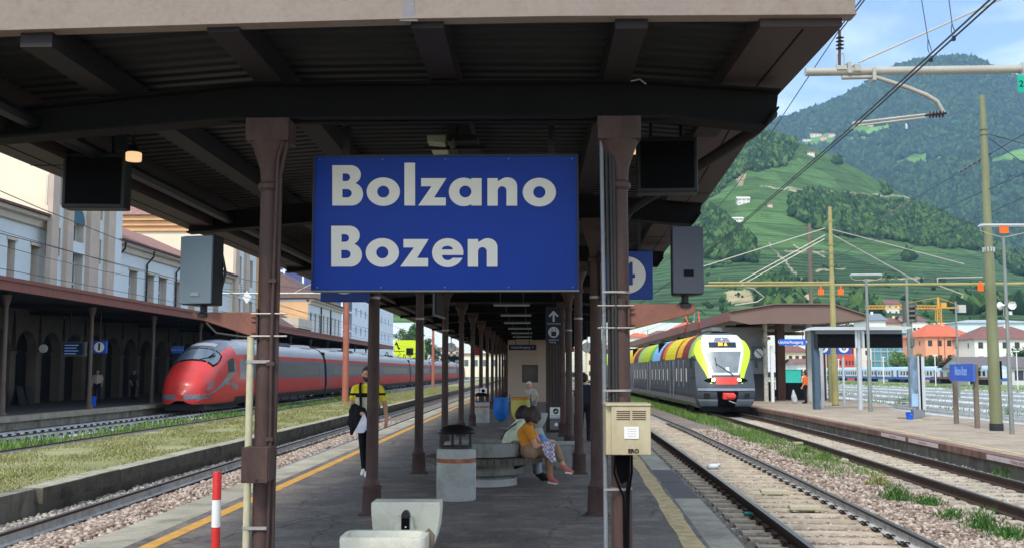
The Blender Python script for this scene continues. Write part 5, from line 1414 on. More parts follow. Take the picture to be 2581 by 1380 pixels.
# --- generic standing figure for people further off
def stander(loc,h,rz,mats_,label,group=None,lean=0.0,hat=None,voxel=0.02,arm_out=0.0,hairm=m_hair):
 t = thing("person",loc,label,"person",group,rz)
 k = h / 1.74
 V = lambda x,y,z: Vector((x,y - lean * max(0,z - 0.9),z)) * k
 pr = [(V(-0.06,0,0.95),V(0.06,0,0.95),0.13 * k,0.13 * k,'pants'),(V(0,0,1.03),V(0,0,1.34),0.14 * k,0.15 * k,'shirt'),(V(-0.1,0,1.05),V(-0.12,0,1.34),0.09 * k,0.1 * k,'shirt'),(V(0.1,0,1.05),V(0.12,0,1.34),0.09 * k,0.1 * k,'shirt'),
   (V(-0.16,0,1.41),V(0.16,0,1.41),0.07 * k,0.07 * k,'shirt'),(V(0,0,1.44),V(0,-0.01,1.56),0.055 * k,0.053 * k,'skin')]
 pr += head_prims(V(0,-0.02,1.63),(0,-1,-0.1),s=k)
 for s_ in (-1,1):
  pr += [(V(s_ * 0.09,0,0.92),V(s_ * 0.1,0.0,0.5),0.095 * k,0.068 * k,'pants'),(V(s_ * 0.1,0.0,0.5),V(s_ * 0.1,0.03,0.09),0.066 * k,0.052 * k,'pants'),(V(s_ * 0.1,0.03,0.06),V(s_ * 0.11,-0.15,0.04),0.048 * k,0.038 * k,'shoe'),
    (V(s_ * 0.21,0,1.40),V(s_ * 0.25,0.03,1.2),0.066 * k,0.06 * k,'shirt'),(V(s_ * 0.25,0.03,1.2),V(s_ * 0.26,0.03,1.13),0.05 * k,0.045 * k,'skin'),(V(s_ * 0.26,0.03,1.13),V(s_ * (0.25 + arm_out),-0.1,0.92),0.042 * k,0.032 * k,'skin')]
  pr += finger_set(V(s_ * (0.25 + arm_out),-0.13,0.86),(0,-0.25,-1),(0,1,0),(-s_,0,0),k)
 blob("body",pr,mats_,t,voxel if voxel < 0.018 else 0.014,4,None)
 hc = V(0,-0.02,1.63)
 blob("hair" if not hat else "cap",[(hc + Vector((0,0.02,0.055)) * k,hc + Vector((0,0.05,0.0)) * k,0.097 * k,0.088 * k,0)] + ([(hc + Vector((0,-0.06,0.06)) * k,hc + Vector((0,-0.14,0.05)) * k,0.05 * k,0.03 * k,0)] if hat else []),hat or hairm,t,0.016,3)
 return t
D = lambda sh,pa,so=m_blackcl: {'pants': pa,'shirt': sh,'skin': m_skin,'lip': m_lip,'eye': m_eye,'shoe': so}
p = on_y(1343,1000,32.5); stander((p.x,32.5,0),1.36,R(-35),D(m_beige,m_jeans),"person in beige with a pale cap bent over the recycling bags",lean=0.35,hat=m_shoe_w)
p = on_y(1474,1000,25.3); stander((p.x,25.3,0),1.60,R(160),D(m_navy,m_blackcl),"person in dark jacket standing by the narrow metal bench seen from behind")
p = on_y(2030,1000,59.0); wk = stander((p.x,p.y,ZP5),1.80,R(-115),D(m_hivis,m_blackcl),"worker in bright orange shirt and black trousers holding a clear bag",arm_out=0.03)
b = MB(); b.tube([(-0.10,-0.19,1.60),(0.10,-0.20,1.25),(0.2,-0.1,1.12)],0.02,6); b.build("shoulder_strap",m_blackcl,wk,local=True)
m_clearbag = mat("clear_plastic_bag",(196,204,206),0.3,var=0.15,scale=12,bump=0.6,bscale=10,alpha=0.75)
cb = blob("plastic_bag",[((0,0,0.75),(0.02,0,0.45),0.05,0.14,0),((0.02,0,0.4),(0.06,0,0.16),0.16,0.17,0)],m_clearbag,None,0.03,3)
q = on_y(2000,1000,59.0); cb.location = (q.x,p.y,ZP5); tag(cb,"clear plastic rubbish bag held beside the orange shirted worker","bag")
for (px,y_,rz_,lab,ms_) in ((337,60,70,"person in dark clothes with a white bag in the station arcade",D(m_navy,m_blackcl)),(246,57,10,"person in grey leaning in the shade of the station arcade",D(m_beige,m_navy))):
 q = on_x(px,950,-23.5); stander((q.x,q.y,0.05),1.72,R(rz_),ms_,lab)
# ================================================================== TRAINS
# ---- red high speed train on the left, nose towards the camera
m_tred = mat("train_red_paint",(206,50,42),0.4,var=0.05,scale=0.8,fine=0.04,spec=0.5,coat=0.15,stain=(128,52,50),stain_amt=0.4,stain_scale=0.9)
m_tgrey = mat("train_grey_paint",(118,122,130),0.38,var=0.06,scale=1,fine=0.04,spec=0.5,coat=0.3)
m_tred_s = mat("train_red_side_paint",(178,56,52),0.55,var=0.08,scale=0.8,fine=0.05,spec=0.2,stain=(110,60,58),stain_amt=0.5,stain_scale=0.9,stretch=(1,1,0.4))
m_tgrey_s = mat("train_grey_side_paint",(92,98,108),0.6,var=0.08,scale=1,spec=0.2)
m_tsilver = mat("train_roof_silver",(150,154,160),0.45,var=0.10,scale=1.2,fine=0.06,stain=(110,108,108),stain_amt=0.5,stain_scale=1.2)
m_tdark = mat("train_underframe",(44,44,48),0.7,var=0.2,scale=3,fine=0.15)
m_tglass = mat("train_dark_glass",(42,52,62),0.35,var=0.2,scale=0.7,spec=0.25)
m_screen = mat("windscreen_glass",(84,98,108),0.12,var=0.25,scale=0.9,spec=0.8)
m_lens = mat("headlight_lens",(150,110,112),0.15,var=0.1,spec=0.7)
RT = thing("high_speed_train",(-17.4,52,ZR),"red and grey high speed train with pointed nose at the station platform","train")
HALF = [(1.16,0.32),(1.30,0.45),(1.39,0.72),(1.415,1.05),(1.42,1.42),(1.415,1.62),(1.40,1.95),(1.375,2.35),(1.335,2.72),(1.28,2.98),(1.19,3.22),(1.04,3.44),(0.80,3.64),(0.45,3.76),(0.0,3.80)]
def ring(s_w,zb,zt,s,y0,flat=1.0):
 pts = []
 for sg in (-1,1):
  seq = HALF if sg < 0 else list(reversed(HALF))[1:]
  for (x,z) in seq:
   zz = zb + (z - 0.32) * (zt - zb) / (3.80 - 0.32)
   pts.append((-17.4 + sg * x * s_w,y0 + s,ZR + zz))
 return pts
NOSE = [(-0.14,0.16,0.60,0.92),(-0.08,0.30,0.50,1.04),(0.0,0.44,0.44,1.16),(0.05,0.54,0.41,1.34),(0.16,0.64,0.39,1.55),(0.4,0.74,0.40,1.80),(0.75,0.815,0.36,2.04),(1.2,0.87,0.34,2.32),(1.7,0.912,0.33,2.61),(2.2,0.94,0.32,2.90),(2.7,0.965,0.32,3.16),(3.2,0.98,0.32,3.38),(3.8,0.992,0.32,3.58),(4.5,1.0,0.32,3.71),(5.4,1.0,0.32,3.78),(6.5,1.0,0.32,3.80)]
Y0T = 50.6
def nose_at(s):
 xs = [n_[0] for n_ in NOSE]
 return [interp(s,xs,[n_[k] for n_ in NOSE]) for k in (1,2,3)]
svals = sorted(set([n_[0] for n_ in NOSE] + [0.28,0.57,0.97,1.45,1.95,2.45,2.95,3.5,4.1,4.9,5.9]))
b = MB()
rows = []
for s in svals:
 w_,zb,zt = nose_at(s)
 rows.append(ring(w_,zb,zt,s,Y0T))
b.grid(rows)
npt = len(rows[0])
for q in range(len(b.f)):
 i_,j_ = divmod(q,npt - 1)
 s = (svals[i_] + svals[i_ + 1]) / 2
 z = np.mean([b.v[k][2] for k in b.f[q]]) - ZR
 x = abs(np.mean([b.v[k][0] for k in b.f[q]]) + 17.4)
 if z < (0.44 if s < 2.5 else 0.44 + 0.15 * min(1,(s - 2.5) / 2)): b.m[q] = 3
 elif z > 2.95 and s > 2.7 and x < 1.0: b.m[q] = 4
 elif s > 5.0 and z > 2.98: b.m[q] = 2
 elif s > 5.3 and 1.62 < z < 2.72: b.m[q] = 1
 elif s < 0.9 and 0.66 < z < 0.9: b.m[q] = 1
b.add([rows[0][k] for k in range(npt)],[tuple(range(npt))],0)
nose = b.build("nose_car",[m_tred,m_tgrey,m_tsilver,m_tdark,mat("train_cab_roof_grey",(74,80,90),0.35,coat=0.4)],RT,smooth=True)
def surf(s,k,off=0.0):
 """point on the nose at distance s, k in 0..npt-1 fractional, pushed outwards"""
 w_,zb,zt = nose_at(s)
 rg = ring(w_,zb,zt,s,Y0T)
 k0 = int(min(max(k,0),npt - 2)); f_ = k - k0
 p = Vector(rg[k0]).lerp(Vector(rg[k0 + 1]),f_)
 c = Vector((-17.4,Y0T + s + 0.6,ZR + (zb + zt) / 2 - 0.5))
 d = (p - c).normalized()
 return p + d * off
def nose_patch(name,material,s0,s1,k0f,k1f,off=0.012,n=10,m_=10,parent=nose):
 rows = []
 for i_ in range(n + 1):
  s = s0 + (s1 - s0) * i_ / n
  a,c = k0f(i_ / n),k1f(i_ / n)
  rows.append([surf(s,a + (c - a) * j_ / m_,off) for j_ in range(m_ + 1)])
 b = MB(); b.grid(rows)
 return b.build(name,material,parent,smooth=True)
mid = (npt - 1) / 2
nose_patch("windscreen_surround",m_black,1.66,2.95,lambda t: mid - 3.7 - 0.6 * math.sin(math.pi * t),lambda t: mid + 3.7 + 0.6 * math.sin(math.pi * t),0.010)
ws = nose_patch("windscreen",m_screen,1.78,2.82,lambda t: mid - 3.4 - 0.5 * math.sin(math.pi * t),lambda t: mid + 3.4 + 0.5 * math.sin(math.pi * t),0.022)
nose_patch("roof_hatch",m_tsilver,3.2,3.7,lambda t: mid - 1.6,lambda t: mid + 1.6,0.02)
for sg in (-1,1):
 nose_patch("headlight",m_lens,0.55,1.5,lambda t: mid + sg * (7.5 - 0.3 * t - 0.9 * math.sin(math.pi * t)),lambda t: mid + sg * (7.7 - 0.3 * t + 0.9 * math.sin(math.pi * t)),0.012,8,6)
 nose_patch("side_window",m_tglass,3.3,4.3,lambda t: mid + sg * (5.6 - 0.2 * t),lambda t: mid + sg * (7.4 - 0.2 * t + 0.5 * t),0.012,6,6)
 # grey chevron on the flank
 nose_patch("grey_chevron",m_tgrey,0.9,4.6,lambda t: mid + sg * (9.6 - 3.2 * t),lambda t: mid + sg * (10.4 - 2.6 * t),0.008,14,3)
 nose_patch("grey_chevron",m_tgrey,2.9,4.9,lambda t: mid + sg * (8.6 + 1.7 * t),lambda t: mid + sg * (9.3 + 1.8 * t),0.007,8,3)
for sg in (-1,1):
 nose_patch("coupling_cover_seam",m_tdark,-0.1,1.3,lambda t: mid + sg * 10.3,lambda t: mid + sg * 10.45,0.012,10,1)
nose_patch("coupling_cover_seam",m_tdark,0.03,0.95,lambda t: mid + 8.6 + 2.5 * t,lambda t: mid + 8.75 + 2.5 * t,0.012,8,1)
b = MB(); b.tube([surf(1.75,mid + 0.8,0.04),surf(2.1,mid + 2.0,0.05),surf(2.45,mid + 2.6,0.05)],0.02,6); b.tube([surf(2.05,mid + 1.8,0.06),surf(2.5,mid + 2.2,0.05)],0.025,6); b.build("wiper",m_black,nose)
b = MB(); b.box(-17.4 - 1.0,-17.4 + 1.0,Y0T + 0.7,Y0T + 6.4,ZR + 0.10,ZR + 0.4); b.build("skirt",m_tdark,nose)
SIDE = [(x,z) for x,z in HALF]
def coach(y0,y1,first,idx):
 b = MB()
 rows = [ring(1.0,0.32,3.80,0.0,y) for y in (y0,(y0 + y1) / 2,y1)]
 b.grid(rows)
 for q in range(len(b.f)):
  z = np.mean([b.v[k][2] for k in b.f[q]]) - ZR
  b.m[q] = 3 if z < 0.72 else (1 if 1.62 < z < 2.72 else (2 if z > 2.98 else 0))
 b.add(rows[0],[tuple(range(npt))],3); b.add(rows[-1],[tuple(range(npt))],3)
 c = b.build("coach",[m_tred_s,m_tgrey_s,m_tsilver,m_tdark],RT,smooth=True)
 # window ribbon on each side
 for sg in (-1,1):
  a0 = y0 + (5.0 if first else 2.6); a1 = y1 - 2.4
  sl = [(1.404,1.80),(1.388,2.15),(1.365,2.5)]
  b = MB(); b.grid([[(-17.4 + sg * (x + 0.006),y + (-0.35 * (z - 1.8) if first and y == a0 else 0),ZR + z) for x,z in sl] for y in (a0,a1)]); b.build("window_band",m_tglass,c)
  for yd in (y0 + 1.5,y1 - 1.1):
   if first and yd < y0 + 3: continue
   for dy in (-0.42,0.42):
    b = MB(); b.bar((-17.4 + sg * 1.43,yd + dy,ZR + 0.95),(-17.4 + sg * 1.385,yd + dy,ZR + 2.62),0.05,0.02); b.build("door_rail",m_tsilver,c)
   b = MB(); b.grid([[(-17.4 + sg * (x + 0.007),y,ZR + z) for x,z in sl] for y in (yd - 0.2,yd + 0.2)]); b.build("door_window",m_tglass,c)
 for yb in (y0 + 3.6,y1 - 3.6):
  bo = MB(); bo.box(-17.4 - 1.05,-17.4 + 1.05,yb - 1.6,yb + 1.6,ZR + 0.3,ZR + 0.62); bg = bo.build("bogie",m_tdark,c)
  for dy in (-1.35,1.35):
   for sg in (-1,1):
    b = MB(); b.lathe([(0.0,-0.07),(0.43,-0.07),(0.43,0.05),(0.40,0.07),(0.12,0.07),(0,0.07)],(0,0,0),18); b.v = [(-17.4 + sg * (0.78 + v_[2]),yb + dy + v_[0],ZR + 0.43 + v_[1]) for v_ in b.v]; b.build("wheel",m_tdark,bg)
  for sg in (-1,1):
   b = MB(); b.box(-17.4 + sg * 1.1 - 0.1,-17.4 + sg * 1.1 + 0.1,yb - 0.35,yb + 0.35,ZR + 0.28,ZR + 0.75); b.build("axle_box",m_tsilver,bg)
 for sg in (-1,1):
  for k in range(4):
   ya = y0 + 6 + k * (y1 - y0 - 12) / 4
   b = MB(); b.box(-17.4 + sg * 1.2 - 0.1,-17.4 + sg * 1.2 + 0.1,ya + 0.2,ya + (y1 - y0 - 12) / 4 - 0.2,ZR + 0.22,ZR + 0.6); b.build("underfloor_box",m_tdark,c)
 for k in range(3):
  ya = y0 + (y1 - y0) * (k + 0.6) / 3.4
  b = MB(); b.prism([(-0.75,3.70),(0.75,3.70),(0.6,3.92),(-0.6,3.92)],(-17.4,ya,ZR),(1,0,0),(0,0,1),(0,3.0,0)); b.build("roof_unit",m_tsilver if k != 1 else m_tdark,c)
 return c
yc = Y0T + 6.5
LEN = [21.5,26.2,26.2,26.2,26.2,26.2,21.0]
for k,L_ in enumerate(LEN):
 coach(yc,yc + L_,k == 0,k)
 yc += L_
 if k < len(LEN) - 1:
  b = MB(); b.box(-17.4 - 1.22,-17.4 + 1.22,yc,yc + 0.75,ZR + 0.5,ZR + 3.5); b.build("gangway_bellows",m_black,RT)
  yc += 0.75
# tail
b = MB(); rows = []
for s in reversed(svals):
 w_,zb,zt = nose_at(s); rg = ring(w_,zb,zt,0,0); rows.append([(p[0],yc + 6.5 - s,p[2]) for p in rg])
b.grid(rows); b.build("tail_car",m_tred,RT,smooth=True)
# folded pantograph
for yp in (132,150):
 b = MB(); z0 = ZR + 3.85
 b.tube([(-17.8,yp,z0),(-17.4,yp + 1.8,z0 + 0.45),(-17.4,yp + 0.2,z0 + 0.75)],0.04,6); b.tube([(-18.1,yp + 0.2,z0 + 0.78),(-16.7,yp + 0.2,z0 + 0.78)],0.05,6); b.build("pantograph",m_black,RT)
for y in (118,134,140):
 b = MB(); b.tube([(-17.1,y,ZR + 3.8),(-17.1,y + 0.8,ZR + 4.25),(-17.1,y + 1.9,ZR + 4.2),(-17.1,y + 2.6,ZR + 3.85)],0.045,6); b.build("roof_cable",m_black,RT)
# ---- grey regional train with coloured roof on the right
XF = X_T5
FT = thing("regional_train",(XF(51),51.5,ZR),"dark grey regional train with lime front and multicoloured roof panels","train")
m_fdark = mat("train_dark_grey_side",(70,78,86),0.5,var=0.1,scale=1.2,fine=0.05,spec=0.25,stain=(96,100,104),stain_amt=0.5,stain_scale=1.6,stretch=(1,0.6,0.3))
m_flime = mat("train_lime_paint",(196,222,40),0.35,var=0.03,coat=0.4)
m_fwhite = mat("train_white_front",(214,224,236),0.3,var=0.03,coat=0.4)
m_fred = mat("train_red_panel",(214,64,54),0.4,var=0.05)
m_fbump = mat("train_grey_bumper",(130,138,150),0.35,var=0.06,coat=0.3)
m_flight = mat("lit_headlight",(255,248,200),0.2,emit=(255,240,150),estr=6.0)
m_ledamber = mat("amber_led_text",(255,170,40),0.5,emit=(255,160,30),estr=2.5)
m_fscreen = mat("pale_windscreen",(124,132,136),0.3,var=0.25,scale=1.5,spec=0.3)
FY = 50.8
def fhalf(z):          # half width of the cross section
 return interp(z,[0.22,0.45,0.9,1.4,2.2,2.75,3.15,3.5,3.8,3.98,4.05],[1.20,1.36,1.43,1.44,1.44,1.42,1.34,1.18,0.92,0.6,0.3])
def ffront(x, z):      # how far the front surface lies behind the buffer line
 a = interp(z,[0.2,0.6,1.0,1.3,1.75,2.2,3.15,3.6,3.9,4.05],[0.55,0.16,0.0,0.06,0.30,0.52,0.98,1.30,1.85,2.6])
 return a + 0.42 * (abs(x) / 1.44) ** 2.4
def fx_at(y): return XF(y)
fzs = [0.22,0.45,0.7,0.9,1.1,1.4,1.75,2.0,2.3,2.6,2.85,3.05,3.25,3.45,3.65,3.8,3.92,4.0,4.05]
b = MB()
cap = [[(XF(FY) + fhalf(z) * t,FY + ffront(fhalf(z) * t,z),ZR + z) for t in np.linspace(-1,1,23)] for z in fzs]
b.grid(cap)
fc = b.build("cab_front",m_fdark,FT,smooth=True)
def fpatch(name,material,poly,off=0.02,rows=14,cols=10,parent=fc):
 zmin,zmax = min(p[1] for p in poly),max(p[1] for p in poly)
 out = []
 for i_ in range(rows + 1):
  z = zmin + (zmax - zmin) * min(max(i_ / rows,1e-4),1 - 1e-4)
  xs = []
  for (a,c) in zip(poly,poly[1:] + poly[:1]):
   if (a[1] - z) * (c[1] - z) <= 0 and a[1] != c[1]:
    xs.append(a[0] + (c[0] - a[0]) * (z - a[1]) / (c[1] - a[1]))
  x0_,x1_ = min(xs),max(xs)
  out.append([(XF(FY) + x0_ + (x1_ - x0_) * j_ / cols,FY + ffront(x0_ + (x1_ - x0_) * j_ / cols,z) - off,ZR + z) for j_ in range(cols + 1)])
 bb = MB(); bb.grid(out)
 return bb.build(name,material,parent,smooth=True)
# lime wings and white face
fpatch("lime_wing",m_flime,[(-0.70,1.45),(-0.80,1.45),(-0.98,1.95),(-1.30,2.6),(-1.42,3.0),(-1.34,3.3),(-1.14,3.62),(-0.98,3.70),(-0.72,2.0)],0.018)
fpatch("lime_wing",m_flime,[(0.70,1.45),(0.80,1.45),(0.98,1.95),(1.30,2.6),(1.42,3.0),(1.34,3.3),(1.14,3.62),(0.98,3.70),(0.72,2.0)],0.018)
fpatch("white_face",m_fwhite,[(-0.66,1.86),(0.66,1.86),(0.98,2.8),(1.06,3.3),(0.98,3.72),(0.85,3.88),(-0.85,3.88),(-0.98,3.72),(-1.06,3.3),(-0.98,2.8)],0.022)
fpatch("windscreen",m_fscreen,[(-0.60,1.98),(0.60,1.98),(0.88,3.02),(-0.88,3.02)],0.03)
fpatch("display_panel",m_tglass,[(-0.68,3.22),(0.68,3.22),(0.68,3.50),(-0.68,3.50)],0.03)
fpatch("lamp_recess",m_tgrey,[(-0.42,3.52),(0.42,3.52),(0.30,3.74),(-0.30,3.74)],0.03)
fpatch("red_panel",m_fred,[(-0.50,1.40),(0.50,1.40),(0.66,1.76),(-0.66,1.76)],0.03)
for sg in (-1,1):
 fpatch("headlight_housing",m_black,[(sg * 0.46,1.62),(sg * 0.62,1.48),(sg * 0.85,1.50),(sg * 1.10,1.60),(sg * 0.85,1.72),(sg * 0.62,1.74)],0.034,8,8)
 hp_ = Vector((XF(FY) + sg * 0.62,FY + ffront(0.62,1.61) - 0.04,ZR + 1.61))
 b = MB(); b.lathe([(0.0,0.03),(0.07,0.02),(0.10,0.0),(0.10,-0.03)],(0,0,0),16); b.v = [(hp_.x + v_[0],hp_.y - v_[2],hp_.z + v_[1]) for v_ in b.v]; b.build("headlight",m_flight,fc)
 b = MB(); b.tube([(XF(FY) + sg * 1.38,FY + 1.1,ZR + 2.62),(XF(FY) + sg * 1.62,FY + 0.95,ZR + 2.70),(XF(FY) + sg * 1.62,FY + 0.95,ZR + 2.25)],0.035,6); b.box(XF(FY) + sg * 1.62 - 0.07,XF(FY) + sg * 1.62 + 0.07,FY + 0.9,FY + 1.0,ZR + 2.2,ZR + 2.65); b.build("mirror",m_dark,fc)
 fpatch("fog_lamp",m_tdark,[(sg * 0.85,0.72),(sg * 1.12,0.72),(sg * 1.12,0.98),(sg * 0.85,0.98)],0.06,4,4)
fpatch("bumper",m_fbump,[(-1.40,1.10),(1.40,1.10),(1.38,1.22),(-1.38,1.22)],0.05)
fpatch("lower_bumper",m_fbump,[(-1.24,0.34),(1.24,0.34),(1.38,0.68),(-1.38,0.68)],0.05)
fpatch("coupler_opening",m_black,[(-0.42,0.30),(0.42,0.30),(0.52,1.08),(-0.52,1.08)],0.06)
b = MB(); cxf = XF(FY); b.box(cxf - 0.26,cxf + 0.30,FY - 0.28,FY + 0.3,ZR + 0.68,ZR + 1.0); b.box(cxf - 0.10,cxf + 0.34,FY - 0.40,FY - 0.2,ZR + 0.74,ZR + 0.94); b.build("coupler",m_fred,fc,bevel=0.05)
b = MB(); b.tube([(cxf + 0.0,FY - 0.3,ZR + 0.62),(cxf + 0.32,FY - 0.35,ZR + 0.5)],0.03,6); b.build("coupler_hose",m_tsilver,fc)
b = MB(); b.box(cxf - 1.15,cxf + 1.15,FY + 0.35,FY + 1.2,ZR + 0.08,ZR + 0.30); b.build("snow_plough",m_black,fc)
b = MB(); b.tube([(cxf - 0.45,FY + ffront(-0.5,2.5) - 0.07,ZR + 2.42),(cxf + 0.25,FY + ffront(0.2,1.95) - 0.08,ZR + 1.95),(cxf + 0.35,FY + ffront(0.2,1.9) - 0.08,ZR + 1.84)],0.02,6); b.tube([(cxf - 0.45,FY + ffront(-0.45,2.75) - 0.07,ZR + 2.72),(cxf - 0.42,FY + ffront(-0.4,2.3) - 0.07,ZR + 2.30)],0.016,6); b.build("wiper",m_black,fc)
text("RLA",0.26,(cxf,FY + ffront(0,3.36) - 0.05,ZR + 3.36),m_ledamber,fc,depth=0.01,bold=0.008)
b = MB(); b.sphere((cxf,FY + ffront(0,3.62) - 0.03,ZR + 3.62),0.06,8,6); b.build("top_lamp",m_white,fc)
fpatch("cab_paper",m_white,[(0.02,2.05),(0.18,2.05),(0.18,2.25),(0.02,2.25)],0.036,2,2)
# sides: body sections with vertical seams, windows, doors and coloured roof
def roofline(z): return fhalf(z)
ROOFC = [("lime",(196,222,40),0.0,2.3),("sage_green",(140,186,110),2.3,3.4),("dark_red",(122,44,34),3.4,6.0),("orange_yellow",(230,168,20),6.0,8.2),("brown_red",(132,58,34),8.2,9.0),("yellow",(212,196,30),9.0,13.5),("orange",(206,106,30),13.5,15.0),("dark_red",(122,44,34),15.0,16.2),("sky_blue",(130,180,226),16.2,20.5),("green",(100,168,62),20.5,22.5),("yellow_green",(176,190,34),22.5,28.0),("sage_green",(140,186,110),28.0,30.5),("dark_red",(122,44,34),30.5,34),("orange_yellow",(230,168,20),34,37),("yellow",(212,196,30),37,44),("sky_blue",(130,180,226),44,50),("dark_red",(122,44,34),50,55),("lime",(196,222,40),55,74)]
rm = {}
for nm,c_,*_ in ROOFC:
 if nm not in rm: rm[nm] = mat("roof_" + nm,c_,0.6,var=0.05,fine=0.04,spec=0.12)
ZRF = [2.72,2.9,3.05,3.25,3.45,3.65,3.8,3.92,4.0,4.05]
rw = 0
for nm,c_,s0,s1 in ROOFC:
 b = MB()
 sa = s0 if s0 > 0 else 0
 for sg in (-1,1):
  lower = 2.72 if (rw % 3) else 2.80
  zz_ = [lower] + [z for z in ZRF if z > lower]
  rows = []
  for y in ([FY + s0,FY + s1] if s0 > 0 else [None,FY + s1]):
   rows.append([(XF(y if y else FY) + sg * (fhalf(z) + 0.012),(y if y is not None else FY + ffront(fhalf(z),z)),ZR + z + 0.006) for z in zz_])
  b.grid(rows)
 rows = [[(XF(FY + s0) - 0.33,FY + (s0 if s0 > 0 else ffront(0.3,4.05)),ZR + 4.056),(XF(FY + s0) + 0.33,FY + (s0 if s0 > 0 else ffront(0.3,4.05)),ZR + 4.056)],[(XF(FY + s1) - 0.33,FY + s1,ZR + 4.056),(XF(FY + s1) + 0.33,FY + s1,ZR + 4.056)]]
 b.grid(rows)
 b.build("roof_panel",rm[nm],FT)
 rw += 1
b = MB()
bz = [z for z in fzs if z <= 2.9]
yl = ys(FY + 2.2,FY + 74,6)
for sg in (-1,1):
 rows = [[(XF(FY) + sg * fhalf(z),FY + ffront(fhalf(z),z),ZR + z) for z in bz]] + [[(XF(y) + sg * fhalf(z),y,ZR + z) for z in bz] for y in yl]
 b.grid(rows)
body = b.build("body_side",m_fdark,FT)
m_fskirt = mat("train_lower_grey",(112,120,130),0.4,var=0.08,coat=0.2)
for sg in (-1,1):
 b = MB(); b.grid([[(XF(y) + sg * (fhalf(z) + 0.008),y,ZR + z) for z in (0.24,0.45,0.72)] for y in [FY + 1.2] + yl]); b.build("lower_panel",m_fskirt,body)
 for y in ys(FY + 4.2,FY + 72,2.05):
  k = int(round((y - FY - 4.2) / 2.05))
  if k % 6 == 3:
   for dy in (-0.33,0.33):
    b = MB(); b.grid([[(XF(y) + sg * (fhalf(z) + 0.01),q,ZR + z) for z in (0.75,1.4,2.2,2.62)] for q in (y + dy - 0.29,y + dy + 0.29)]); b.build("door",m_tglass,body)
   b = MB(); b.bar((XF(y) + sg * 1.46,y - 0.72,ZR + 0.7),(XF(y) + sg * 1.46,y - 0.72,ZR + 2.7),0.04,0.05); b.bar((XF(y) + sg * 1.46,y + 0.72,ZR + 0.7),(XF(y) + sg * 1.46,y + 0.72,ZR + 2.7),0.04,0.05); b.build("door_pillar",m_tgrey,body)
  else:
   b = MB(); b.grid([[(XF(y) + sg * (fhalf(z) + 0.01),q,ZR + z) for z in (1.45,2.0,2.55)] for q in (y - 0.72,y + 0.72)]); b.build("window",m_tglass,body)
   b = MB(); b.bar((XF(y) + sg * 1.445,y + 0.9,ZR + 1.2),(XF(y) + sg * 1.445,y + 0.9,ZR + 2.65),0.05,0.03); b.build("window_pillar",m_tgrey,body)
   b = MB(); b.grid([[(XF(y) + sg * (fhalf(z) + 0.014),q,ZR + z) for z in (1.5,2.2)] for q in (y - 0.35,y + 0.05)]); b.build("painted_reflection",m_white,body)  # white strip stands for a bright vertical reflection in the window
for yb in (FY + 4.0,FY + 20,FY + 37,FY + 54,FY + 70):
 b = MB(); b.box(XF(yb) - 1.25,XF(yb) + 1.25,yb - 1.3,yb + 1.3,ZR + 0.05,ZR + 0.5); bg = b.build("bogie",m_black,FT)
 for dy in (-1.2,1.2):
  for sg in (-1,1):
   b = MB(); b.lathe([(0.0,-0.06),(0.4,-0.06),(0.4,0.06),(0.0,0.06)],(0,0,0),16); b.v = [(XF(yb) + sg * (0.75 + v_[2]),yb + dy + v_[0],ZR + 0.4 + v_[1]) for v_ in b.v]; b.build("wheel",m_tdark,bg)
for sg in (-1,1):
 b = MB(); b.grid([[(XF(FY) + sg * (fhalf(z) + 0.012),FY + ffront(fhalf(z),z) + dd,ZR + z) for dd in d_] for z,d_ in ((1.75,(0.08,1.9)),(2.1,(0.08,1.7)),(2.5,(0.10,1.1)),(2.75,(0.35,0.6)))]); b.build("cab_side_window",m_tglass,body)
 b = MB(); b.grid([[(XF(y) + sg * (fhalf(z) + 0.012),y,ZR + z) for z in (1.3,2.0,2.6)] for y in (FY + 2.9,FY + 3.25)]); b.build("cab_door_window",m_tglass,body)
# side part of the lime wing behind the front corner
for s0 in (FY + 17.5,FY + 35.5,FY + 54):
 b = MB(); b.box(XF(s0) - 1.3,XF(s0) + 1.3,s0,s0 + 0.5,ZR + 0.5,ZR + 3.9); b.build("gangway_bellows",m_black,FT)
# pantograph, raised
yp = FY + 12; xp = XF(yp); z0 = ZR + 4.06
pan = MB(); pan.box(xp - 0.6,xp + 0.6,yp - 0.6,yp + 0.6,z0,z0 + 0.15); pa = pan.build("pantograph",m_tdark,FT)
for sg in (-1,1):
 b = MB(); b.tube([(xp + sg * 0.4,yp + 0.5,z0 + 0.15),(xp + sg * 0.35,yp - 0.9,z0 + 0.9),(xp + sg * 0.45,yp + 0.1,z0 + 1.65)],0.035,6); b.build("pantograph_arm",m_fred,pa)
b = MB(); b.tube([(xp - 0.85,yp + 0.1,z0 + 1.45),(xp - 0.5,yp + 0.1,z0 + 1.68),(xp + 0.5,yp + 0.1,z0 + 1.68),(xp + 0.85,yp + 0.1,z0 + 1.45)],0.03,6); b.build("collector_bow",m_tdark,pa)
for k,yy_ in enumerate((FY + 4,FY + 24,FY + 40)):
 b = MB(); b.prism([(-0.4,0),(0.4,0),(0.35,0.12),(-0.35,0.12)],(XF(yy_),yy_,ZR + 4.05),(1,0,0),(0,0,1),(0,3.5,0)); b.build("roof_unit",m_tdark,FT)
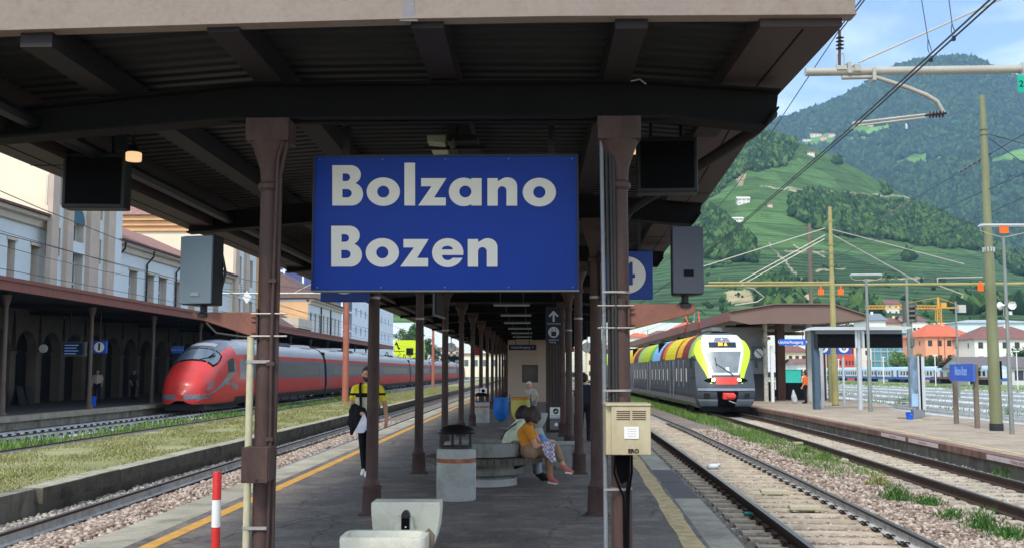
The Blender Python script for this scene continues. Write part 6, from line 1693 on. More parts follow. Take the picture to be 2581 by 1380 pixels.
# ================================================================== STATION SIDE (left)
def holed_wall(b,o,ux,uy,nin,u0,u1,v0,v1,holes,depth,mi=0,mi_rev=1):
 """flat wall with rectangular openings and their reveals; holes = [(ua, ub, va, vb)]"""
 o,ux,uy,nin = Vector(o),Vector(ux),Vector(uy),Vector(nin)
 us = sorted(set([u0,u1] + [h[0] for h in holes] + [h[1] for h in holes]))
 vs_ = sorted(set([v0,v1] + [h[2] for h in holes] + [h[3] for h in holes]))
 us = [u for u in us if u0 <= u <= u1]; vs_ = [v for v in vs_ if v0 <= v <= v1]
 P = lambda u,v,d=0: o + ux * u + uy * v + nin * d
 for i_ in range(len(us) - 1):
  for j_ in range(len(vs_) - 1):
   um,vm_ = (us[i_] + us[i_ + 1]) / 2,(vs_[j_] + vs_[j_ + 1]) / 2
   if any(h[0] < um < h[1] and h[2] < vm_ < h[3] for h in holes): continue
   b.add([P(us[i_],vs_[j_]),P(us[i_ + 1],vs_[j_]),P(us[i_ + 1],vs_[j_ + 1]),P(us[i_],vs_[j_ + 1])],[(0,1,2,3)],mi)
 for (a,c,e,f_) in holes:
  q = [(a,e),(c,e),(c,f_),(a,f_)]
  for k in range(4):
   p0,p1_ = q[k],q[(k + 1) % 4]
   b.add([P(*p0),P(*p1_),P(*p1_,depth),P(*p0,depth)],[(0,1,2,3)],mi_rev)
m_plaster_w = mat("skylight_tint_plaster",(214,222,224),0.9,var=0.04,scale=0.4,fine=0.03,stain=(196,198,192),stain_amt=0.5,stain_scale=0.3)  # cool tint puts skylight into the colour of the track-facing fronts
m_plaster_c = mat("sun_tint_cream_plaster",(236,226,200),0.9,var=0.04,scale=0.4,fine=0.03,stain=(214,204,176),stain_amt=0.4,stain_scale=0.3)  # warm tint puts sunlight into hall and pavilion sides; plain cream elsewhere
m_stone_b = mat("beige_stone_trim",(204,192,174),0.85,var=0.08,scale=1.0,fine=0.06)
m_stone_p = mat("pinkish_pilaster_stone",(194,176,160),0.85,var=0.1,scale=1.0,fine=0.06)
m_ochre = mat("ochre_cornice",(222,178,130),0.85,var=0.06,scale=0.6)
m_tiles = mat("pink_brown_roof_tiles",(150,112,100),0.9,var=0.2,scale=1.5,fine=0.25,fscale=7,bump=0.8,bscale=5,stain=(120,84,76),stain_amt=0.5,stain_scale=0.8)
m_tiles_d = mat("dark_brown_roof_tiles",(104,80,74),0.9,var=0.15,scale=1.5,fine=0.2,fscale=7,bump=0.8,bscale=5)
m_pane = mat("blue_green_window_glass",(70,110,130),0.12,var=0.15,scale=0.6,spec=0.6)
m_pane_d = mat("dim_window_glass",(92,104,112),0.2,var=0.15,scale=0.6,spec=0.5)
m_rustfascia = mat("rust_red_canopy_edge",(128,76,66),0.6,var=0.12,scale=1.5,fine=0.1,stain=(94,56,50),stain_amt=0.6,stain_scale=1.5)
m_stcol = mat("station_column_paint",(96,82,72),0.6,var=0.1)
m_arcade = mat("arcade_stone",(116,106,94),0.9,var=0.12,scale=0.8)
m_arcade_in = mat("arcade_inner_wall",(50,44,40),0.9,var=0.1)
# --- station platform roof
XFS = -18.6
zft,zfb = on_x(0,694,XFS).z,on_x(0,728,XFS).z
sc_ = thing("station_canopy",(-22,40,0.05),"long rust red edged canopy roof along the station building","canopy")
for k in range(48):
 ya = 20 + k * 2.4
 b = MB(); b.box(XFS,XFS + 0.06,ya + 0.008,ya + 2.392,zfb,zft - 0.14); b.build("edge_panel",m_rustfascia,sc_)
b = MB(); b.box(XFS - 0.02,XFS + 0.12,20,135.2,zft - 0.14,zft); b.build("gutter",m_rustfascia,sc_)
b = MB(); b.prism([(XFS,zft - 0.12),(XFS,zfb + 0.06),(-26.6,zfb + 0.35),(-26.6,zft + 0.45)],(0,20,0),(1,0,0),(0,0,1),(0,115.2,0)); b.build("roof_slab",m_beam,sc_)
mcol = MB(); mcol.lathe([(0.18,0),(0.18,0.06),(0.12,0.12),(0.10,0.9),(0.085,1.0),(0.075,zfb - 0.5),(0.12,zfb - 0.35),(0.18,zfb - 0.05)],(0,0,0),12)
me_scol = mcol.mesh("column",m_stcol)
for k in range(14):
 share("column",me_scol,sc_,(-19.75,30.6 + 7.5 * k,0.05),local=False)
 b = MB(); b.bar((-19.75,30.6 + 7.5 * k,zfb - 0.02),(-26.6,30.6 + 7.5 * k,zfb + 0.2),0.14,0.2); b.build("rafter",m_beam,sc_)
b = MB(); b.tube([(-18.3,135.5,zft + 0.2),(-18.3,136.5,zft + 0.5),(-18.2,138,zft - 0.3),(-18.2,139,zft - 0.2)],0.1,6); b.build("end_bracket",m_black,sc_)
# --- station building: arcade, wings, tall entrance block
XW = -26.8
yx = lambda px: on_x(px,900,XW).y
zx = lambda px,py: on_x(px,py,XW).z
stn = thing("station_building",(-34,60,0.05),"pale station building with arcade, tall pilastered hall and tiled wings","building")
# arcade
ypil = [46.0 + 2.75 * k for k in range(18)]
zcap,zarc = zx(97,887),4.3
for y in ypil:
 b = MB(); b.box(XW + 0.02,XW + 0.55,y - 0.28,y + 0.28,0.05,zcap - 0.12); b.build("pillar",m_arcade,stn)
 b = MB(); b.box(XW - 0.02,XW + 0.60,y - 0.34,y + 0.34,zcap - 0.12,zcap); b.build("pillar_capital",m_arcade,stn)
 # arch ring to the next pillar
 ya,yb = y + 0.28,y + 2.75 - 0.28
 r_ = (yb - ya) / 2; ymid = (ya + yb) / 2
 b = MB(); rows = []
 for k in range(13):
  a_ = math.pi * k / 12
  yy_,zz_ = ymid - r_ * math.cos(a_),zcap + r_ * math.sin(a_)
  rows.append([(XW + 0.55,yy_,zz_),(XW + 0.05,yy_,zz_)])
 b.grid(rows)
 top = []
 for k in range(13):
  a_ = math.pi * k / 12
  yy_,zz_ = ymid - r_ * math.cos(a_),zcap + r_ * math.sin(a_)
  top.append([(XW + 0.55,yy_,zz_),(XW + 0.55,ymid - (r_ + 0.28) * math.cos(a_) * 1.0,5.2)])
 b.grid(top)
 b.build("arch",m_arcade,stn)
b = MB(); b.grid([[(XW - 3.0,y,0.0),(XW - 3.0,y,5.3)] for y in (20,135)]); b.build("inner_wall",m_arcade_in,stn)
for k in range(10):
 b = MB(); b.box(XW - 2.99,XW - 2.93,47.0 + 5.5 * k,48.4 + 5.5 * k,0.05,2.9); b.build("inner_door",m_tdark,stn)
def glazing(parent,y0,y1,z0,z1,cols,rows_,x,fm=m_white,gm=m_pane):
 b = MB(); b.box(x - 0.02,x,y0,y1,z0,z1); w_ = b.build("window",gm,parent)
 for k in range(cols + 1):
  yk = y0 + (y1 - y0) * k / cols; b = MB(); b.box(x,x + 0.05,yk - 0.035,yk + 0.035,z0,z1); b.build("glazing_bar",fm,w_)
 for k in range(rows_ + 1):
  zk = z0 + (z1 - z0) * k / rows_; b = MB(); b.box(x + 0.001,x + 0.052,y0,y1,zk - 0.035,zk + 0.035); b.build("glazing_bar",fm,w_)
 return w_
ZEA = zx(110,554)
def wing(y0,y1,windows,hip0,hip1,zeave,ridge,material=m_plaster_w,xw=XW,depth=12.4,parent=stn,tile=m_tiles,ztop_win=8.35,ref_z=5.4,zbot=5.0):
 holes = [(a,c,ref_z,ztop_win) for a,c in windows]
 b = MB(); holed_wall(b,(xw,0,0),(0,1,0),(0,0,1),(-1,0,0),y0,y1,zbot,zeave,holes,0.55)
 b.add([(xw,y0,zbot),(xw - depth,y0,zbot),(xw - depth,y0,zeave),(xw,y0,zeave)],[(0,1,2,3)])
 b.add([(xw,y1,zbot),(xw - depth,y1,zbot),(xw - depth,y1,zeave),(xw,y1,zeave)],[(0,1,2,3)])
 b.build("wall",[material,m_stone_b],parent)
 for a,c in windows:
  glazing(parent,a,c,ref_z,ztop_win,2,3,xw - 0.5,m_white,m_pane_d)
  b = MB(); b.box(xw - 0.05,xw + 0.09,a - 0.12,c + 0.12,ztop_win,ztop_win + 0.18); b.build("window_head",m_stone_b,parent)
 # cornice and roof
 b = MB(); b.prism([(0,-0.55),(0.18,-0.5),(0.25,-0.2),(0.5,-0.12),(0.55,0.06),(-0.2,0.06),(-0.2,-0.55)],(xw,y0,zeave),(1,0,0),(0,0,1),(0,y1 - y0,0)); b.build("cornice",m_stone_b,parent)
 b = MB(); b.prism([(0.55,0.07),(0.72,0.08),(0.72,0.2),(0.5,0.2)],(xw,y0,zeave),(1,0,0),(0,0,1),(0,y1 - y0,0)); b.build("gutter",m_tiles_d,parent)
 xm_ = xw - depth / 2
 b = MB()
 e0,e1 = y0 - 0.4,y1 + 0.4
 b.add([(xw + 0.6,e0,zeave + 0.12),(xw + 0.6,e1,zeave + 0.12),(xm_,y1 - hip1,ridge),(xm_,y0 + hip0,ridge),(xw - depth,e0,zeave + 0.12),(xw - depth,e1,zeave + 0.12)],
   [(0,1,2,3),(4,3,2,5),(0,3,4),(1,5,2)])
 b.build("roof",tile,parent)
yC0,yC1 = yx(103),yx(277)
wing(34.0,yC0,[(yx(6),yx(26)),(yx(66),yx(88)),(46.5,47.9),(43.6,45.0)],5,4.0,ZEA,12.4)
wwin = [(yx(318),yx(339)),(yx(360),yx(382)),(yx(394),yx(414)),(yx(434),yx(452)),(yx(470),yx(487)),(yx(503),yx(518)),(yx(533),yx(547))]
wing(yC1,90.0,wwin,0.0,3.0,ZEA,13.1)
for px in (284,359,434,505):
 y = yx(px); b = MB(); b.tube([(XW + 0.6,y,ZEA),(XW + 0.55,y,ZEA - 0.4),(XW + 0.12,y,ZEA - 0.9),(XW + 0.12,y,5.0)],0.07,8); b.build("downpipe",m_tdark,stn)
# tall hall
XH = XW + 0.5
zh = 17.0
yb_ = lambda px: on_x(px,700,XH).y
zb_h = lambda px,py: on_x(px,py,XH).z
holes = [(yb_(170),yb_(207),5.6,zb_h(188,560)),(yb_(134),yb_(150),zb_h(142,514),zb_h(142,440)),(yb_(134),yb_(148),zb_h(142,645),zb_h(142,572)),(yb_(239),yb_(253),zb_h(246,552),zb_h(246,480)),(yb_(238),yb_(252),zb_h(246,664),zb_h(246,602))]
b = MB(); holed_wall(b,(XH,0,0),(0,1,0),(0,0,1),(-1,0,0),yC0,yC1,5.0,zh,holes,0.6)
b.add([(XH,yC0,5.0),(-46,yC0,5.0),(-46,yC0,zh),(XH,yC0,zh)],[(0,1,2,3)],2)
b.add([(XH,yC1,5.0),(-46,yC1,5.0),(-46,yC1,zh),(XH,yC1,zh)],[(0,1,2,3)],2)
b.build("hall_wall",[m_plaster_w,m_stone_b,m_plaster_c],stn)
h0 = holes[0]
glazing(stn,h0[0],h0[1],h0[2],h0[3],3,4,XH - 0.5)
r_ = (h0[1] - h0[0]) / 2
b = MB(); b.prism([(r_ * math.cos(math.pi * k / 12),r_ * math.sin(math.pi * k / 12)) for k in range(13)],(XH + 0.01,(h0[0] + h0[1]) / 2,h0[3]),(0,1,0),(0,0,1),(0.03,0,0)); b.build("arched_window_head",m_pane,stn)
b = MB(); rows = [[(XH + 0.05,(h0[0] + h0[1]) / 2 + rr * math.cos(math.pi * k / 12),h0[3] + rr * math.sin(math.pi * k / 12)) for rr in (r_,r_ + 0.25)] for k in range(13)]; b.grid(rows); b.build("arch_trim",m_stone_b,stn)
for h_ in holes[1:]:
 glazing(stn,h_[0],h_[1],h_[2],h_[3],1,2,XH - 0.55,m_white,m_pane_d)
for (pa,pb_) in ((113,131),(154,169),(212,236),(258,276)):
 b = MB(); b.box(XH,XH + 0.28,yb_(pa),yb_(pb_),5.0,zh); b.build("pilaster",m_stone_p,stn)
for zz_ in (8.9,):
 b = MB(); b.box(XH - 0.2,XH + 0.08,h0[0],h0[1],zz_ - 0.5,zz_ + 0.15); b.build("spandrel",m_plaster_w,stn)
b = MB(); b.prism([(0,0),(0.5,0.3),(0.6,0.8),(-0.3,0.8),(-0.3,0)],(XH,yC0 - 0.4,zh),(1,0,0),(0,0,1),(0,yC1 - yC0 + 0.8,0)); b.build("hall_cornice",m_ochre,stn)
b = MB(); b.add([(XH + 0.6,yC0 - 0.5,zh + 0.8),(XH + 0.6,yC1 + 0.5,zh + 0.8),(-46,yC1 + 0.5,zh + 0.8),(-46,yC0 - 0.5,zh + 0.8),(-36,(yC0 + yC1) / 2,zh + 3.2)],[(0,1,4),(1,2,4),(2,3,4),(3,0,4)]); b.build("hall_roof",m_tiles,stn)
# second tall block
z2 = 14.0
X2 = XW + 0.2
b = MB()
holed_wall(b,(X2,0,0),(0,1,0),(0,0,1),(-1,0,0),90.0,99.2,5.0,z2,[(91.6,92.6,6.5,8.2),(91.6,92.6,9.5,12.0),(95.4,96.4,6.5,8.2),(95.4,96.4,9.5,12)],0.5)
b.add([(X2,90,5),(-46,90,5),(-46,90,z2),(X2,90,z2)],[(0,1,2,3)],2); b.add([(X2,99.2,5),(-46,99.2,5),(-46,99.2,z2),(X2,99.2,z2)],[(0,1,2,3)],2)
b.build("pavilion_wall",[m_plaster_w,m_stone_b,m_plaster_c],stn)
for (a,c) in ((90.0,91.2),(93.4,94.4),(97.6,99.2)):
 b = MB(); b.box(X2,X2 + 0.25,a,c,5,z2); b.build("pilaster",m_stone_p if a < 97 else m_ochre,stn)
for k,(zz_,ex) in enumerate(((z2,0.2),(z2 + 0.45,0.4),(z2 + 0.9,0.65))):
 b = MB(); b.box(-46,X2 + ex,90 - ex,99.2 + ex,zz_ + 0.01,zz_ + 0.44); b.build("pavilion_cornice",m_ochre,stn)
b = MB(); b.add([(X2 + 0.9,89.1,z2 + 1.36),(X2 + 0.9,100.1,z2 + 1.36),(-46,100.1,z2 + 1.36),(-46,89.1,z2 + 1.36),(-33,94.6,z2 + 3.9),(-44,94.6,z2 + 3.9)],[(0,1,4),(1,2,5,4),(2,3,5),(3,0,4,5)]); b.build("pavilion_roof",m_tiles,stn)
for (pa,y) in ((620,98.9),):
 b = MB(); b.tube([(X2 + 0.3,y,z2),(X2 + 0.3,y,5)],0.08,6); b.build("downpipe",m_tdark,stn)
# --- annex with brown hipped roof and house beyond
an = thing("station_annex",(-32,110,0),"low annex with dark brown hipped roof beyond the pavilion","building")
b = MB(); b.box(-38,XW,101,120,0,6.3); b.build("wall",m_plaster_c,an)
b = MB(); b.add([(XW + 0.6,100.4,6.4),(XW + 0.6,120.6,6.4),(-38.6,120.6,6.4),(-38.6,100.4,6.4),(-32.5,106,10.4),(-32.5,116,10.4)],[(0,1,5,4),(1,2,5),(2,3,4,5),(3,0,4)]); b.build("roof",m_tiles_d,an)
b = MB(); b.box(XW - 2.5,XW + 0.7,113.5,120.5,6.5,7.6); b.build("parapet",m_stone_b,an)
hs_ = thing("station_house",(-32,130,0),"cream house with skylight tinted blue white front and brown hip roof beyond the annex","building")
y3,y4 = yx(775),yx(860)
z3 = zx(775,752)
wins = [(y3 + 1.0 + k * 2.5,y3 + 1.9 + k * 2.5) for k in range(int((y4 - y3) / 2.5))]
wing(y3,y4,wins,5,5,z3,z3 + 4.2,m_plaster_w,XW,12.0,hs_,m_tiles_d,z3 - 1.6,z3 - 4.2,0.0)
b = MB(); b.box(-38.8,XW - 0.02,y3 - 0.05,y3 - 0.02,0,z3 - 0.3); b.build("side_wall",m_ochre,hs_)
for yy_ in (y3 + 7,y3 + 13):
 b = MB(); b.tube([(XW + 0.1,yy_,z3),(XW + 0.1,yy_,4)],0.09,6); b.build("downpipe",m_tdark,hs_)
# --- office block with blue glass tower
ob = thing("office_building",(-40,210,0),"tall white office block with blue glass stair tower and white frames","building")
m_office = mat("white_office_cladding",(222,230,238),0.6,var=0.03,scale=0.2)
m_bluegl = mat("blue_tower_glass",(64,72,128),0.25,var=0.08,scale=0.3,spec=0.5)
XO = -34.0
yo0,yo1 = on_x(884,800,XO).y,on_x(991,800,XO).y
zo = on_x(884,738,XO).z
hol = []
for k in range(9):
 ya = yo0 + 5 + k * (yo1 - yo0 - 8) / 9
 for zz_ in (12.2,8.6):
  hol.append((ya,ya + 1.6,zz_,zz_ + 1.5))
b = MB(); holed_wall(b,(XO,0,0),(0,1,0),(0,0,1),(-1,0,0),yo0,yo1,0,zo,hol,0.3)
b.add([(XO,yo0,0),(-52,yo0,0),(-52,yo0,zo),(XO,yo0,zo)],[(0,1,2,3)]); b.add([(XO,yo1,0),(-52,yo1,0),(-52,yo1,zo),(XO,yo1,zo)],[(0,1,2,3)]); b.add([(XO,yo0,zo),(-52,yo0,zo),(-52,yo1,zo),(XO,yo1,zo)],[(0,1,2,3)])
b.build("wall",[m_office,m_office],ob)
for h_ in hol:
 b = MB(); b.box(XO - 0.3,XO - 0.28,h_[0],h_[1],h_[2],h_[3]); b.build("window",m_pane_d,ob)
yt0 = on_x(857,800,XO).y
b = MB(); b.box(-47,XO + 0.3,yt0,yo0 - 0.5,0,zo + 6); b.build("glass_tower",m_bluegl,ob)
for zz_ in [2 + 3.4 * k for k in range(7)]:
 b = MB(); b.box(-47.1,XO + 0.45,yt0 - 0.12,yt0,zz_,zz_ + 0.35); b.box(XO + 0.3,XO + 0.45,yt0,yo0 - 0.5,zz_,zz_ + 0.35); b.build("white_frame",m_office,ob)
for x_ in (XO + 0.3,XO - 3.2,XO - 6.6,XO - 10):
 b = MB(); b.box(x_ - 0.15,x_ + 0.18,yt0 - 0.16,yt0 - 0.01,0,zo + 6); b.build("white_frame",m_office,ob)
lg_ = thing("lime_shed",(-38,300,0),"bright lime green flat roofed shed beyond the office block","building")
m_limewall = mat("lime_wall",(200,216,30),0.8,var=0.04)
a,c = on_y(994,856,290),on_y(1052,893,290)
b = MB(); b.box(a.x,c.x + 1,290,300,0,a.z); b.build("wall",m_limewall,lg_)
a2,c2 = on_y(1024,876,289.9),on_y(1041,893,289.9)
b = MB(); b.box(a2.x,c2.x,289.8,290,c2.z,a2.z); b.build("door",m_black,lg_)
far_w = thing("far_white_wall",(-24,330,0),"pale low building closing the view down the left tracks","building")
b = MB(); b.box(-30,-4,330,340,0,7.0); b.build("wall",m_plaster_c,far_w)
b = MB(); b.box(-30.5,-3.5,329.5,340.5,7.0,7.5); b.build("roof",m_tiles,far_w)
for k in range(8):
 b = MB(); b.box(-28.5 + 3 * k,-27.2 + 3 * k,329.93,330,3.4,5.4); b.build("window",m_pane_d,far_w)
# --- platform 1 furniture: number sign, monitor, blue name sign, bin, clock
m_signbl = mat("platform_sign_blue",(34,84,176),0.5,var=0.04)
p_ = on_x(250,873,-19.9)
s1_ = thing("platform_number_sign",(p_.x,p_.y,p_.z),"blue square sign with white disc numbered 1 on the station platform","sign")
a,c = on_y(233,858,p_.y),on_y(267,889,p_.y)
b = MB(); b.box(a.x,c.x,p_.y,p_.y + 0.15,c.z,a.z); b.build("box",m_signbl,s1_)
xm_,zm_,rr = (a.x + c.x) / 2,(a.z + c.z) / 2,(c.x - a.x) * 0.36
b = MB(); b.prism([(rr * math.cos(2 * math.pi * k / 24),rr * math.sin(2 * math.pi * k / 24)) for k in range(24)],(xm_,p_.y - 0.01,zm_),(1,0,0),(0,0,1),(0,0.008,0)); b.build("white_disc",m_white,s1_)
text("1",rr * 1.9,(xm_,p_.y - 0.014,zm_),m_black,s1_,bold=0.02)
b = MB(); b.bar((xm_,p_.y + 0.07,a.z),(xm_,p_.y + 0.07,zfb + 0.1),0.05); b.build("hanger",m_dark,s1_)
p_ = on_x(184,877,-21.5)
mo = thing("departure_monitor",(p_.x,p_.y,p_.z),"framed departure monitor hanging in front of the station arcade","monitor")
a,c = on_y(157,860,p_.y),on_y(213,897,p_.y)
b = MB(); b.box(a.x,c.x,p_.y,p_.y + 0.25,c.z,a.z); b.build("housing",mat("monitor_frame_grey",(92,92,92),0.5),mo)
b = MB(); b.box(a.x + 0.06,c.x - 0.1,p_.y - 0.01,p_.y,c.z + 0.08,a.z - 0.06); sc2 = b.build("screen",mat("monitor_screen_blue",(30,44,72),0.2),mo)
m_scrtext = mat("monitor_text",(90,120,170),0.5,emit=(90,120,170),estr=0.3)
for k in range(4):
 b = MB(); zz_ = a.z - 0.14 - k * 0.13; b.box(a.x + 0.12,c.x - 0.3 - 0.1 * (k % 2),p_.y - 0.014,p_.y - 0.011,zz_ - 0.04,zz_); b.build("text_line",m_scrtext,sc2)
for xq in (a.x + 0.3,c.x - 0.3):
 b = MB(); b.bar((xq,p_.y + 0.12,a.z),(xq,p_.y + 0.12,zfb + 0.2),0.05); b.build("hanger",m_dark,mo)
p_ = on_x(445,880,-20.5)
bs = thing("station_sign",(p_.x,p_.y,p_.z),"small blue station name sign under the station canopy by the red nose","sign")
a,c = on_y(432,871,p_.y),on_y(461,889,p_.y)
b = MB(); b.box(a.x,c.x,p_.y,p_.y + 0.1,c.z,a.z); b.build("board",mat("pale_sign_blue",(70,120,216),0.5),bs)
text("Bolzano Bozen",0.12,((a.x + c.x) / 2,p_.y - 0.005,(a.z + c.z) / 2),m_white,bs)
b = MB(); b.bar(((a.x + c.x) / 2,p_.y + 0.05,a.z),((a.x + c.x) / 2,p_.y + 0.05,zfb + 0.1),0.05); b.build("hanger",m_dark,bs)
p_ = on_z(233,1022,0.05)
bb = thing("blue_bin",(p_.x,p_.y,0.05),"small blue bin with white label beside a thin station column","bin")
b = MB(); b.lathe([(0.14,0),(0.17,0.45),(0.18,0.47),(0.14,0.47)],(p_.x,p_.y,0.05),14); b.build("tub",mat("blue_plastic",(30,90,200),0.5),bb,smooth=True)
b = MB(); b.box(p_.x - 0.12,p_.x + 0.02,p_.y - 0.18,p_.y - 0.165,0.1,0.3); b.build("label_patch",m_white,bb)
p_ = on_x(108,877,-23.5)
b = MB(); b.lathe([(0.0,0.02),(0.16,0.02),(0.2,0.0),(0.2,-0.1),(0.0,-0.1)],(0,0,0),20); b.v = [(p_.x + v_[0],p_.y - v_[2],p_.z + v_[1]) for v_ in b.v]
ck = b.build("wall_clock",m_white,label="small round white clock face in the dark station arcade",cat="clock")
p_ = on_z(150,1000,0.05)
for k,(px,yq,lab) in enumerate(((40,52,"folded board leaning by an arcade pillar, nearest the arcade start"),(62,53,"second folded board leaning beside the first in the arcade"))):
 q = on_x(px,1000,-25.3); b = MB(); b.obox((q.x,q.y,0.5),(0.06,0.6,0.95),ry=0.25); b.obox((q.x + 0.25,q.y,0.5),(0.06,0.6,0.95),ry=-0.25); b.build("folding_board",m_tdark,label=lab,cat="board",group="folding boards in the arcade")
# --- brown poles on the grass strip with cross pipes, and left overhead wires
m_brick = mat("terracotta_pole_paint",(170,104,82),0.6,var=0.1,scale=1.5,stain=(130,80,66),stain_amt=0.5,stain_scale=2)
m_galv = mat("galvanised_steel",(176,172,160),0.5,metal=0.3,var=0.08)
def brown_mast(px,py,top,lab,arm):
 p = on_z(px,py,-0.1)
 t = thing("catenary_mast",(p.x,p.y,-0.1),lab,"mast","terracotta masts on the grass strip")
 b = MB(); b.tube([(p.x,p.y,-0.12),(p.x,p.y,top * 0.55),(p.x,p.y,top)],[0.20,0.17,0.13],14); b.build("pole",m_brick,t,smooth=True)
 b = MB(); b.lathe([(0.19,-0.02),(0.19,0.12)],(p.x,p.y,top * 0.55),14); b.build("collar",m_brick,t)
 if arm:
  za = zat(738,p.y)
  b = MB(); b.tube([(p.x,p.y,za),(p.x - 7.6,p.y,za)],0.06,8); b.build("cross_pipe",m_galv,t,smooth=True)
  b = MB(); b.tube([(p.x,p.y,za + 1.6),(p.x - 3.2,p.y,za)],0.03,6); b.build("stay_rod",m_galv,t)
  for dx in (-1.9,-6.3):
   b = MB()
   for k in range(4): b.lathe([(0.03,0),(0.10,0.02),(0.03,0.06)],(p.x + dx,p.y,za + 0.1 + 0.12 * k),10)
   b.build("insulator",mat("brown_insulator",(84,62,54),0.3),t)
  dm = on_y(622,748,p.y - 0.2)
  b = MB(); b.prism([(-0.28,0),(0,-0.38),(0.28,0),(0,0.38)],(dm.x,p.y - 0.2,dm.z),(1,0,0),(0,0,1),(0,0.02,0)); b.build("diamond_sign",m_white,t)
  b = MB(); b.tube([(p.x,p.y,za + 0.7),(p.x - 0.9,p.y,za + 0.7),(p.x - 0.9,p.y,za - 0.1),(p.x - 1.6,p.y,za + 0.75),(p.x - 1.6,p.y,za + 1.5)],0.05,6); b.build("white_frame",m_white,t)
 return p
pA = brown_mast(870,1012,8.2,"terracotta mast with cross pipe on the grass strip beside the red train",True)
pB = brown_mast(1091,972,8.0,"distant terracotta mast on the grass strip near the train tail",False)
m_wire = mat("overhead_wire",(58,60,62),0.5,metal=0.5)
def wire(pts,r_,label,name="overhead_wire",n=5):
 b = MB(); b.tube(pts,r_,n)
 return b.build(name,m_wire,smooth=True,label=label,cat="wire")
def span(x,y0,y1,za,zm,zb,k=10):
 out = []
 for i_ in range(k + 1):
  t = i_ / k
  base = za + (zb - za) * t
  sag = (za + zb) / 2 - zm
  out.append((x,y0 + (y1 - y0) * t,base - sag * 4 * t * (1 - t)))
 return out
for (x,zc,lab) in ((-13.0,5.0,"the track beside the grass strip"),(-17.4,5.0,"the red train's track")):
 wire(span(x,12,pA.y,6.9,5.7,6.5) + span(x,pA.y,150,6.5,5.8,6.5)[1:],0.012,"sagging carrier wire above " + lab)
 wire([(x + 0.05,12,zc),(x + 0.05,150,zc)],0.012,"level contact wire above " + lab)
wire(span(-11.0,10,pA.y,7.6,6.6,7.4),0.012,"feeder wire running to the terracotta mast top")
wire(span(-20.2,15,120,7.3,6.6,6.2),0.012,"thin wire above the station canopy edge")
# ================================================================== OUTER PLATFORM (right) AND OVERHEAD LINE
m_olive = mat("olive_green_mast_paint",(122,126,92),0.6,var=0.12,scale=1.2,fine=0.08,stretch=(1,1,0.3),stain=(104,108,72),stain_amt=0.5,stain_scale=1.6)
m_ochremast = mat("olive_yellow_mast_paint",(158,148,96),0.6,var=0.12,scale=1.2,fine=0.08)
m_oldwood = mat("weathered_wood_pole",(116,104,90),0.9,var=0.2,scale=3,stretch=(1,1,0.1),fine=0.15)
m_orange = mat("orange_marker_plate",(255,104,20),0.5,var=0.05)
m_steelpole = mat("grey_lamp_pole",(132,138,132),0.5,metal=0.3,var=0.1)
m_alu = mat("bright_aluminium",(196,200,202),0.4,metal=0.4,var=0.06)
m_brown_roof = mat("brown_platform_roof",(120,98,88),0.7,var=0.06,scale=0.6)
m_brown_under = mat("pale_platform_soffit",(150,142,134),0.8,var=0.08)
m_darkbrown = mat("dark_brown_pillar",(96,66,50),0.7,var=0.2,scale=3,stretch=(1,1,0.3))
m_slategl = mat("slate_blue_pillar",(72,92,108),0.5,var=0.08)
# --- canopy of the outer platform
c5 = thing("outer_platform_canopy",(15.5,61,ZP5),"low gabled brown canopy over the outer platform","canopy")
YA = 60.8
fp = lambda px,py: on_y(px,py,YA)
top = [fp(1840,786),fp(1953,768),fp(2098,768),fp(2184,796)]
bot = [fp(2184,803),fp(2100,812),fp(2047,815),fp(1936,814),fp(1890,816),fp(1840,806)]
poly = [(p.x,p.z) for p in top] + [(p.x,p.z) for p in bot]
b = MB(); b.prism(poly,(0,YA,0),(1,0,0),(0,0,1),(0,0.25,0)); b.build("gable_fascia",m_brown_roof,c5)
b = MB(); b.prism([(p.x,p.z) for p in top] + [(p.x,p.z - 0.25) for p in reversed(top)],(0,YA + 0.25,0),(1,0,0),(0,0,1),(0,95,0)); b.build("roof_slab",m_brown_under,c5)
b = MB(); b.prism([(p.x,p.z + 0.03) for p in top] + [(p.x,p.z + 0.1) for p in reversed(top)],(0,YA - 0.15,0),(1,0,0),(0,0,1),(0,95.4,0)); b.build("roof_covering",m_brown_roof,c5)
xe,ze = top[0].x,top[0].z
b = MB(); b.box(xe - 0.06,xe + 0.06,YA + 0.26,YA + 95,ze - 0.5,ze + 0.02); b.build("eave_board",mat("red_brown_eave",(128,84,76),0.65,var=0.08),c5)
for k in range(8):
 y = YA + 5 + 11 * k
 for x in (13.9,18.1):
  b = MB(); b.box(x - 0.2,x + 0.2,y - 0.25,y + 0.25,ZP5,4.6); b.build("pillar",m_darkbrown,c5)
  b = MB(); b.prism([(-1.8,4.35),(1.8,4.35),(1.8,4.6),(0.25,4.6),(-0.25,4.6),(-1.8,4.6)],(x,y - 0.08,0),(1,0,0),(0,0,1),(0,0.16,0)); b.build("cross_arm",m_darkbrown,c5)
q = fp(1728,800)
b = MB(); b.bar((12.4,YA + 3,4.5),(18.5,YA + 3,4.9),0.1,0.15); b.build("tie_beam",m_black,c5)
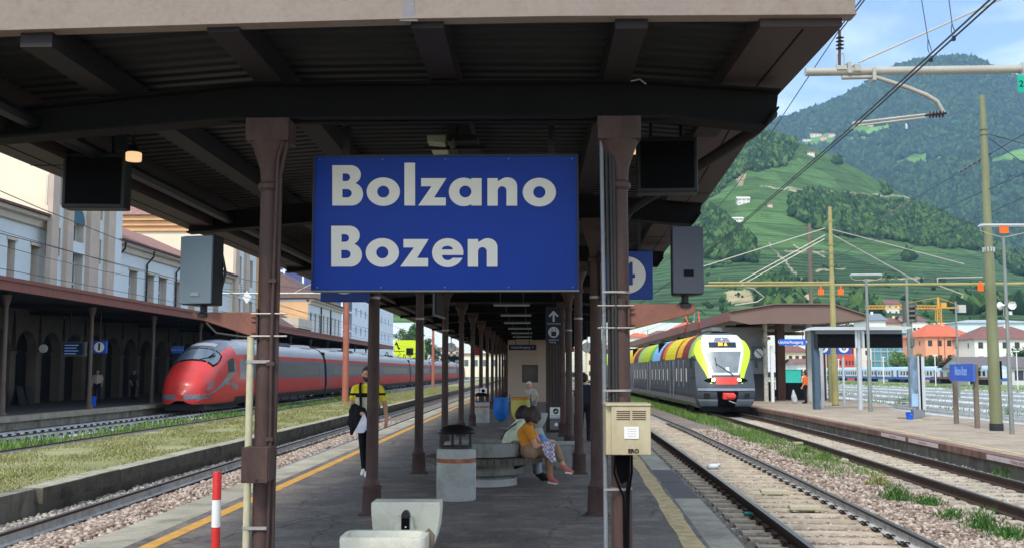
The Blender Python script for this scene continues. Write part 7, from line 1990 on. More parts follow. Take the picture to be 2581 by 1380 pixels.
# wall panel with no crossing disc
a,c = on_y(1884,815,64),on_y(1928,1003,64)
wl_ = thing("stair_wall",(a.x,64,ZP5),"grey stair enclosure wall with a round no crossing sign","wall")
b = MB(); b.box(a.x - 2.2,c.x,64,68,1.55,4.4); b.build("upper_wall",mat("grey_green_panel",(118,120,122),0.7,var=0.08),wl_)
b = MB(); b.box(a.x - 2.2,c.x,64.05,68,ZP5,1.55); b.build("dark_lower_wall",m_tdark,wl_)
q0,q1 = on_y(1903,870,63.9),on_y(1929,908,63.9)
b = MB(); b.box(q0.x - 0.15,q1.x,63.9,64,q1.z,q0.z); b.build("sign_board",m_slategl,wl_)
xm_,zm_ = (q0.x + q1.x) / 2 - 0.08,(q0.z + q1.z) / 2
rr = 0.28
b = MB(); b.prism([(rr * math.cos(2 * math.pi * k / 20),rr * math.sin(2 * math.pi * k / 20)) for k in range(20)],(xm_,63.88,zm_),(1,0,0),(0,0,1),(0,0.015,0)); b.build("disc",m_white,wl_)
b = MB(); b.bar((xm_ - 0.18,63.87,zm_ + 0.18),(xm_ + 0.18,63.87,zm_ - 0.18),0.01,0.05); b.build("slash",m_black,wl_)
# speckled pillar, brown pillar, grey slab in the foreground of the canopy
def pole(name,px,py_b,py_t,w_px,material,label,cat="pole",z=ZP5,sq=False,taper=1.0,y=None,group=None):
 p = on_z(px,py_b,z) if y is None else Vector((on_y(px,py_b,y).x,y,z))
 zt_ = zat(py_t,p.y)
 w_ = w_px * p.y / F_PX
 t = thing(name,(p.x,p.y,z),label,cat,group)
 b = MB()
 if sq: b.box(p.x - w_ / 2,p.x + w_ / 2,p.y - w_ / 2,p.y + w_ / 2,z,zt_)
 else: b.tube([(p.x,p.y,z),(p.x,p.y,zt_)],[w_ / 2,w_ / 2 * taper],14)
 b.build("shaft",material,t,smooth=not sq,bevel=0.0)
 return t,p,zt_,w_
m_speck = mat("flaking_white_pillar",(190,190,178),0.8,var=0.2,scale=3,fine=0.3,fscale=14,stain=(128,128,100),stain_amt=0.8,stain_scale=4)
t,p,zt_,w_ = pole("platform_pillar",1932,1010,815,11,m_speck,"flaking white round pillar next to the regional train front")
b = MB(); b.lathe([(w_ * 0.6,0),(w_ * 0.6,0.25)],(p.x,p.y,zt_ - 1.1),14); b.build("collar",m_speck,t)
b = MB(); b.tube([(p.x - 0.1,p.y - 0.15,zt_ - 0.4),(p.x - 0.35,p.y - 0.2,zt_ - 0.9),(p.x - 0.05,p.y - 0.2,zt_ - 1.5)],0.05,6); b.build("hook_pipe",m_oldwood,t)
t,p,zt_,w_ = pole("white_cabinet_post",1947,975,870,7,m_white,"plain white slim cabinet behind the flaking pillar","post",y=62,sq=True)
pole("platform_pillar",1968,960,815,20,m_darkbrown,"broad dark brown pillar under the outer canopy gable","pillar",y=66,sq=True)
pole("platform_pillar",2043,1005,815,15,mat("pale_grey_pillar",(176,176,170),0.7,var=0.1,scale=2),"pale grey square pillar behind the orange worker","pillar",y=63.5,sq=True)
a,c = on_y(1964,853,60),on_y(2033,869,60)
us5 = thing("exit_sign",(a.x,60,c.z),"blue hanging exit sign Uscita Ausgang on the outer platform","sign")
b = MB(); b.box(a.x,c.x,60,60.12,c.z,a.z); b.build("panel",mat("bright_sign_blue",(40,96,200),0.5),us5)
text("Uscita/Ausgang  +",0.235,((a.x + c.x) / 2,59.99,(a.z + c.z) / 2),m_white,us5,bold=0.004)
for xq in (a.x + 0.2,c.x - 0.2):
 b = MB(); b.bar((xq,60.06,a.z),(xq,60.06,4.4),0.03); b.build("hanger",m_dark,us5)
# rubbish bags and dark planters behind the worker
gb = on_z(1968,1003,ZP5)
for k,(dx,dz,s_) in enumerate(((-0.25,0.0,0.42),(0.32,0.0,0.40),(0.0,0.45,0.33))):
 v_,f_ = scatter_blobs(np.array([[0,0,s_ * 0.75]]),np.array([s_]),0.15,0.9)
 ob_ = fast_mesh("rubbish_bag",v_,f_,mat("black_rubbish_bag",(44,46,50),0.3,var=0.2,scale=6,bump=0.9,bscale=7),label=("full black rubbish bag at the left of a heap","full black rubbish bag at the right of a heap","smaller black rubbish bag on top of the heap")[k],cat="rubbish bag",group="black rubbish bags beside the outer canopy pillar",smooth=True)
 ob_.location = (gb.x + dx,gb.y + 0.1 * k,ZP5 + dz)
 md = ob_.modifiers.new("sub",'SUBSURF'); md.levels = md.render_levels = 2
m_railing = mat("black_low_wall",(28,30,34),0.7)
a,c = on_y(1983,960,67),on_y(2055,1003,67)
b = MB(); b.box(a.x,c.x,67,67.3,ZP5,zat(963,67)); b.build("low_wall",m_railing,label="low black wall behind the worker on the outer platform",cat="wall")
bx = on_z(1947,1008,ZP5)
lb = thing("small_bin",(bx.x,bx.y,ZP5),"small black bin with white label beside the flaking pillar","bin")
b = MB(); b.box(bx.x - 0.14,bx.x + 0.2,bx.y + 0.2,bx.y + 0.6,ZP5,ZP5 + 1.15); b.build("body",m_tdark,lb)
b = MB(); b.box(bx.x - 0.05,bx.x + 0.08,bx.y + 0.19,bx.y + 0.2,ZP5 + 0.9,ZP5 + 1.0); b.build("label_patch",m_white,lb)
# --- big departure board on posts
yb5 = 49.5
bd = thing("departure_board",(on_y(2163,1000,yb5).x,yb5,ZP5),"wide departure board with two black screens under a white roof frame","departure board")
X_ = lambda px: on_y(px,900,yb5).x
Z_ = lambda py: zat(py,yb5)
b = MB(); b.prism([(X_(2036),Z_(832)),(X_(2048),Z_(824)),(X_(2290),Z_(824)),(X_(2290),Z_(828)),(X_(2270),Z_(832))],(0,yb5 - 0.5,0),(1,0,0),(0,0,1),(0,1.3,0)); b.build("roof_frame",m_alu,bd)
for (pa,pb_) in ((2057,2154),(2176,2273)):
 b = MB(); b.box(X_(pa),X_(pb_),yb5 - 0.2,yb5 + 0.2,Z_(876),Z_(841)); hb = b.build("screen_housing",m_dark,bd)
 b = MB(); b.box(X_(pa) + 0.05,X_(pb_) - 0.05,yb5 - 0.215,yb5 - 0.2,Z_(874.5),Z_(842)); b.build("screen",m_black,hb)
 b = MB(); b.box(X_(pa),X_(pb_),yb5 - 0.15,yb5 + 0.15,Z_(841),Z_(832)); b.build("header",m_grey,bd)
for (px,w_) in ((2165,0.24),):
 b = MB(); b.tube([(X_(px),yb5,ZP5),(X_(px),yb5,Z_(828))],w_ / 2,14); b.build("post",m_alu,bd,smooth=True)
for px in (2156,2174):
 b = MB(); b.box(X_(px) - 0.05,X_(px) + 0.05,yb5 - 0.22,yb5 - 0.12,Z_(876),Z_(833)); b.build("frame_bar",m_alu,bd)
b = MB(); b.box(X_(2055),X_(2068),yb5 + 0.2,yb5 + 0.7,ZP5,Z_(832)); b.build("side_pillar",m_slategl,bd)
xr_ = on_y(2071,900,yb5 + 3).x; b = MB(); b.box(xr_ - 0.07,xr_ + 0.07,yb5 + 3.0,yb5 + 3.1,ZP5,Z_(832)); b.build("rear_pillar",m_alu,bd)
# number signs 5 and 6
for (pa,pb_,num) in ((2056,2093,"5"),(2108,2145,"6")):
 a,c = on_y(pa,858,53),on_y(pb_,891,53)
 t = thing("platform_number_sign",((a.x + c.x) / 2,53,c.z),"blue %s half hidden behind the departure board" % {"5": "platform sign numbered five","6": "platform sign numbered six"}[num],"sign","blue number signs behind the departure board")
 b = MB(); b.box(a.x,c.x,53,53.12,c.z,a.z); b.build("box",m_signbl,t)
 rr = (c.x - a.x) * 0.36; xm_,zm_ = (a.x + c.x) / 2,(a.z + c.z) / 2
 b = MB(); b.prism([(rr * math.cos(2 * math.pi * k / 24),rr * math.sin(2 * math.pi * k / 24)) for k in range(24)],(xm_,52.99,zm_),(1,0,0),(0,0,1),(0,0.008,0)); b.build("white_disc",m_white,t)
 text(num,rr * 1.7,(xm_,52.985,zm_),m_signbl,t,bold=0.01)
 b = MB(); b.bar((xm_,53.2,ZP5),(xm_,53.2,a.z),0.1); b.build("post",m_alu,t)
pole("white_marker_post",2083,1000,890,5,m_white,"slim white post with grey foot beside the slate pillar","post")
for px,pyb,pyt in ((2115,958,905),(2228,966,900),(2359,972,895),(2566,980,886)):
 t,p,zt_,w_ = pole("yard_lamp_post",px,pyb,pyt,2.4,m_white,"short white lamp post out in the yard, standing %s" % {2115: "left of the gravel heap",2228: "right of the gravel heap",2359: "before the long carriages and shrubs",2566: "before the grey shed"}[px],"lamp post",z=ZG,group="short white lamp posts in the yard")
 b = MB(); b.box(p.x - 0.35,p.x + 0.35,p.y - 0.15,p.y + 0.15,zt_,zt_ + 0.15); b.build("lamp_head",m_white,t)
# --- totem, station name board, bucket
pt_ = on_z(2312,1050,ZP5)
tt = thing("info_totem",(pt_.x,pt_.y,ZP5),"tall glass and steel information totem on the outer platform","totem")
Xt = lambda px: on_y(px,950,pt_.y).x
Zt = lambda py: zat(py,pt_.y)
m_totgl = mat("totem_photo_panel",(108,128,148),0.25,var=0.5,scale=2.5,fine=0.3,fscale=9,stretch=(1,1,0.35),stain=(60,62,66),stain_amt=0.8,stain_scale=2)
b = MB(); b.box(Xt(2293),Xt(2312),pt_.y - 0.05,pt_.y + 0.05,Zt(1022),Zt(899)); b.build("photo_panel",m_totgl,tt)
b = MB(); b.box(Xt(2312),Xt(2316),pt_.y - 0.1,pt_.y + 0.3,Zt(1030),Zt(897)); b.build("steel_edge",m_alu,tt)
b = MB(); b.box(Xt(2316),Xt(2321),pt_.y - 0.08,pt_.y + 0.3,Zt(1030),Zt(897)); b.build("black_edge",m_black,tt)
b = MB(); b.box(Xt(2321),Xt(2329),pt_.y - 0.1,pt_.y + 0.3,Zt(1032),Zt(897)); b.build("steel_back",m_alu,tt)
b = MB(); b.box(Xt(2298),Xt(2326),pt_.y - 0.1,pt_.y + 0.25,ZP5,Zt(1030)); b.build("foot",m_grey,tt)
b = MB(); b.box(Xt(2295),Xt(2311),pt_.y - 0.07,pt_.y - 0.05,Zt(1022),Zt(990)); b.build("blue_notice",mat("pale_blue_notice",(150,180,210),0.5),tt)
pb5 = on_z(2293,1056,ZP5)
bk = thing("bucket",(pb5.x,pb5.y,ZP5),"small bright blue bucket at the foot of the totem","bucket")
b = MB(); b.lathe([(0.11,0),(0.145,0.27),(0.155,0.28),(0.135,0.28),(0.105,0.03)],(pb5.x,pb5.y,ZP5),16); b.build("tub",mat("bucket_blue",(24,100,220),0.45),bk,smooth=True)
b = MB(); b.tube([(pb5.x - 0.15,pb5.y,ZP5 + 0.27),(pb5.x + 0.02,pb5.y - 0.16,ZP5 + 0.2),(pb5.x + 0.15,pb5.y,ZP5 + 0.05)],0.008,5); b.build("handle",m_alu,bk)
ca = on_z(2262,1053,ZP5); b = MB(); b.tube([(ca.x,ca.y,ZP5 + 0.02),(ca.x + 0.4,ca.y - 0.3,ZP5 + 0.02),(ca.x + 1.0,ca.y + 0.1,ZP5 + 0.02)],0.015,5); b.build("loose_cable",m_cable,label="short black cable lying by the blue bucket",cat="cable")
pl5 = on_z(2350,1057,ZP5); b = MB(); b.obox((pl5.x,pl5.y,ZP5 + 0.03),(0.7,0.12,0.04),rz=0.15); b.build("plank",m_edge,label="short pale plank lying near the totem foot",cat="plank")
l0,l1 = on_z(2411,1067,ZP5),on_z(2464,1078,ZP5)
ns5 = thing("station_sign",((l0.x + l1.x) / 2,(l0.y + l1.y) / 2,ZP5),"blue station name board Bolzano-Bozen on two brown posts","sign")
for l_ in (l0,l1):
 b = MB(); b.box(l_.x - 0.07,l_.x + 0.07,l_.y - 0.05,l_.y + 0.05,ZP5,zat(917,l_.y)); b.build("post",m_oldwood,ns5)
pa,pb_ = on_y(2392,937,l0.y - 0.2),on_y(2451,937,l1.y - 0.1)
zt5,zb5 = zat(917,l0.y),zat(958,l0.y)
d = Vector((pb_.x - pa.x,pb_.y - pa.y,0)); ang = math.atan2(d.y,d.x)
cm = Vector(((pa.x + pb_.x) / 2,(pa.y + pb_.y) / 2 - 0.12,(zt5 + zb5) / 2))
b = MB(); b.obox(cm,(d.length,0.06,zt5 - zb5),rz=ang); b.build("board",mat("name_board_blue",(58,104,206),0.5,var=0.04),ns5)
nrm = Vector((math.sin(ang),-math.cos(ang),0))
text("Bolzano-Bozen",0.42,cm + nrm * 0.034 + Vector((0,0,0.04)),mat("pale_blue_lettering",(150,186,240),0.6),ns5,rz=ang,xs=0.55,bold=0.004)
# --- masts
def tapered(name,px,pyb,pyt,wb,wt,material,label,z=ZP5,step=None,group=None,cat="mast"):
 p = on_z(px,pyb,z)
 zt_ = zat(pyt,p.y)
 t = thing(name,(p.x,p.y,z),label,cat,group)
 k = p.y / F_PX / 2
 b = MB()
 if step:
  zs = [zat(q,p.y) for q in step]
  pts,rs = [(p.x,p.y,z)],[wb * k]
  ws = [wb * k + (wt * k - wb * k) * (zq - z) / (zt_ - z) for zq in zs]
  for zq,w_ in zip(zs,ws):
   pts += [(p.x,p.y,zq),(p.x,p.y,zq + 0.12)]; rs += [w_ * 1.08,w_ * 0.93]
  pts += [(p.x,p.y,zt_)]; rs += [wt * k]
  b.tube(pts,rs,18)
 else:
  b.tube([(p.x,p.y,z),(p.x,p.y,zt_)],[wb * k,wt * k],16)
 b.build("shaft",material,t,smooth=True)
 return t,p,zt_
tm,pm5,zm5 = tapered("catenary_mast",2512,1084,247,30,14,m_olive,"tall olive green tapered mast on the outer platform",step=(640,370))
b = MB(); b.lathe([(0.20,0.0),(0.20,0.22)],(pm5.x,pm5.y,ZP5),18); b.build("dark_foot_band",m_tdark,tm)
for py in (333,346):
 zz_ = zat(py,pm5.y); b = MB(); b.lathe([(0.125,0),(0.125,0.07)],(pm5.x,pm5.y,zz_),14); b.build("collar",m_olive,tm)
for py,r_ in ((640,0.165),):
 zz_ = zat(py,pm5.y)
 b = MB()
 for k in range(12):
  a_ = 2 * math.pi * k / 12; b.obox((pm5.x + r_ * math.cos(a_),pm5.y + r_ * math.sin(a_),zz_ + 0.1),(0.03,0.03,0.14),rz=a_)
 b.build("spiked_collar",m_alu,tm)
zz_ = zat(925,pm5.y); b = MB(); b.box(pm5.x + 0.13,pm5.x + 0.2,pm5.y - 0.1,pm5.y + 0.1,zz_ - 0.35,zz_ + 0.2); b.build("black_box",m_black,tm)
zz_ = zat(726,pm5.y - 0.3); q = on_y(2472,726,pm5.y - 0.3)
b = MB(); b.box(q.x - 0.09,q.x + 0.09,pm5.y - 0.3,pm5.y - 0.28,zz_ - 0.1,zz_ + 0.1); b.bar((q.x,pm5.y - 0.29,zz_ + 0.1),(q.x,pm5.y - 0.29,zz_ + 0.2),0.06,0.03); b.build("orange_plate",m_orange,tm)
ty,py5,zy5 = tapered("catenary_mast",2106,1022,524,17,9,m_ochremast,"olive yellow mast carrying the cross beams behind the departure board",step=(700,))
b = MB(); b.lathe([(0.17,0),(0.19,0.08)],(py5.x,py5.y,ZP5),12); b.build("foot_band",m_tdark,ty)
for py in (560,620,640,655,672,700,730,745):
 zz_ = zat(py,py5.y); b = MB(); b.lathe([(0.15,0),(0.15,0.06)],(py5.x,py5.y,zz_),12); b.build("collar",m_ochremast,ty)
zbm = [zat(713,py5.y),zat(719,py5.y)]
b = MB(); b.tube([on_y(1786,712,py5.y),(py5.x,py5.y,zbm[0])],0.06,8); b.build("cross_beam",m_ochremast,ty)
b = MB(); b.tube([on_y(1776,720,py5.y),on_y(2600,714,py5.y)],0.07,8); b.build("cross_beam",m_ochremast,ty)
for (pa,pb_) in (((2080,575),(1770,672)),((2080,592),(1860,712)),((2078,602),(1868,718)),((2096,578),(2430,665)),((2096,590),(2318,712))):
 b = MB(); b.tube([on_y(*pa,py5.y),on_y(*pb_,py5.y)],0.028,6); b.build("stay_rod",m_galv,ty)
for (pts) in ([(1862,718),(1900,727),(1926,748),(1908,760),(1852,768)],[(2362,700),(2364,718),(2428,742),(2424,750)],[(2362,700),(2476,698)]):
 b = MB(); b.tube([on_y(*q_,py5.y) for q_ in pts],0.035,6); b.build("registration_arm",m_galv,ty)
for px in (2069,2119):
 q = on_y(px,735,py5.y - 0.1); b = MB(); b.box(q.x - 0.15,q.x + 0.15,py5.y - 0.12,py5.y - 0.1,q.z - 0.15,q.z + 0.15); b.bar((q.x,py5.y - 0.11,q.z + 0.15),(q.x,py5.y - 0.11,q.z + 0.32),0.06,0.02); b.build("orange_plate",m_orange,ty)
# old wooden pole and other far masts
def simple_pole(px,y,z,pyt,w,material,label):
 x = on_y(px,800,y).x
 t = thing("wooden_pole",(x,y,z),label,"pole","thin poles behind the outer platform canopy")
 b = MB(); b.tube([(x,y,z),(x,y,zat(pyt,y))],[w,w * 0.8],10); b.build("shaft",material,t,smooth=True)
 return t,x
t,x = simple_pole(2046,75,ZP5,566,0.17,m_oldwood,"weathered grey pole standing behind the olive yellow mast")
b = MB(); b.box(x - 0.2,x + 0.2,74.7,75.3,5.6,6.2); b.build("junction_case",m_oldwood,t)
for px,y,pyt,lab in ((1750,130,780,"distant pole above the regional train roof"),(1632,200,830,"far off pole beyond the regional train"),(2288,62,700,"thin pole rising beside the second switch crate"),(2410,90,760,"thin dark pole rising in front of the orange house")):
 simple_pole(px,y,ZG,pyt,0.10,m_steelpole,lab)
m_crate = mat("grey_insulator_crate",(104,102,92),0.7,var=0.15)
for (px,lab) in ((2090,"grey ladder framed switch crate beside the olive yellow mast"),(2296,"grey ladder framed switch crate right of the departure board")):
 y = 62
 a,c = on_y(px - 13,770,y),on_y(px + 14,806,y)
 t = thing("switch_crate",((a.x + c.x) / 2,y,c.z),lab,"switch crate","grey overhead switch crates")
 for k in range(4):
  zz_ = c.z + (a.z - c.z) * k / 3; b = MB(); b.box(a.x,c.x,y,y + 0.5,zz_ - 0.06,zz_ + 0.06); b.build("slat",m_crate,t)
 for x_ in (a.x,c.x):
  b = MB(); b.box(x_ - 0.05,x_ + 0.05,y,y + 0.5,c.z - 0.1,a.z + 0.2); b.build("upright",m_crate,t)
 b = MB(); b.box(a.x + 0.06,c.x - 0.06,y + 0.1,y + 0.4,c.z + 0.05,a.z - 0.1); b.build("case",m_tdark,t)
 b = MB(); b.bar(((a.x + c.x) / 2,y + 0.25,ZP5),((a.x + c.x) / 2,y + 0.25,c.z),0.2); b.build("post",m_olive if px < 2200 else m_steelpole,t)
 b = MB(); b.lathe([(0.06,0),(0.22,0.1),(0.24,0.6),(0.1,0.8)],((a.x + c.x) / 2,y + 0.25,ZP5 + 3.2),12); b.build("weight_can",m_crate,t)
# --- platform lamp posts with flood frames and horns
def lamp_post(px,pyb,pyt,flood_px,flood_py,label,horns,lw=0.05,plate=None):
 p = on_z(px,pyb,ZP5); zt_ = zat(pyt,p.y); xt = on_y(flood_px[2],pyt,p.y).x
 t = thing("platform_lamp",(p.x,p.y,ZP5),label,"lamp post","grey platform lamps with wide tube frames")
 b = MB(); b.tube([(p.x,p.y,ZP5),(p.x,p.y,ZP5 + 2.3),(p.x,p.y,ZP5 + 2.35),(p.x,p.y,zt_)],[lw * 1.3,lw * 1.3,lw,lw * 0.9],10); b.build("pole",m_steelpole,t,smooth=True)
 a,c = on_y(flood_px[0],flood_py,p.y),on_y(flood_px[1],flood_py,p.y)
 b = MB(); b.prism([(0,0),(c.x - a.x,0),(c.x - a.x - 0.06,0.07),(0.06,0.07)],(a.x,p.y - 0.08,a.z),(1,0,0),(0,0,1),(0,0.16,0)); lh = b.build("lamp_head",m_alu,t)
 b = MB(); b.tube([(a.x + 0.04,p.y - 0.09,a.z + 0.035),(c.x - 0.04,p.y - 0.09,a.z + 0.035)],0.02,6); b.build("tube_lamp",m_tube,lh)
 for s_,q in ((1,a),(-1,c)):
  b = MB(); b.tube([(q.x + s_ * 0.04,p.y,a.z),(q.x + s_ * 0.06,p.y,a.z - 0.12),(q.x + s_ * 0.25,p.y,a.z - 0.2),(p.x,p.y,zt_)],0.014,6); b.build("frame_arm",m_galv,t)
 if horns:
  zz_ = zat(770,p.y)
  for (dx,a_) in ((-0.11,R(200)),(0.03,R(75)),(0.17,R(-40))):
   b = MB(); b.lathe([(0.03,0),(0.035,0.05),(0.06,0.10),(0.115,0.14),(0.118,0.15),(0.10,0.14),(0.04,0.08),(0.0,0.07)],(0,0,0),18)
   M_ = Matrix.Translation((p.x + dx,p.y - 0.1,zz_)) @ Euler((R(95),0,a_ + R(0))).to_matrix().to_4x4()
   b.v = [tuple(M_ @ Vector(v_)) for v_ in b.v]; b.build("horn_loudspeaker",m_white,t,smooth=True)
  b = MB(); b.bar((p.x - 0.15,p.y - 0.03,zz_),(p.x + 0.2,p.y - 0.03,zz_),0.04); b.build("horn_bar",m_steelpole,t)
  b = MB(); b.box(p.x + 0.04,p.x + 0.12,p.y - 0.1,p.y - 0.02,zz_ - 0.28,zz_ - 0.18); b.build("terminal_box",m_white,t)
  b = MB(); b.tube([(p.x - 0.1,p.y - 0.06,zz_ - 0.05),(p.x - 0.12,p.y - 0.06,zz_ - 0.3),(p.x - 0.02,p.y - 0.06,zz_ - 0.42)],0.01,5); b.build("horn_cable",m_galv,t)
 if plate:
  q = on_y(*plate,p.y - 0.05); b = MB(); b.box(q.x - 0.13,q.x + 0.13,p.y - 0.07,p.y - 0.05,q.z - 0.1,q.z + 0.1); b.bar((q.x,p.y - 0.06,q.z + 0.1),(q.x,p.y - 0.06,a.z),0.1,0.02); b.build("orange_plate",m_orange,t)
lamp_post(2551,1093,602,(2466,2600,2524),571,"grey lamp post with white horn loudspeakers on the outer platform",True,plate=(2530,579))
lamp_post(2194,1036,706,(2142,2224,2184),694,"grey lamp post with wide tube frame in front of the departure board",False,lw=0.07)
# --- near cantilever over the track by the island platform
YC = 14.7
nc = thing("overhead_cantilever",(7.5,YC,ZP5),"pale pipe cantilever with insulators holding the contact wires","cantilever")
cp = lambda px,py: on_y(px,py,YC)
b = MB(); pA_,pB_ = cp(2030,182),cp(2760,172); b.tube([pA_,pB_],0.062,12); b.build("main_pipe",m_galv,nc,smooth=True)
xm_ = pB_.x
b = MB(); b.tube([(xm_,YC,ZP5),(xm_,YC,pB_.z + 1.6)],[0.2,0.15],14); b.build("mast",m_olive,nc,smooth=True)
b = MB(); b.tube([cp(2122,196),cp(2205,194),cp(2290,222),cp(2335,240),cp(2362,256),cp(2378,285)],0.032,10); b.build("drop_arm",m_galv,nc,smooth=True)
b = MB(); b.tube([cp(2385,285),cp(2330,291)],0.018,8)
for k in range(5):
 q = cp(2344 + k * 8,289.5 - k * 0.6); b.lathe([(0.018,-0.012),(0.055,0.0),(0.018,0.012)],(0,0,0),12)
 for i_ in range(len(b.v) - 36,len(b.v)):
  v_ = b.v[i_]; b.v[i_] = (q.x + v_[2],q.y + v_[1],q.z + v_[0])
m_insul = mat("dark_insulator_glaze",(66,54,50),0.25,var=0.1)
b.build("arm_insulator",m_insul,nc,smooth=True)
b = MB(); b.tube([cp(2332,289),cp(2152,310)],0.018,8); b.tube([cp(2332,296),cp(2156,318)],0.014,8); b.tube([cp(2152,308),cp(2150,324)],0.02,8); b.build("registration_arm",m_galv,nc)
b = MB(); qa,qb = cp(2116,172),cp(2116,76)
b.tube([qa,qb],0.022,8)
for k in range(4):
 q = cp(2117,96 + k * 9); b.lathe([(0.02,-0.012),(0.062,0.0),(0.03,0.016)],q,14)
b.build("post_insulator",m_insul,nc,smooth=True)
for dx in (-10,10):
 b = MB(); b.tube([cp(2118 + dx * 1.1,168),cp(2118 + dx * 0.8,138),cp(2117 + dx * 0.5,134)],0.01,6); b.build("insulator_fork",m_galv,nc)
for px,w_,h_ in ((2118,0.14,0.06),(2138,0.05,0.16),(2158,0.09,0.1),(2200,0.05,0.18)):
 q = cp(px,174 if px != 2200 else 190); b = MB(); b.box(q.x - w_ / 2,q.x + w_ / 2,YC - 0.08,YC + 0.08,q.z - h_ / 2,q.z + h_ / 2); b.build("pipe_clamp",m_galv,nc)
b = MB(); b.tube([cp(2164,158),cp(2520,0),cp(2700,-80)],0.014,6); b.build("stay_wire",m_galv,nc)
b = MB(); q0,q1 = cp(2556,194),cp(2612,238); b.box(q0.x,q1.x,YC - 0.1,YC - 0.09,q1.z,q0.z); pl2 = b.build("number_plate",mat("teal_plate",(0,168,140),0.5),nc)
q = cp(2566,217); text("2",0.13,(q.x,YC - 0.102,q.z),m_black,pl2)
b = MB(); q0 = cp(2580,178); b.box(q0.x - 0.05,q0.x + 0.05,YC - 0.11,YC + 0.08,q0.z - 0.12,q0.z + 0.1); b.build("plate_clamp",m_alu,nc)
# --- wires of the right hand tracks
def from_vp(px,py,y0,y1,y_ref,sag=0.0,dx=0.0,n=16):
 p = on_y(px,py,y_ref)
 return [(p.x + dx + (X_T4(y) - X_T4(y_ref)),y,p.z - sag * math.sin(math.pi * (y - y0) / (y1 - y0))) for y in np.linspace(y0,y1,n)]
for i_,(px,lab) in enumerate(((2148,"left"),(2158,"right"))):
 wire(from_vp(px,318,2.5,190,YC),0.0105,"thin dark contact wire above the island platform track, %s of the pair" % lab)
for i_,(px,lab) in enumerate(((2112,"left"),(2120,"right"))):
 wire(from_vp(px,76,2.5,YC,YC),0.0105,"carrier wire over the clear ballast, %s strand before the cantilever" % lab)
p = on_y(2116,76,YC)
wire([(p.x + X_T4(y) - X_T4(YC),y,z) for y,z in ((YC,p.z),(24,p.z - 0.55),(34,p.z - 0.75),(45,p.z - 0.5),(53.8,p.z),(80,p.z - 0.7),(110,p.z))],0.008,"carrier wire beyond the cantilever sagging between supports")
wire([(X_T5(y),y,5.15) for y in (50,60,90,150)],0.008,"contact wire above the regional train track")
wire([(X_T5(y),y,z) for y,z in ((53.8,6.5),(80,5.8),(110,6.5))],0.008,"carrier wire above the regional train track")
# droppers above the contact wires with loops
for (pt0,pt1,lab) in (((2318,-30),(2347,150),"hanger wire with small loop dropping to the contact pair, nearer the pale pipe"),((2388,-30),(2404,96),"hanger wire with long loop dropping to the contact pair, away from the pale pipe")):
 yq = 9.2
 y1 = 2600 * 1.0
 # foot lies on the contact wire
 d1 = ray(*pt1); z_c = from_vp(2148,318,2.5,190,YC)[0][2]
 foot = _C + d1 * ((z_c - CAM_H) / d1.z)
 topp = on_y(*pt0,foot.y)
 b = MB(); b.tube([topp,foot.lerp(topp,0.28)],0.005,5)
 mdp = foot.lerp(topp,0.14)
 b.tube([foot.lerp(topp,0.28),mdp + Vector((0.018,0,0)),foot,mdp - Vector((0.018,0,0)),foot.lerp(topp,0.28)],0.005,5)
 b.box(foot.x - 0.014,foot.x + 0.014,foot.y - 0.02,foot.y + 0.02,foot.z - 0.03,foot.z + 0.02)
 b.build("dropper_wire",m_wire,label=lab,cat="wire",group="dropper wires on the contact pair")
# long diagonal wires with insulators towards the olive mast
def strung(pa,ya,pb_,yb,label,ins=None):
 A,B = on_y(*pa,ya),on_y(*pb_,yb)
 t = thing("strung_wire",A,label,"wire")
 b = MB(); b.tube([A,B],0.012,5); b.build("cable",m_wire,t)
 for f0,f1 in (ins or []):
  b = MB();
  n_ = 7
  b.tube([A.lerp(B,f0 + (f1 - f0) * k / (2 * n_)) for k in range(2 * n_ + 1)],[0.045 if k % 2 else 0.02 for k in range(2 * n_ + 1)],8); b.build("insulator",m_insul,t)
strung((2620,315),28,(1900,742),120,"dark wire with two strings of insulators behind the olive mast",[(0.045,0.085),(0.16,0.22)])
strung((2620,420),28,(1850,761),120,"plain dark wire passing behind the olive mast, upper of two")
strung((2620,480),28,(2000,757),120,"plain dark wire passing behind the olive mast, lower of two")
strung((2492,338),pm5.y,(2640,380),pm5.y,"pale stay rod from the olive mast collar, upper")
strung((2492,348),pm5.y,(2660,470),pm5.y,"pale stay rod from the olive mast collar, lower")
# --- litter and small things on the tracks
def litter(px,py,z,size,material,label,cat,flat=0.6):
 p = on_z(px,py,z)
 v_,f_ = scatter_blobs(np.array([[0,0,size * flat * 0.5]]),np.array([size]),0.3,flat)
 o = fast_mesh(cat.replace(" ","_"),v_,f_,material,label=label,cat=cat)
 o.location = (p.x,p.y,z)
 return o
litter(1797,1178,ZS,0.13,mat("white_plastic_film",(222,230,232),0.35,var=0.1,bump=0.8,bscale=20),"crumpled white plastic bag between the rails","plastic bag",0.5)
litter(1808,1172,ZS,0.09,mat("grey_plastic_film",(200,208,212),0.35,var=0.1),"smaller grey scrap of film touching the white plastic bag","plastic scrap",0.4)
litter(2128,1172,ZB,0.19,mat("pale_boulder",(176,166,140),0.9,var=0.15,scale=6,bump=0.6),"pale angular boulder at the ballast shoulder","boulder",0.75)
litter(2300,1132,ZB,0.15,mat("red_litter",(226,92,76),0.6,var=0.15),"crumpled red wrapper at the outer platform wall","wrapper",0.8)
bo_ = on_z(1888,1300,ZB + 0.02)
bt = thing("plastic_bottle",(bo_.x,bo_.y,ZB),"small teal plastic bottle lying beside the near rail","bottle")
m_teal = mat("teal_bottle",(40,150,140),0.3)
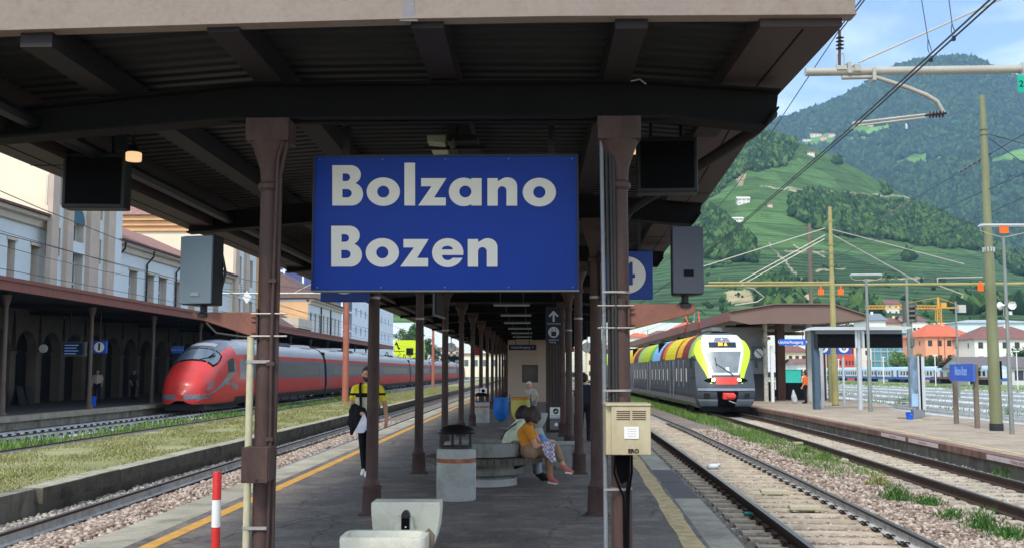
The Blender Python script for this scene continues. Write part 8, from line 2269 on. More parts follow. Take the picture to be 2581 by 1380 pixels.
b = MB(); b.tube([(bo_.x - 0.07,bo_.y,ZB + 0.06),(bo_.x + 0.03,bo_.y + 0.02,ZB + 0.06),(bo_.x + 0.06,bo_.y + 0.025,ZB + 0.06)],[0.03,0.03,0.012],10); b.build("bottle_body",m_teal,bt,smooth=True)
b = MB(); b.tube([(bo_.x + 0.06,bo_.y + 0.025,ZB + 0.06),(bo_.x + 0.085,bo_.y + 0.03,ZB + 0.06)],0.014,8); b.build("cap",m_white,bt)
m_cover = mat("timber_cover_block",(184,176,146),0.85,var=0.12,scale=5,bump=0.3)
for (px,py,lab) in ((1952,1246,"pale timber block bridging two sleepers, farther from the near end"),(2028,1287,"pale timber block bridging two sleepers, closer to the weeds"),(2020,1120,"pale timber block in the grass beside the rusty track")):
 p = on_z(px,py,ZS); b = MB(); b.box(-0.24,0.24,-0.11,0.11,0.03,0.09); b.box(-0.2,-0.14,-0.1,0.1,0,0.03); b.box(0.14,0.2,-0.1,0.1,0,0.03); o = b.build("timber_block",m_cover,bevel=0.006,label=lab,cat="timber block",group="pale timber cover blocks by the tracks"); o.location = (p.x,p.y,ZS); o.rotation_euler = (0,0,-0.08)
# ================================================================== BACKGROUND: HILLS, TOWN, SIDINGS
R1X = [600,1200,1500,1600,1700,1800,1850,1905,1990,2080,2160,2240,2330,2400,2460,2520,2581,2800,3400]
R1Y = [760,660,560,500,430,370,345,330,352,385,425,470,520,552,580,610,640,700,760]
R2X = [-600,300,900,1300,1500,1700,1850,1950,2010,2080,2140,2180,2220,2270,2330,2400,2450,2480,2530,2581,2700,2900,3300,4000]
R2Y = [700,640,560,470,420,360,330,308,290,265,240,215,190,166,152,145,148,158,186,202,235,300,420,560]
def fbm(x,y,oct_=4):
 v = 0; a = 1.0
 for k in range(oct_):
  v = v + a * np.sin(x * 1.3 ** 0 * (2 ** k) + 1.7 * k + 1.3 * np.sin(y * (2 ** k) * 0.7 + k)) * np.cos(y * (2 ** k) * 1.1 - 0.6 * k)
  a *= 0.5
 return v
def to_xyz(px,py,Y):
 dx = _fwd.x + _rgt.x * (px - CX) / F_PX - _up.x * (py - CY) / F_PX
 dy = _fwd.y + _rgt.y * (px - CX) / F_PX - _up.y * (py - CY) / F_PX
 dz = _fwd.z - _up.z * (py - CY) / F_PX
 t = Y / dy
 return np.stack([dx * t,Y + 0 * dx,CAM_H + dz * t],-1)
def hill1(px,t):
 ry = np.interp(px,R1X,R1Y)
 base = 812.0
 y = base + (ry - base) * np.clip(t,0,1) ** 0.92
 Y = 430 + 760 * t
 p = to_xyz(px,y,Y)
 n = fbm(p[...,0] * 0.012,Y * 0.01,4)
 p[...,2] += n * 4.0 * np.clip(t * 4,0,1) * np.clip((1.02 - t) * 6,0,1)
 return p,y
def hill2(px,t):
 ry = np.interp(px,R2X,R2Y)
 base = 790.0
 y = base + (ry - base) * np.clip(t,0,1)
 Y = 1300 + 2000 * t
 p = to_xyz(px,y,Y)
 n = fbm(p[...,0] * 0.0035,Y * 0.004,5)
 p[...,2] += n * 42.0 * np.clip(t * 4,0,1) * np.clip((1 - t) * 5,0,1)
 return p,y
def seen_at(P):
 d = P - np.array(_C)
 zc = d @ np.array(_fwd)
 return CX + F_PX * (d @ np.array(_rgt)) / zc,CY - F_PX * (d @ np.array(_up)) / zc
def inpoly(x,y,poly):
 c = np.zeros(x.shape,bool)
 n = len(poly)
 for i_ in range(n):
  x0_,y0_ = poly[i_]; x1_,y1_ = poly[(i_ + 1) % n]
  k = ((y0_ > y) != (y1_ > y)) & (x < (x1_ - x0_) * (y - y0_) / (y1_ - y0_ + 1e-9) + x0_)
  c ^= k
 return c
FOREST1 = [[(1600,480),(1740,400),(1850,330),(1911,320),(2012,350),(2004,373),(1987,402),(1979,418),(1957,424),(1927,424),(1904,432),(1881,432),(1850,450),(1790,500),(1700,560)],
   [(1991,502),(2040,487),(2134,502),(2229,509),(2342,520),(2436,573),(2500,606),(2500,632),(2342,622),(2229,602),(2115,594),(2047,573),(1995,543)],
   [(1760,560),(1765,528),(1800,528),(1835,560),(1850,575),(1896,611),(1906,662),(1832,655),(1770,650)],
   [(2224,449),(2240,449),(2246,490),(2226,490)],[(2240,452),(2262,455),(2262,464),(2240,464)],[(2102,402),(2122,402),(2122,414),(2102,414)],
   [(1925,725),(1975,722),(2010,745),(2010,790),(1925,790)],[(2280,640),(2300,640),(2300,660),(2280,660)],[(2500,640),(2581,650),(2700,700),(2700,720),(2560,690)],
   [(2410,770),(2520,765),(2581,770),(2581,790),(2420,790)],[(2150,770),(2215,775),(2215,800),(2150,800)]]
TAN1 = [[(1825,735),(1890,728),(1900,758),(1840,768)],[(2133,500),(2200,494),(2205,499),(2140,506)],[(2330,560),(2350,565),(2338,600)],[(1850,430),(1880,436),(1872,470),(1858,468)],[(1990,740),(2040,740),(2040,755),(1990,755)]]
DARKV = [[(1700,640),(2600,640),(2900,900),(1500,900),(1500,640)]]
MEADOW2 = [[(2119,332),(2160,314),(2244,318),(2246,332),(2190,342)],[(2187,366),(2240,370),(2236,380),(2190,378)],[(2240,416),(2304,386),(2342,388),(2334,403),(2383,394),(2380,408),(2304,423)],
   [(2527,450),(2600,446),(2640,462),(2540,462)],[(2490,400),(2581,372),(2640,372),(2640,410),(2500,420)],[(2010,362),(2050,340),(2145,334),(2115,348),(2100,362),(2040,372)],[(2130,345),(2230,345),(2200,356),(2120,356)]]
def terrain(name,fn,px,t,cover_fn,material):
 PX,T = np.meshgrid(px,t)
 P,Yi = fn(PX,T)
 nr,nc_ = PX.shape
 idx = np.arange(nr * nc_).reshape(nr,nc_)
 f_ = np.stack([idx[:-1,:-1],idx[:-1,1:],idx[1:,1:],idx[1:,:-1]],-1).reshape(-1,4)
 o = fast_mesh(name,P.reshape(-1,3),f_,material,kind="structure",smooth=True)
 Sx,Sy = seen_at(P)
 colr = cover_fn(Sx,Sy,P).reshape(-1,4).astype(np.float32)
 at = o.data.color_attributes.new("cover",'FLOAT_COLOR','POINT')
 at.data.foreach_set("color",colr.ravel())
 return o
def jit(px,y,s):
 return px + s * fbm(px * 0.11,y * 0.13,3),y + s * fbm(px * 0.09 + 3,y * 0.12,3)
LC = lambda c: np.array([*lin(c),1.0])
def cover1(px,y,P):
 qx,qy = jit(px,y,3.0)
 col_ = np.empty(px.shape + (4,)); col_[:] = LC((80,109,59))
 dk = np.zeros(px.shape,bool)
 for q in DARKV: dk |= inpoly(qx,qy,q)
 col_[dk] = LC((65,90,55))
 col_[...,3] = 1.0
 st = np.where(dk,1.0,0.45)
 for q in TAN1:
  k = inpoly(qx,qy,q); col_[k] = LC((168,156,118)); st = np.where(k,0.0,st)
 for q in FOREST1:
  k = inpoly(qx,qy,q); col_[k] = LC((52,78,46)); st = np.where(k,0.0,st)
 # footpaths and terrace walls
 for (x0_,y0_,x1_,y1_) in ((1935,612,2032,715),(1980,632,2085,634),(2060,680,2130,676),(2060,486,1985,482),(1915,470,2330,500),(2180,705,2330,700),(2000,620,2080,645)):
  d = np.abs((qx - x0_) * (y1_ - y0_) - (qy - y0_) * (x1_ - x0_)) / math.hypot(x1_ - x0_,y1_ - y0_)
  k = (d < 1.6) & (qx > min(x0_,x1_)) & (qx < max(x0_,x1_)); col_[k] = LC((170,162,130)); st = np.where(k,0.0,st)
 col_[...,3] = st
 return col_
def cover2(px,y,P):
 qx,qy = jit(px,y,4.0)
 col_ = np.empty(px.shape + (4,)); col_[:] = LC((50,76,46)); col_[...,3] = 0
 for q in MEADOW2:
  k = inpoly(qx,qy,q); col_[k] = LC((110,152,68)); col_[...,3][k] = 0.25
 return col_
def hill_mat(name,period):
 m = mat(name,(90,120,60),0.95,spec=0.05)
 N,L = m.node_tree.nodes,m.node_tree.links
 b_ = N["Principled BSDF"]
 at = N.new("ShaderNodeAttribute"); at.attribute_name = "cover"
 g_ = N.new("ShaderNodeNewGeometry")
 sx = N.new("ShaderNodeSeparateXYZ"); L.new(g_.outputs['Position'],sx.inputs[0])
 nz = N.new("ShaderNodeTexNoise"); nz.inputs['Scale'].default_value = 0.02; nz.inputs['Detail'].default_value = 4; L.new(g_.outputs['Position'],nz.inputs['Vector'])
 ma = N.new("ShaderNodeMath"); ma.operation = 'MULTIPLY_ADD'; ma.inputs[1].default_value = 9.0; L.new(nz.outputs['Fac'],ma.inputs[0]); L.new(sx.outputs['Z'],ma.inputs[2])
 dv = N.new("ShaderNodeMath"); dv.operation = 'MULTIPLY'; dv.inputs[1].default_value = 2 * math.pi / period; L.new(ma.outputs[0],dv.inputs[0])
 sn = N.new("ShaderNodeMath"); sn.operation = 'SINE'; L.new(dv.outputs[0],sn.inputs[0])
 m1 = N.new("ShaderNodeMath"); m1.operation = 'MULTIPLY'; L.new(sn.outputs[0],m1.inputs[0]); L.new(at.outputs['Alpha'],m1.inputs[1])
 n5 = N.new("ShaderNodeTexNoise"); n5.inputs['Scale'].default_value = 0.06; n5.inputs['Detail'].default_value = 6; n5.inputs['Roughness'].default_value = 0.7; L.new(g_.outputs['Position'],n5.inputs['Vector'])
 mr = N.new("ShaderNodeMapRange"); mr.inputs[1].default_value = 0.3; mr.inputs[2].default_value = 0.7; mr.inputs[3].default_value = 0.7; mr.inputs[4].default_value = 1.3; L.new(n5.outputs['Fac'],mr.inputs[0])
 m2_ = N.new("ShaderNodeMath"); m2_.operation = 'MULTIPLY_ADD'; m2_.inputs[1].default_value = 0.36; L.new(m1.outputs[0],m2_.inputs[0]); L.new(mr.outputs[0],m2_.inputs[2])
 vo = N.new("ShaderNodeTexVoronoi"); vo.inputs['Scale'].default_value = 0.016; L.new(g_.outputs['Position'],vo.inputs['Vector'])
 sp3 = N.new("ShaderNodeSeparateXYZ"); L.new(vo.outputs['Color'],sp3.inputs[0])
 mr9 = N.new("ShaderNodeMapRange"); mr9.inputs[3].default_value = 0.72; mr9.inputs[4].default_value = 1.22; L.new(sp3.outputs['X'],mr9.inputs[0])
 mm9 = N.new("ShaderNodeMath"); mm9.operation = 'MULTIPLY'; L.new(m2_.outputs[0],mm9.inputs[0]); L.new(mr9.outputs[0],mm9.inputs[1]); m2_ = mm9
 d2 = N.new("ShaderNodeMath"); d2.operation = 'MULTIPLY'; d2.inputs[1].default_value = 2 * math.pi / 17.0; L.new(ma.outputs[0],d2.inputs[0])
 s2_ = N.new("ShaderNodeMath"); s2_.operation = 'SINE'; L.new(d2.outputs[0],s2_.inputs[0])
 g2_ = N.new("ShaderNodeMapRange"); g2_.inputs[1].default_value = 0.90; g2_.inputs[2].default_value = 0.97; g2_.inputs[3].default_value = 1.0; g2_.inputs[4].default_value = 0.62; L.new(s2_.outputs[0],g2_.inputs[0])
 mm8 = N.new("ShaderNodeMath"); mm8.operation = 'MULTIPLY'; L.new(m2_.outputs[0],mm8.inputs[0]); L.new(g2_.outputs[0],mm8.inputs[1]); m2_ = mm8
 sc2_ = N.new("ShaderNodeVectorMath"); sc2_.operation = 'SCALE'; L.new(at.outputs['Color'],sc2_.inputs[0]); L.new(m2_.outputs[0],sc2_.inputs['Scale'])
 L.new(sc2_.outputs[0],b_.inputs['Base Color'])
 return m
terrain("vineyard_hill",hill1,np.concatenate([np.arange(700,1500,25),np.arange(1500,2700,3.0),np.arange(2700,3300,20)]),np.concatenate([np.linspace(0,1,200),[1.1,1.3]]),cover1,hill_mat("vineyard_cover",2.9))
terrain("forest_mountain",hill2,np.concatenate([np.arange(-500,1500,40),np.arange(1500,2800,6.0),np.arange(2800,3900,40)]),np.concatenate([np.linspace(0,1,150),[1.1]]),cover2,hill_mat("mountain_cover",30.0))
# woods as masses of small crowns
m_wood1 = stone_mat("hillside_wood_leaves",(28,48,27),(52,80,42),(92,116,62))
m_wood2 = stone_mat("mountain_wood_leaves",(28,46,30),(46,72,42),(74,100,58))
for nm in (m_wood1,m_wood2):
 nm.node_tree.nodes["Principled BSDF"].inputs['Specular IOR Level'].default_value = 0.05
def wood(name,fn,n,px0,px1,t0,t1,keep,smin,smax,material,jt=0.4):
 px = RNG.uniform(px0,px1,n); t = RNG.uniform(t0,t1,n)
 P,y = fn(px,t)
 qx,qy = jit(*seen_at(P),3.0)
 k = keep(qx,qy)
 P = P[k]; s = smin + (smax * 1.25 - smin) * RNG.uniform(0,1,len(P)) ** 1.8
 P[:,2] += s * 0.5
 v,f = scatter_blobs(P,s,jt,1.2,(OCT_V,OCT_F))
 fast_mesh(name,v,f,material,kind="stuff")
def any_poly(polys):
 def f_(x,y):
  c = np.zeros(x.shape,bool)
  for q in polys: c |= inpoly(x,y,q)
  return c
 return f_
wood("hillside_wood",hill1,120000,1690,2640,0,1,any_poly(FOREST1),1.6,3.8,m_wood1)
in_mead = any_poly(MEADOW2)
def keep2(x,y):
 vis = (y < np.interp(x,R1X,R1Y) + 12)
 return vis & ~in_mead(x,y)
wood("mountain_wood",hill2,105000,1900,2640,0.1,1.0,keep2,4.0,8.5,m_wood2)
# loose shrubs between the vine terraces
wood("vine_terrace_shrubs",hill1,5000,1700,2640,0.0,0.30,lambda x,y: (np.abs(fbm(x * 0.02,y * 0.05)) < 0.05),0.8,1.8,m_wood1)
# ------------------------------------------------------------------ houses
def hill_point(fn,px,py,lo=0.0,hi=1.0):
 ts = np.linspace(lo,hi,600)
 P,y = fn(np.full(600,float(px)),ts)
 y = seen_at(P)[1]
 k = int(np.argmin(np.abs(y - py)))
 return Vector(P[k])
def colour_mat(name,c,**k): return mat(name,c,0.85,var=0.05,scale=0.4,fine=0.04,**k)
m_hwhite = colour_mat("white_render",(232,226,214)); m_hcream = colour_mat("cream_render",(226,206,176)); m_horange = colour_mat("apricot_render",(240,166,128))
m_hroof = mat("orange_roof_tiles",(206,104,72),0.9,var=0.12,scale=0.6,fine=0.2,fscale=3); m_hroofb = mat("brown_roof_tiles",(128,88,80),0.9,var=0.12,scale=0.6,fine=0.2,fscale=3)
m_hwin = mat("house_window_dark",(58,62,70),0.2,var=0.1); m_shut = colour_mat("wooden_shutter",(126,92,70))
def house(name,x0,x1,y0,y1,zb,ze,zr,wall,roof,label,cols=3,rows_=2,hip=True,win=(0.9,1.3),group=None,chimney=True,sides=True):
 t = thing(name,((x0 + x1) / 2,(y0 + y1) / 2,zb),label,"house",group)
 W,H_ = x1 - x0,ze - zb
 holes = []
 for i_ in range(cols):
  for j_ in range(rows_):
   u = W * (i_ + 0.5) / cols; v = H_ * (j_ + 0.55) / rows_
   holes.append((u - win[0] / 2,u + win[0] / 2,v - win[1] / 2,v + win[1] / 2))
 b = MB(); holed_wall(b,(x0,y0,zb),(1,0,0),(0,0,1),(0,1,0),0,W,-1.5,H_,holes,0.18,0,0)
 D_ = y1 - y0
 sh = [(D_ * (i_ + 0.5) / 2 - 0.45,D_ * (i_ + 0.5) / 2 + 0.45,H_ * (j_ + 0.55) / rows_ - 0.6,H_ * (j_ + 0.55) / rows_ + 0.6) for i_ in range(2) for j_ in range(rows_)] if sides else []
 holed_wall(b,(x0,y0,zb),(0,1,0),(0,0,1),(1,0,0),0,D_,-1.5,H_,sh,0.18,0,0)
 b.add([(x1,y0,zb - 1.5),(x1,y1,zb - 1.5),(x1,y1,ze),(x1,y0,ze)],[(0,1,2,3)]); b.add([(x0,y1,zb - 1.5),(x1,y1,zb - 1.5),(x1,y1,ze),(x0,y1,ze)],[(0,1,2,3)])
 if not hip:
  b.add([(x0,y0,ze),(x0,y1,ze),(x0,(y0 + y1) / 2,zr)],[(0,1,2)]); b.add([(x1,y0,ze),(x1,y1,ze),(x1,(y0 + y1) / 2,zr)],[(0,1,2)])
 b.build("wall",wall,t)
 for h_ in holes:
  b = MB(); b.box(x0 + h_[0],x0 + h_[1],y0 + 0.17,y0 + 0.2,zb + h_[2],zb + h_[3]); w_ = b.build("window",m_hwin,t)
 for h_ in sh:
  b = MB(); b.box(x0 + 0.17,x0 + 0.2,y0 + h_[0],y0 + h_[1],zb + h_[2],zb + h_[3]); b.build("window",m_hwin,t)
 e = 0.7
 hx = min(W * 0.3,(y1 - y0) / 2) if hip else -e
 b = MB(); ym = (y0 + y1) / 2
 V_ = [(x0 - e,y0 - e,ze),(x1 + e,y0 - e,ze),(x1 + e,y1 + e,ze),(x0 - e,y1 + e,ze),(x0 + hx,ym,zr),(x1 - hx,ym,zr)]
 b.add(V_,[(0,1,5,4),(1,2,5),(2,3,4,5),(3,0,4)] if hip else [(0,1,5,4),(2,3,4,5)])
 b.add([(x0 - e,y0 - e,ze - 0.02),(x1 + e,y0 - e,ze - 0.02),(x1 + e,y1 + e,ze - 0.02),(x0 - e,y1 + e,ze - 0.02)],[(0,1,2,3)])
 rf = b.build("roof",roof,t,fixn=True)
 if chimney:
  b = MB(); xc = x0 + W * 0.6; b.box(xc - 0.35,xc + 0.35,ym - 1.2,ym - 0.5,ze + (zr - ze) * 0.5,zr + 0.5); b.build("chimney",wall,rf)
 return t
def px_house(name,pa,pb_,pe,pr_,y,depth,wall,roof,label,base=None,**k):
 a,c = on_y(pa,pe,y),on_y(pb_,pe,y)
 zb = ZG if base is None else zat(base,y)
 return house(name,a.x,c.x,y,y + depth,zb,a.z,zat(pr_,y + depth / 2),wall,roof,label,**k)
oh = px_house("apartment_house",2332,2452,847,818,262,16,m_horange,m_hroof,"apricot apartment house with orange hip roof and a balcony",cols=5,rows_=3,win=(1.1,1.5))
a = on_y(2412,870,261.5)
b = MB(); b.box(a.x - 0.3,a.x + 4.2,260.2,262.0,a.z,a.z + 0.25); b.build("balcony",m_hwhite,oh)
b = MB(); b.box(a.x,a.x + 3.9,260.3,260.36,a.z + 0.25,a.z + 1.2); b.build("balcony_railing",mat("blue_balcony_cloth",(70,120,170),0.8),oh)
for px in (2365,2380,2433):
 q = on_y(px,850,261.9); b = MB(); b.tube([(q.x,261.85,q.z),(q.x,261.85,0)],0.08,6); b.build("downpipe",m_hroofb,oh)
px_house("apartment_house",2456,2640,853,822,250,15,m_hwhite,m_hroofb,"white house with brown hip roof next to the apricot house",cols=6,rows_=3,win=(1.2,1.5))
# glass building
gbd = thing("glass_building",(on_y(2260,880,300).x,305,ZG),"teal glass office building behind the trees","building")
a,c = on_y(2170,838,300),on_y(2335,900,300)
m_teal_gl = mat("teal_curtain_glass",(96,150,160),0.2,var=0.2,scale=0.25,fine=0.1,spec=0.5)
b = MB(); b.box(a.x,c.x,300,318,ZG,a.z); b.build("glass_wall",m_teal_gl,gbd)
b = MB(); b.box(a.x - 0.5,c.x + 0.5,299.5,318.5,a.z,a.z + 0.7); b.build("roof_edge",m_alu,gbd)
for k in range(11):
 x = a.x + (c.x - a.x) * k / 10; b = MB(); b.box(x - 0.09,x + 0.09,299.85,300,ZG,a.z); b.build("mullion",m_alu,gbd)
for k in range(1,5):
 z = ZG + (a.z - ZG) * k / 5; b = MB(); b.box(a.x,c.x,299.8,299.99,z - 0.15,z + 0.15); b.build("floor_band",m_alu,gbd)
px_house("brick_block",2113,2152,872,866,285,12,colour_mat("red_brick_render",(206,84,62)),m_alu,"brick red block with rows of small white windows",cols=5,rows_=3,win=(0.5,1.2),chimney=False)
px_house("plain_block",2150,2196,868,862,290,12,m_hwhite,m_alu,"plain white block between brick red block and glass building",cols=2,rows_=2,chimney=False)
px_house("gabled_house",2186,2232,806,790,330,14,m_hwhite,mat("blue_grey_slate",(120,132,140),0.8,var=0.1),"white house with steep blue grey gable above the departure board",cols=3,rows_=3,hip=False)
px_house("long_roof_house",2228,2296,812,800,340,14,m_hcream,m_hroofb,"cream row house with long brown roof",cols=5,rows_=2)
px_house("chalet_house",2288,2332,808,796,335,14,m_hwhite,m_hroofb,"white chalet with dark roof right of the switch crate",cols=4,rows_=3,hip=False)
px_house("long_hall",2412,2620,812,806,330,20,colour_mat("pale_blue_hall",(214,226,232)),m_alu,"long pale blue hall behind the apricot house",cols=8,rows_=1,chimney=False)
px_house("beige_house",1984,2034,885,868,250,10,m_hcream,m_hroofb,"beige house seen between the outer canopy pillars",cols=3,rows_=2)
px_house("low_shed",2010,2040,915,903,200,10,m_hwhite,m_hroofb,"low white shed under the exit sign gap",cols=2,rows_=1,hip=False,chimney=False)
sh_ = px_house("grey_shed",2440,2660,925,898,185,12,colour_mat("shed_grey_white",(206,206,200)),mat("dark_shed_roof",(108,100,98),0.8,var=0.1),"long grey shed with dark gable roof beside the carriages",cols=6,rows_=1,hip=False,chimney=False,win=(1.6,1.8))
# pale blocks seen over the regional train and through the columns
for k,(pa,pb_,pe,pr_,y,wm,rmt,lab) in enumerate(((1586,1640,848,838,300,m_hwhite,m_hroof,"white block with orange roof above the train's coloured roof"),(1640,1712,842,832,320,m_hcream,m_hroofb,"cream block beside the pantograph"),(1540,1586,856,848,330,m_hwhite,m_hroofb,"white block glimpsed left of the train"),(1480,1540,872,864,300,m_hcream,m_hroof,"cream block glimpsed between the right columns"),(1700,1790,826,812,380,m_hwhite,m_hroof,"white terrace house under the vineyard slope"),(1100,1160,880,870,330,m_hwhite,m_hroofb,"white block glimpsed between the left columns"),(1790,1860,836,822,390,m_hcream,m_hroof,"cream terrace house with orange roof under the slope"))):
 px_house("town_house",pa,pb_,pe,pr_,y,12,wm,rmt,lab,cols=4,rows_=3,group="town houses at the foot of the hill")
# farms and villas on the slopes
def farm(fn,px,py,wpx,hpx,wall,roof,label,tower=False,lo=0.0,group="farmhouses on the slopes"):
 p = hill_point(fn,px,py,lo)
 k = p.y / F_PX
 w_,h_ = wpx * k,hpx * k
 t = house("farm_house",p.x - w_ / 2,p.x + w_ / 2,p.y - 2,p.y + w_ * 0.7,p.z - 1.5,p.z + h_ * 0.62,p.z + h_,wall,roof,label,cols=3,rows_=2,hip=False,win=(w_ * 0.11,h_ * 0.14),chimney=False,group=group,sides=False)
 if tower:
  b = MB(); b.box(p.x - w_ * 0.2,p.x,p.y - 3,p.y + 1,p.z,p.z + h_ * 1.3); b.build("bell_tower",wall,t)
  b = MB(); b.lathe([(w_ * 0.16,0),(0.0,h_ * 0.9)],(p.x - w_ * 0.1,p.y - 1,p.z + h_ * 1.3),4); b.build("spire",m_hwhite,t)
farm(hill1,2240,786,46,32,m_hwhite,m_hroofb,"white farm with red brown roof at the foot of the terraces")
farm(hill1,1874,513,30,18,m_hwhite,m_hwhite,"white villa alone in the bright upper vineyard")
farm(hill1,1857,560,30,14,m_hwhite,m_hwhite,"long white villa below the lone villa beside woods")
farm(hill1,2043,392,18,12,m_hwhite,m_hroofb,"small farm on the vineyard crest")
farm(hill1,2104,408,16,8,m_hcream,m_hroofb,"tiny hut beside a bush on the crest")
farm(hill1,2424,545,24,12,m_hcream,m_hroof,"ochre farm near the right end of the crest")
farm(hill1,2384,552,10,10,m_hwhite,m_hroofb,"tiny white chapel left of the ochre farm")
farm(hill1,1940,522,12,10,m_hcream,m_hroofb,"little dark hut beside the path under the wires")
for (px,py,w_,h_,wm,rf,lab,tw) in ((2046,330,22,11,m_hwhite,m_hroof,"topmost farm of the hamlet under the mountain",False),(2056,345,28,11,m_hwhite,m_hroof,"red roofed farm in the middle of the hamlet",False),(2032,358,26,10,m_hwhite,m_hroofb,"long white farm at the hamlet's lower end",False),(2076,353,18,10,m_hcream,m_hroof,"cream farm at the hamlet's right",False),(2097,345,14,10,m_hwhite,m_hroof,"small red roofed barn beyond the hamlet",False),(1962,331,24,8,m_hwhite,m_hroofb,"white row of farms by the canopy edge",False),(2286,331,26,10,m_hwhite,m_hroofb,"white chapel with pointed spire on its meadow",True),(2235,314,20,8,m_hcream,m_hroof,"ochre farm left of the chapel",False),(2200,318,22,8,m_hcream,m_hroofb,"brown barn above the meadow left of the chapel",False),(2572,358,34,12,m_hwhite,m_hroofb,"white manor beyond the olive mast",False),(2140,372,8,8,m_hwhite,m_hwhite,"tiny white cabin in the mountain woods",False)):
 farm(hill2,px,py,w_,h_,wm,rf,lab,tw,0.1,"farms on the far mountain")
# ------------------------------------------------------------------ tower crane
yc_ = 400
ckp = lambda px,py: on_y(px,py,yc_)
cr_ = thing("tower_crane",(ckp(2368,900).x,yc_,ZG),"yellow tower crane with long lattice jib over the town","crane")
m_crane = mat("crane_yellow",(224,160,52),0.6,var=0.06)
xm_ = ckp(2368,850).x
zt_ = zat(778,yc_)
b = MB()
for sx in (-0.8,0.8):
 for sy in (-0.8,0.8): b.bar((xm_ + sx,yc_ + sy,ZG),(xm_ + sx,yc_ + sy,zt_),0.25)
nz = 14
for k in range(nz):
 z0_,z1_ = ZG + (zt_ - ZG) * k / nz,ZG + (zt_ - ZG) * (k + 1) / nz
 b.bar((xm_ - 0.8,yc_ - 0.8,z0_),(xm_ + 0.8,yc_ - 0.8,z1_),0.16); b.bar((xm_ + 0.8,yc_ - 0.8,z0_),(xm_ - 0.8,yc_ - 0.8,z1_),0.16)
b.build("mast",m_crane,cr_)
b = MB(); xj0 = ckp(2180,775).x
b.bar((xm_,yc_,zt_),(xj0,yc_,zt_),0.3); b.bar((xm_,yc_,zt_ + 1.2),(xj0,yc_,zt_ + 1.2),0.25)
nj = 24
for k in range(nj):
 xa = xm_ + (xj0 - xm_) * k / nj; xb2 = xm_ + (xj0 - xm_) * (k + 1) / nj
 b.bar((xa,yc_,zt_),(xb2,yc_,zt_ + 1.2),0.14); b.bar((xa,yc_,zt_ + 1.2),(xb2,yc_,zt_),0.14)
b.build("jib",m_crane,cr_)
b = MB(); xk = ckp(2432,775).x; b.bar((xm_,yc_,zt_ + 0.3),(xk,yc_,zt_ + 0.3),0.6,0.5); b.build("counter_jib",m_crane,cr_)
b = MB(); b.box(xk - 2.6,xk,yc_ - 1,yc_ + 1,zt_ - 1.6,zt_ + 1.4); b.build("counterweight",colour_mat("counterweight_grey",(196,190,178)),cr_)
b = MB(); za_ = zat(750,yc_); b.bar((xm_,yc_,zt_),(xm_,yc_,za_),0.7); b.bar((xm_,yc_,za_),(xk,yc_,zt_ + 0.5),0.14); b.bar((xm_,yc_,za_),(xm_ + (xj0 - xm_) * 0.6,yc_,zt_ + 1.2),0.14); b.build("apex",m_crane,cr_)
b = MB(); b.box(xm_ + 0.8,xm_ + 2.8,yc_ - 1,yc_ + 1,zt_ + 0.1,zt_ + 2.2); b.build("cab",m_crane,cr_)
# ------------------------------------------------------------------ parked carriages and wagon
m_cblue = mat("carriage_blue",(52,96,170),0.5,var=0.05); m_cwhite = mat("carriage_white",(214,218,216),0.5,var=0.05,stain=(180,178,170),stain_amt=0.5,stain_scale=0.6); m_croof = mat("carriage_pale_roof",(176,204,226),0.6,var=0.05)
XC = 80.0
zcb,zct = -0.45,2.75
cy0 = 180.0
proto = thing("passenger_carriage",(XC,cy0,ZG),"white and blue parked passenger carriage with pale roof, part of one long row","carriage","parked passenger carriages in the sidings")
b = MB(); b.box(-1.4,1.4,0,23.5,0.7,1.25,1); b.box(-1.4,1.4,0,23.5,1.25,2.75,0); b.build("body",[m_cwhite,m_cblue],proto,local=True)
b = MB(); b.prism([(-1.42,2.75),(1.42,2.75),(1.2,3.15),(0.6,3.4),(-0.6,3.4),(-1.2,3.15)],(0,0,0),(1,0,0),(0,0,1),(0,23.5,0)); b.build("roof",m_croof,proto,local=True)
mw = MB(); mw.box(-1.42,-1.40,-0.5,0.5,1.6,2.45); me_cw = mw.mesh("window",m_hwin)
md_ = MB(); md_.box(-1.43,-1.40,-0.5,0.5,0.75,2.6); me_cd = md_.mesh("door",m_cblue)
for k in range(10): share("window",me_cw,proto,(0,3.2 + 1.75 * k + (0.9 if k > 4 else 0),0))
for y in (1.3,12.0,22.2): share("door",me_cd,proto,(0,y,0))
for y in (3.5,20):
 b = MB(); b.box(-1.1,1.1,y - 1.5,y + 1.5,0.1,0.7); b.build("bogie",m_tdark,proto,local=True)
for k in range(1,6): copy_tree(proto,(XC,cy0 + 24.2 * k,ZG))
fw = thing("flat_wagon",(XC - 6,172,ZG),"rusty brown flat wagon in front of the long carriages","wagon")
m_rustw = mat("rusty_wagon",(112,84,72),0.85,var=0.25,scale=1.5)
b = MB(); b.box(XC - 7.3,XC - 4.7,172,192,0.35,0.75); b.build("deck",m_rustw,fw)
for k in range(7):
 b = MB(); b.box(XC - 7.2,XC - 7.0,172.5 + 2.9 * k,172.7 + 2.9 * k,0.75,1.6); b.build("stake",m_rustw,fw)
for y in (174.5,189.5):
 b = MB(); b.box(XC - 7.0,XC - 5.0,y - 1.2,y + 1.2,-0.5,0.35); b.build("bogie",m_tdark,fw)
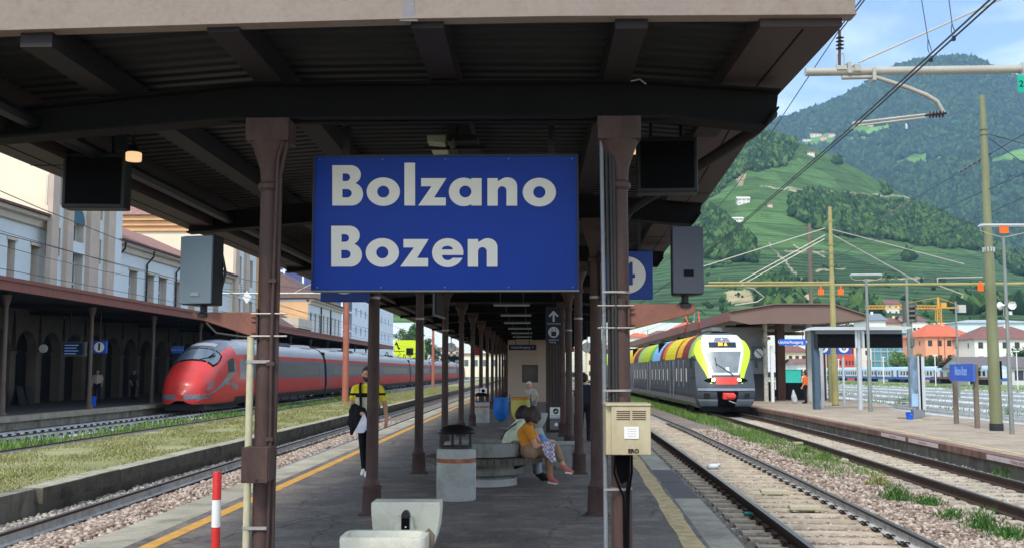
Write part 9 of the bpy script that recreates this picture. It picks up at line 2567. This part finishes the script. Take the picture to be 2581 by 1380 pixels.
# pale gravel heap
hp0 = on_z(2175,955,ZG)
hp_ = MB()
rows = []
for k in range(7):
 r_ = 5.2 * (1 - k / 6.0); rows.append([(r_ * math.cos(2 * math.pi * j / 24) * (1 + 0.08 * math.sin(3 * j)),0.6 * r_ * math.sin(2 * math.pi * j / 24),1.9 * (k / 6.0) ** 0.85) for j in range(24)])
hp_.grid(rows,close=True)
o = hp_.build("gravel_heap",mat("white_gravel",(224,226,226),0.95,var=0.08,scale=1.5,bump=0.5,bscale=4),smooth=True,label="pale white gravel heap in front of the carriages",cat="gravel heap"); o.location = (hp0.x,hp0.y,ZG)
tbx = on_z(1995,950,ZG)
b = MB(); b.box(-1.6,1.6,-1.2,1.2,0,2.6); b.box(-1.7,1.7,-1.3,1.3,2.6,2.75); o = b.build("container",mat("teal_container",(40,160,140),0.6),label="small teal container seen under the outer canopy",cat="container"); o.location = (on_y(1992,930,190).x,190,ZG)
# ------------------------------------------------------------------ trees
m_bark = mat("tree_bark",(86,70,56),0.95,var=0.2)
m_leaf_a = grass_mat("tree_leaf_mid_green",(44,76,34),(66,102,44),(96,130,62))
m_leaf_b = grass_mat("tree_leaf_dark_green",(32,56,30),(46,76,38),(66,96,50))
m_leaf_c = grass_mat("tree_leaf_light_green",(70,104,52),(98,132,68),(130,156,90))
def tree(x,y,z,h,w,leaf,label,n=2600,group="trees at the foot of the town",cat="tree",seed=0):
 rg = np.random.default_rng(int(abs(x) * 31 + y * 7 + seed))
 t = thing("broadleaf_tree",(x,y,z),label,cat,group)
 b = MB(); b.tube([(0,0,0),(0.02 * h,0,h * 0.3),(-0.01 * h,0.01 * h,h * 0.7)],[h * 0.03,h * 0.022,h * 0.008],8)
 for k in range(5):
  a_ = 2 * math.pi * k / 5 + 0.4; b.tube([(0,0,h * (0.28 + 0.06 * k)),(w * 0.22 * math.cos(a_),w * 0.22 * math.sin(a_),h * (0.48 + 0.07 * k))],[h * 0.014,h * 0.005],6)
 b.build("trunk",m_bark,t,local=True)
 nb = 26
 cen = rg.normal(0,1,(nb,3)); cen /= np.linalg.norm(cen,axis=1)[:,None]
 cen = cen * (rg.uniform(0.25,1.0,(nb,1)) ** 0.5) * np.array([w * 0.40,w * 0.40,h * 0.32]) + np.array([0,0,h * 0.60])
 rad = rg.uniform(0.12,0.24,nb) * w
 j = rg.integers(0,nb,n)
 d = rg.normal(0,1,(n,3)); d /= np.linalg.norm(d,axis=1)[:,None]
 p = cen[j] + d * (rad[j] * rg.uniform(0.55,1.05,n))[:,None]
 s = rg.uniform(0.5,1.0,n) * w * 0.045
 e1 = rg.normal(0,1,(n,3)); e1 /= np.linalg.norm(e1,axis=1)[:,None]
 e2 = np.cross(e1,d); e2 /= np.linalg.norm(e2,axis=1)[:,None] + 1e-6
 v = np.stack([p - e1 * s[:,None],p + e2 * s[:,None] * 0.7,p + e1 * s[:,None],p - e2 * s[:,None] * 0.7],1).reshape(-1,3)
 f = np.arange(4 * n).reshape(n,4)
 o = fast_mesh("crown",v,f,leaf); o.parent = t
 return t
def px_tree(px,y,pyt,wpx,leaf,label,z=ZG,n=2600,group="trees at the foot of the town"):
 q = on_y(px,pyt,y); tree(q.x,y,z,q.z - z,wpx * y / F_PX,leaf,label,n,group)
px_tree(2262,235,880,62,m_leaf_c,"light green bushy tree before the glass building")
px_tree(2318,232,884,44,m_leaf_a,"mid green tree left of the apricot house")
px_tree(2350,238,888,50,m_leaf_b,"dark green tree hiding the apricot house corner")
px_tree(2395,236,886,52,m_leaf_b,"dark round tree below the apricot house balcony")
px_tree(2300,255,890,40,m_leaf_b,"dark shrub tree right before the glass building")
px_tree(2575,205,865,58,m_leaf_b,"dark tree by the white house beyond the horn pole")
px_tree(2200,320,905,30,m_leaf_c,"small pale tree beside the plain white block")
for k,(px,y,pyt,w_,lf,lab) in enumerate(((1012,360,806,50,m_leaf_a,"tall mid green tree above the lime shed"),(1042,350,800,60,m_leaf_a,"tall green tree right of the lime shed"),(1075,330,838,44,m_leaf_b,"dark green tree beyond the train tail"),(1095,300,860,36,m_leaf_b,"dark bush behind the distant terracotta mast"),(648,125,640,60,m_leaf_b,"dark tree behind the pavilion cornice"),(690,160,700,50,m_leaf_b,"dark tree behind the brown annex roof"))):
 px_tree(px,y,pyt,w_,lf,lab,n=3200,group="trees on the station side")
for k,(px,y,pyt,w_,lf,lab) in enumerate(((1510,300,840,40,m_leaf_a,"green tree glimpsed between the right columns"),(1690,360,815,50,m_leaf_b,"dark tree above the train's middle roof"),(1760,400,800,60,m_leaf_a,"green tree behind the raised pantograph"),(1830,410,795,60,m_leaf_b,"dark tree under the terraces left of the outer canopy"),(2140,380,795,60,m_leaf_b,"dark tree above the outer canopy end"),(2250,390,800,70,m_leaf_b,"dark tree between farm and row house"),(2345,400,790,50,m_leaf_a,"green tree by the crane mast"),(2440,395,780,70,m_leaf_b,"dark tree right of the crane"),(2520,390,785,80,m_leaf_a,"green tree behind the long pale hall"))):
 px_tree(px,y,pyt,w_,lf,lab,n=2000,group="trees at the foot of the slope")
# ------------------------------------------------------------------ air
hz_ = MB(); hz_.box(-5200,5200,-500,5200,ZG - 1.0,1180)
m_haze = bpy.data.materials.new("haze_air"); m_haze.use_nodes = True
hn,hl = m_haze.node_tree.nodes,m_haze.node_tree.links
hn.clear()
ho = hn.new("ShaderNodeOutputMaterial"); hv = hn.new("ShaderNodeVolumePrincipled")
hv.inputs['Color'].default_value = (0.42,0.68,1.0,1); hv.inputs['Density'].default_value = 0.00012; hv.inputs['Anisotropy'].default_value = 0.0
hl.new(hv.outputs[0],ho.inputs['Volume'])
hz_.build("haze",m_haze,kind="stuff")
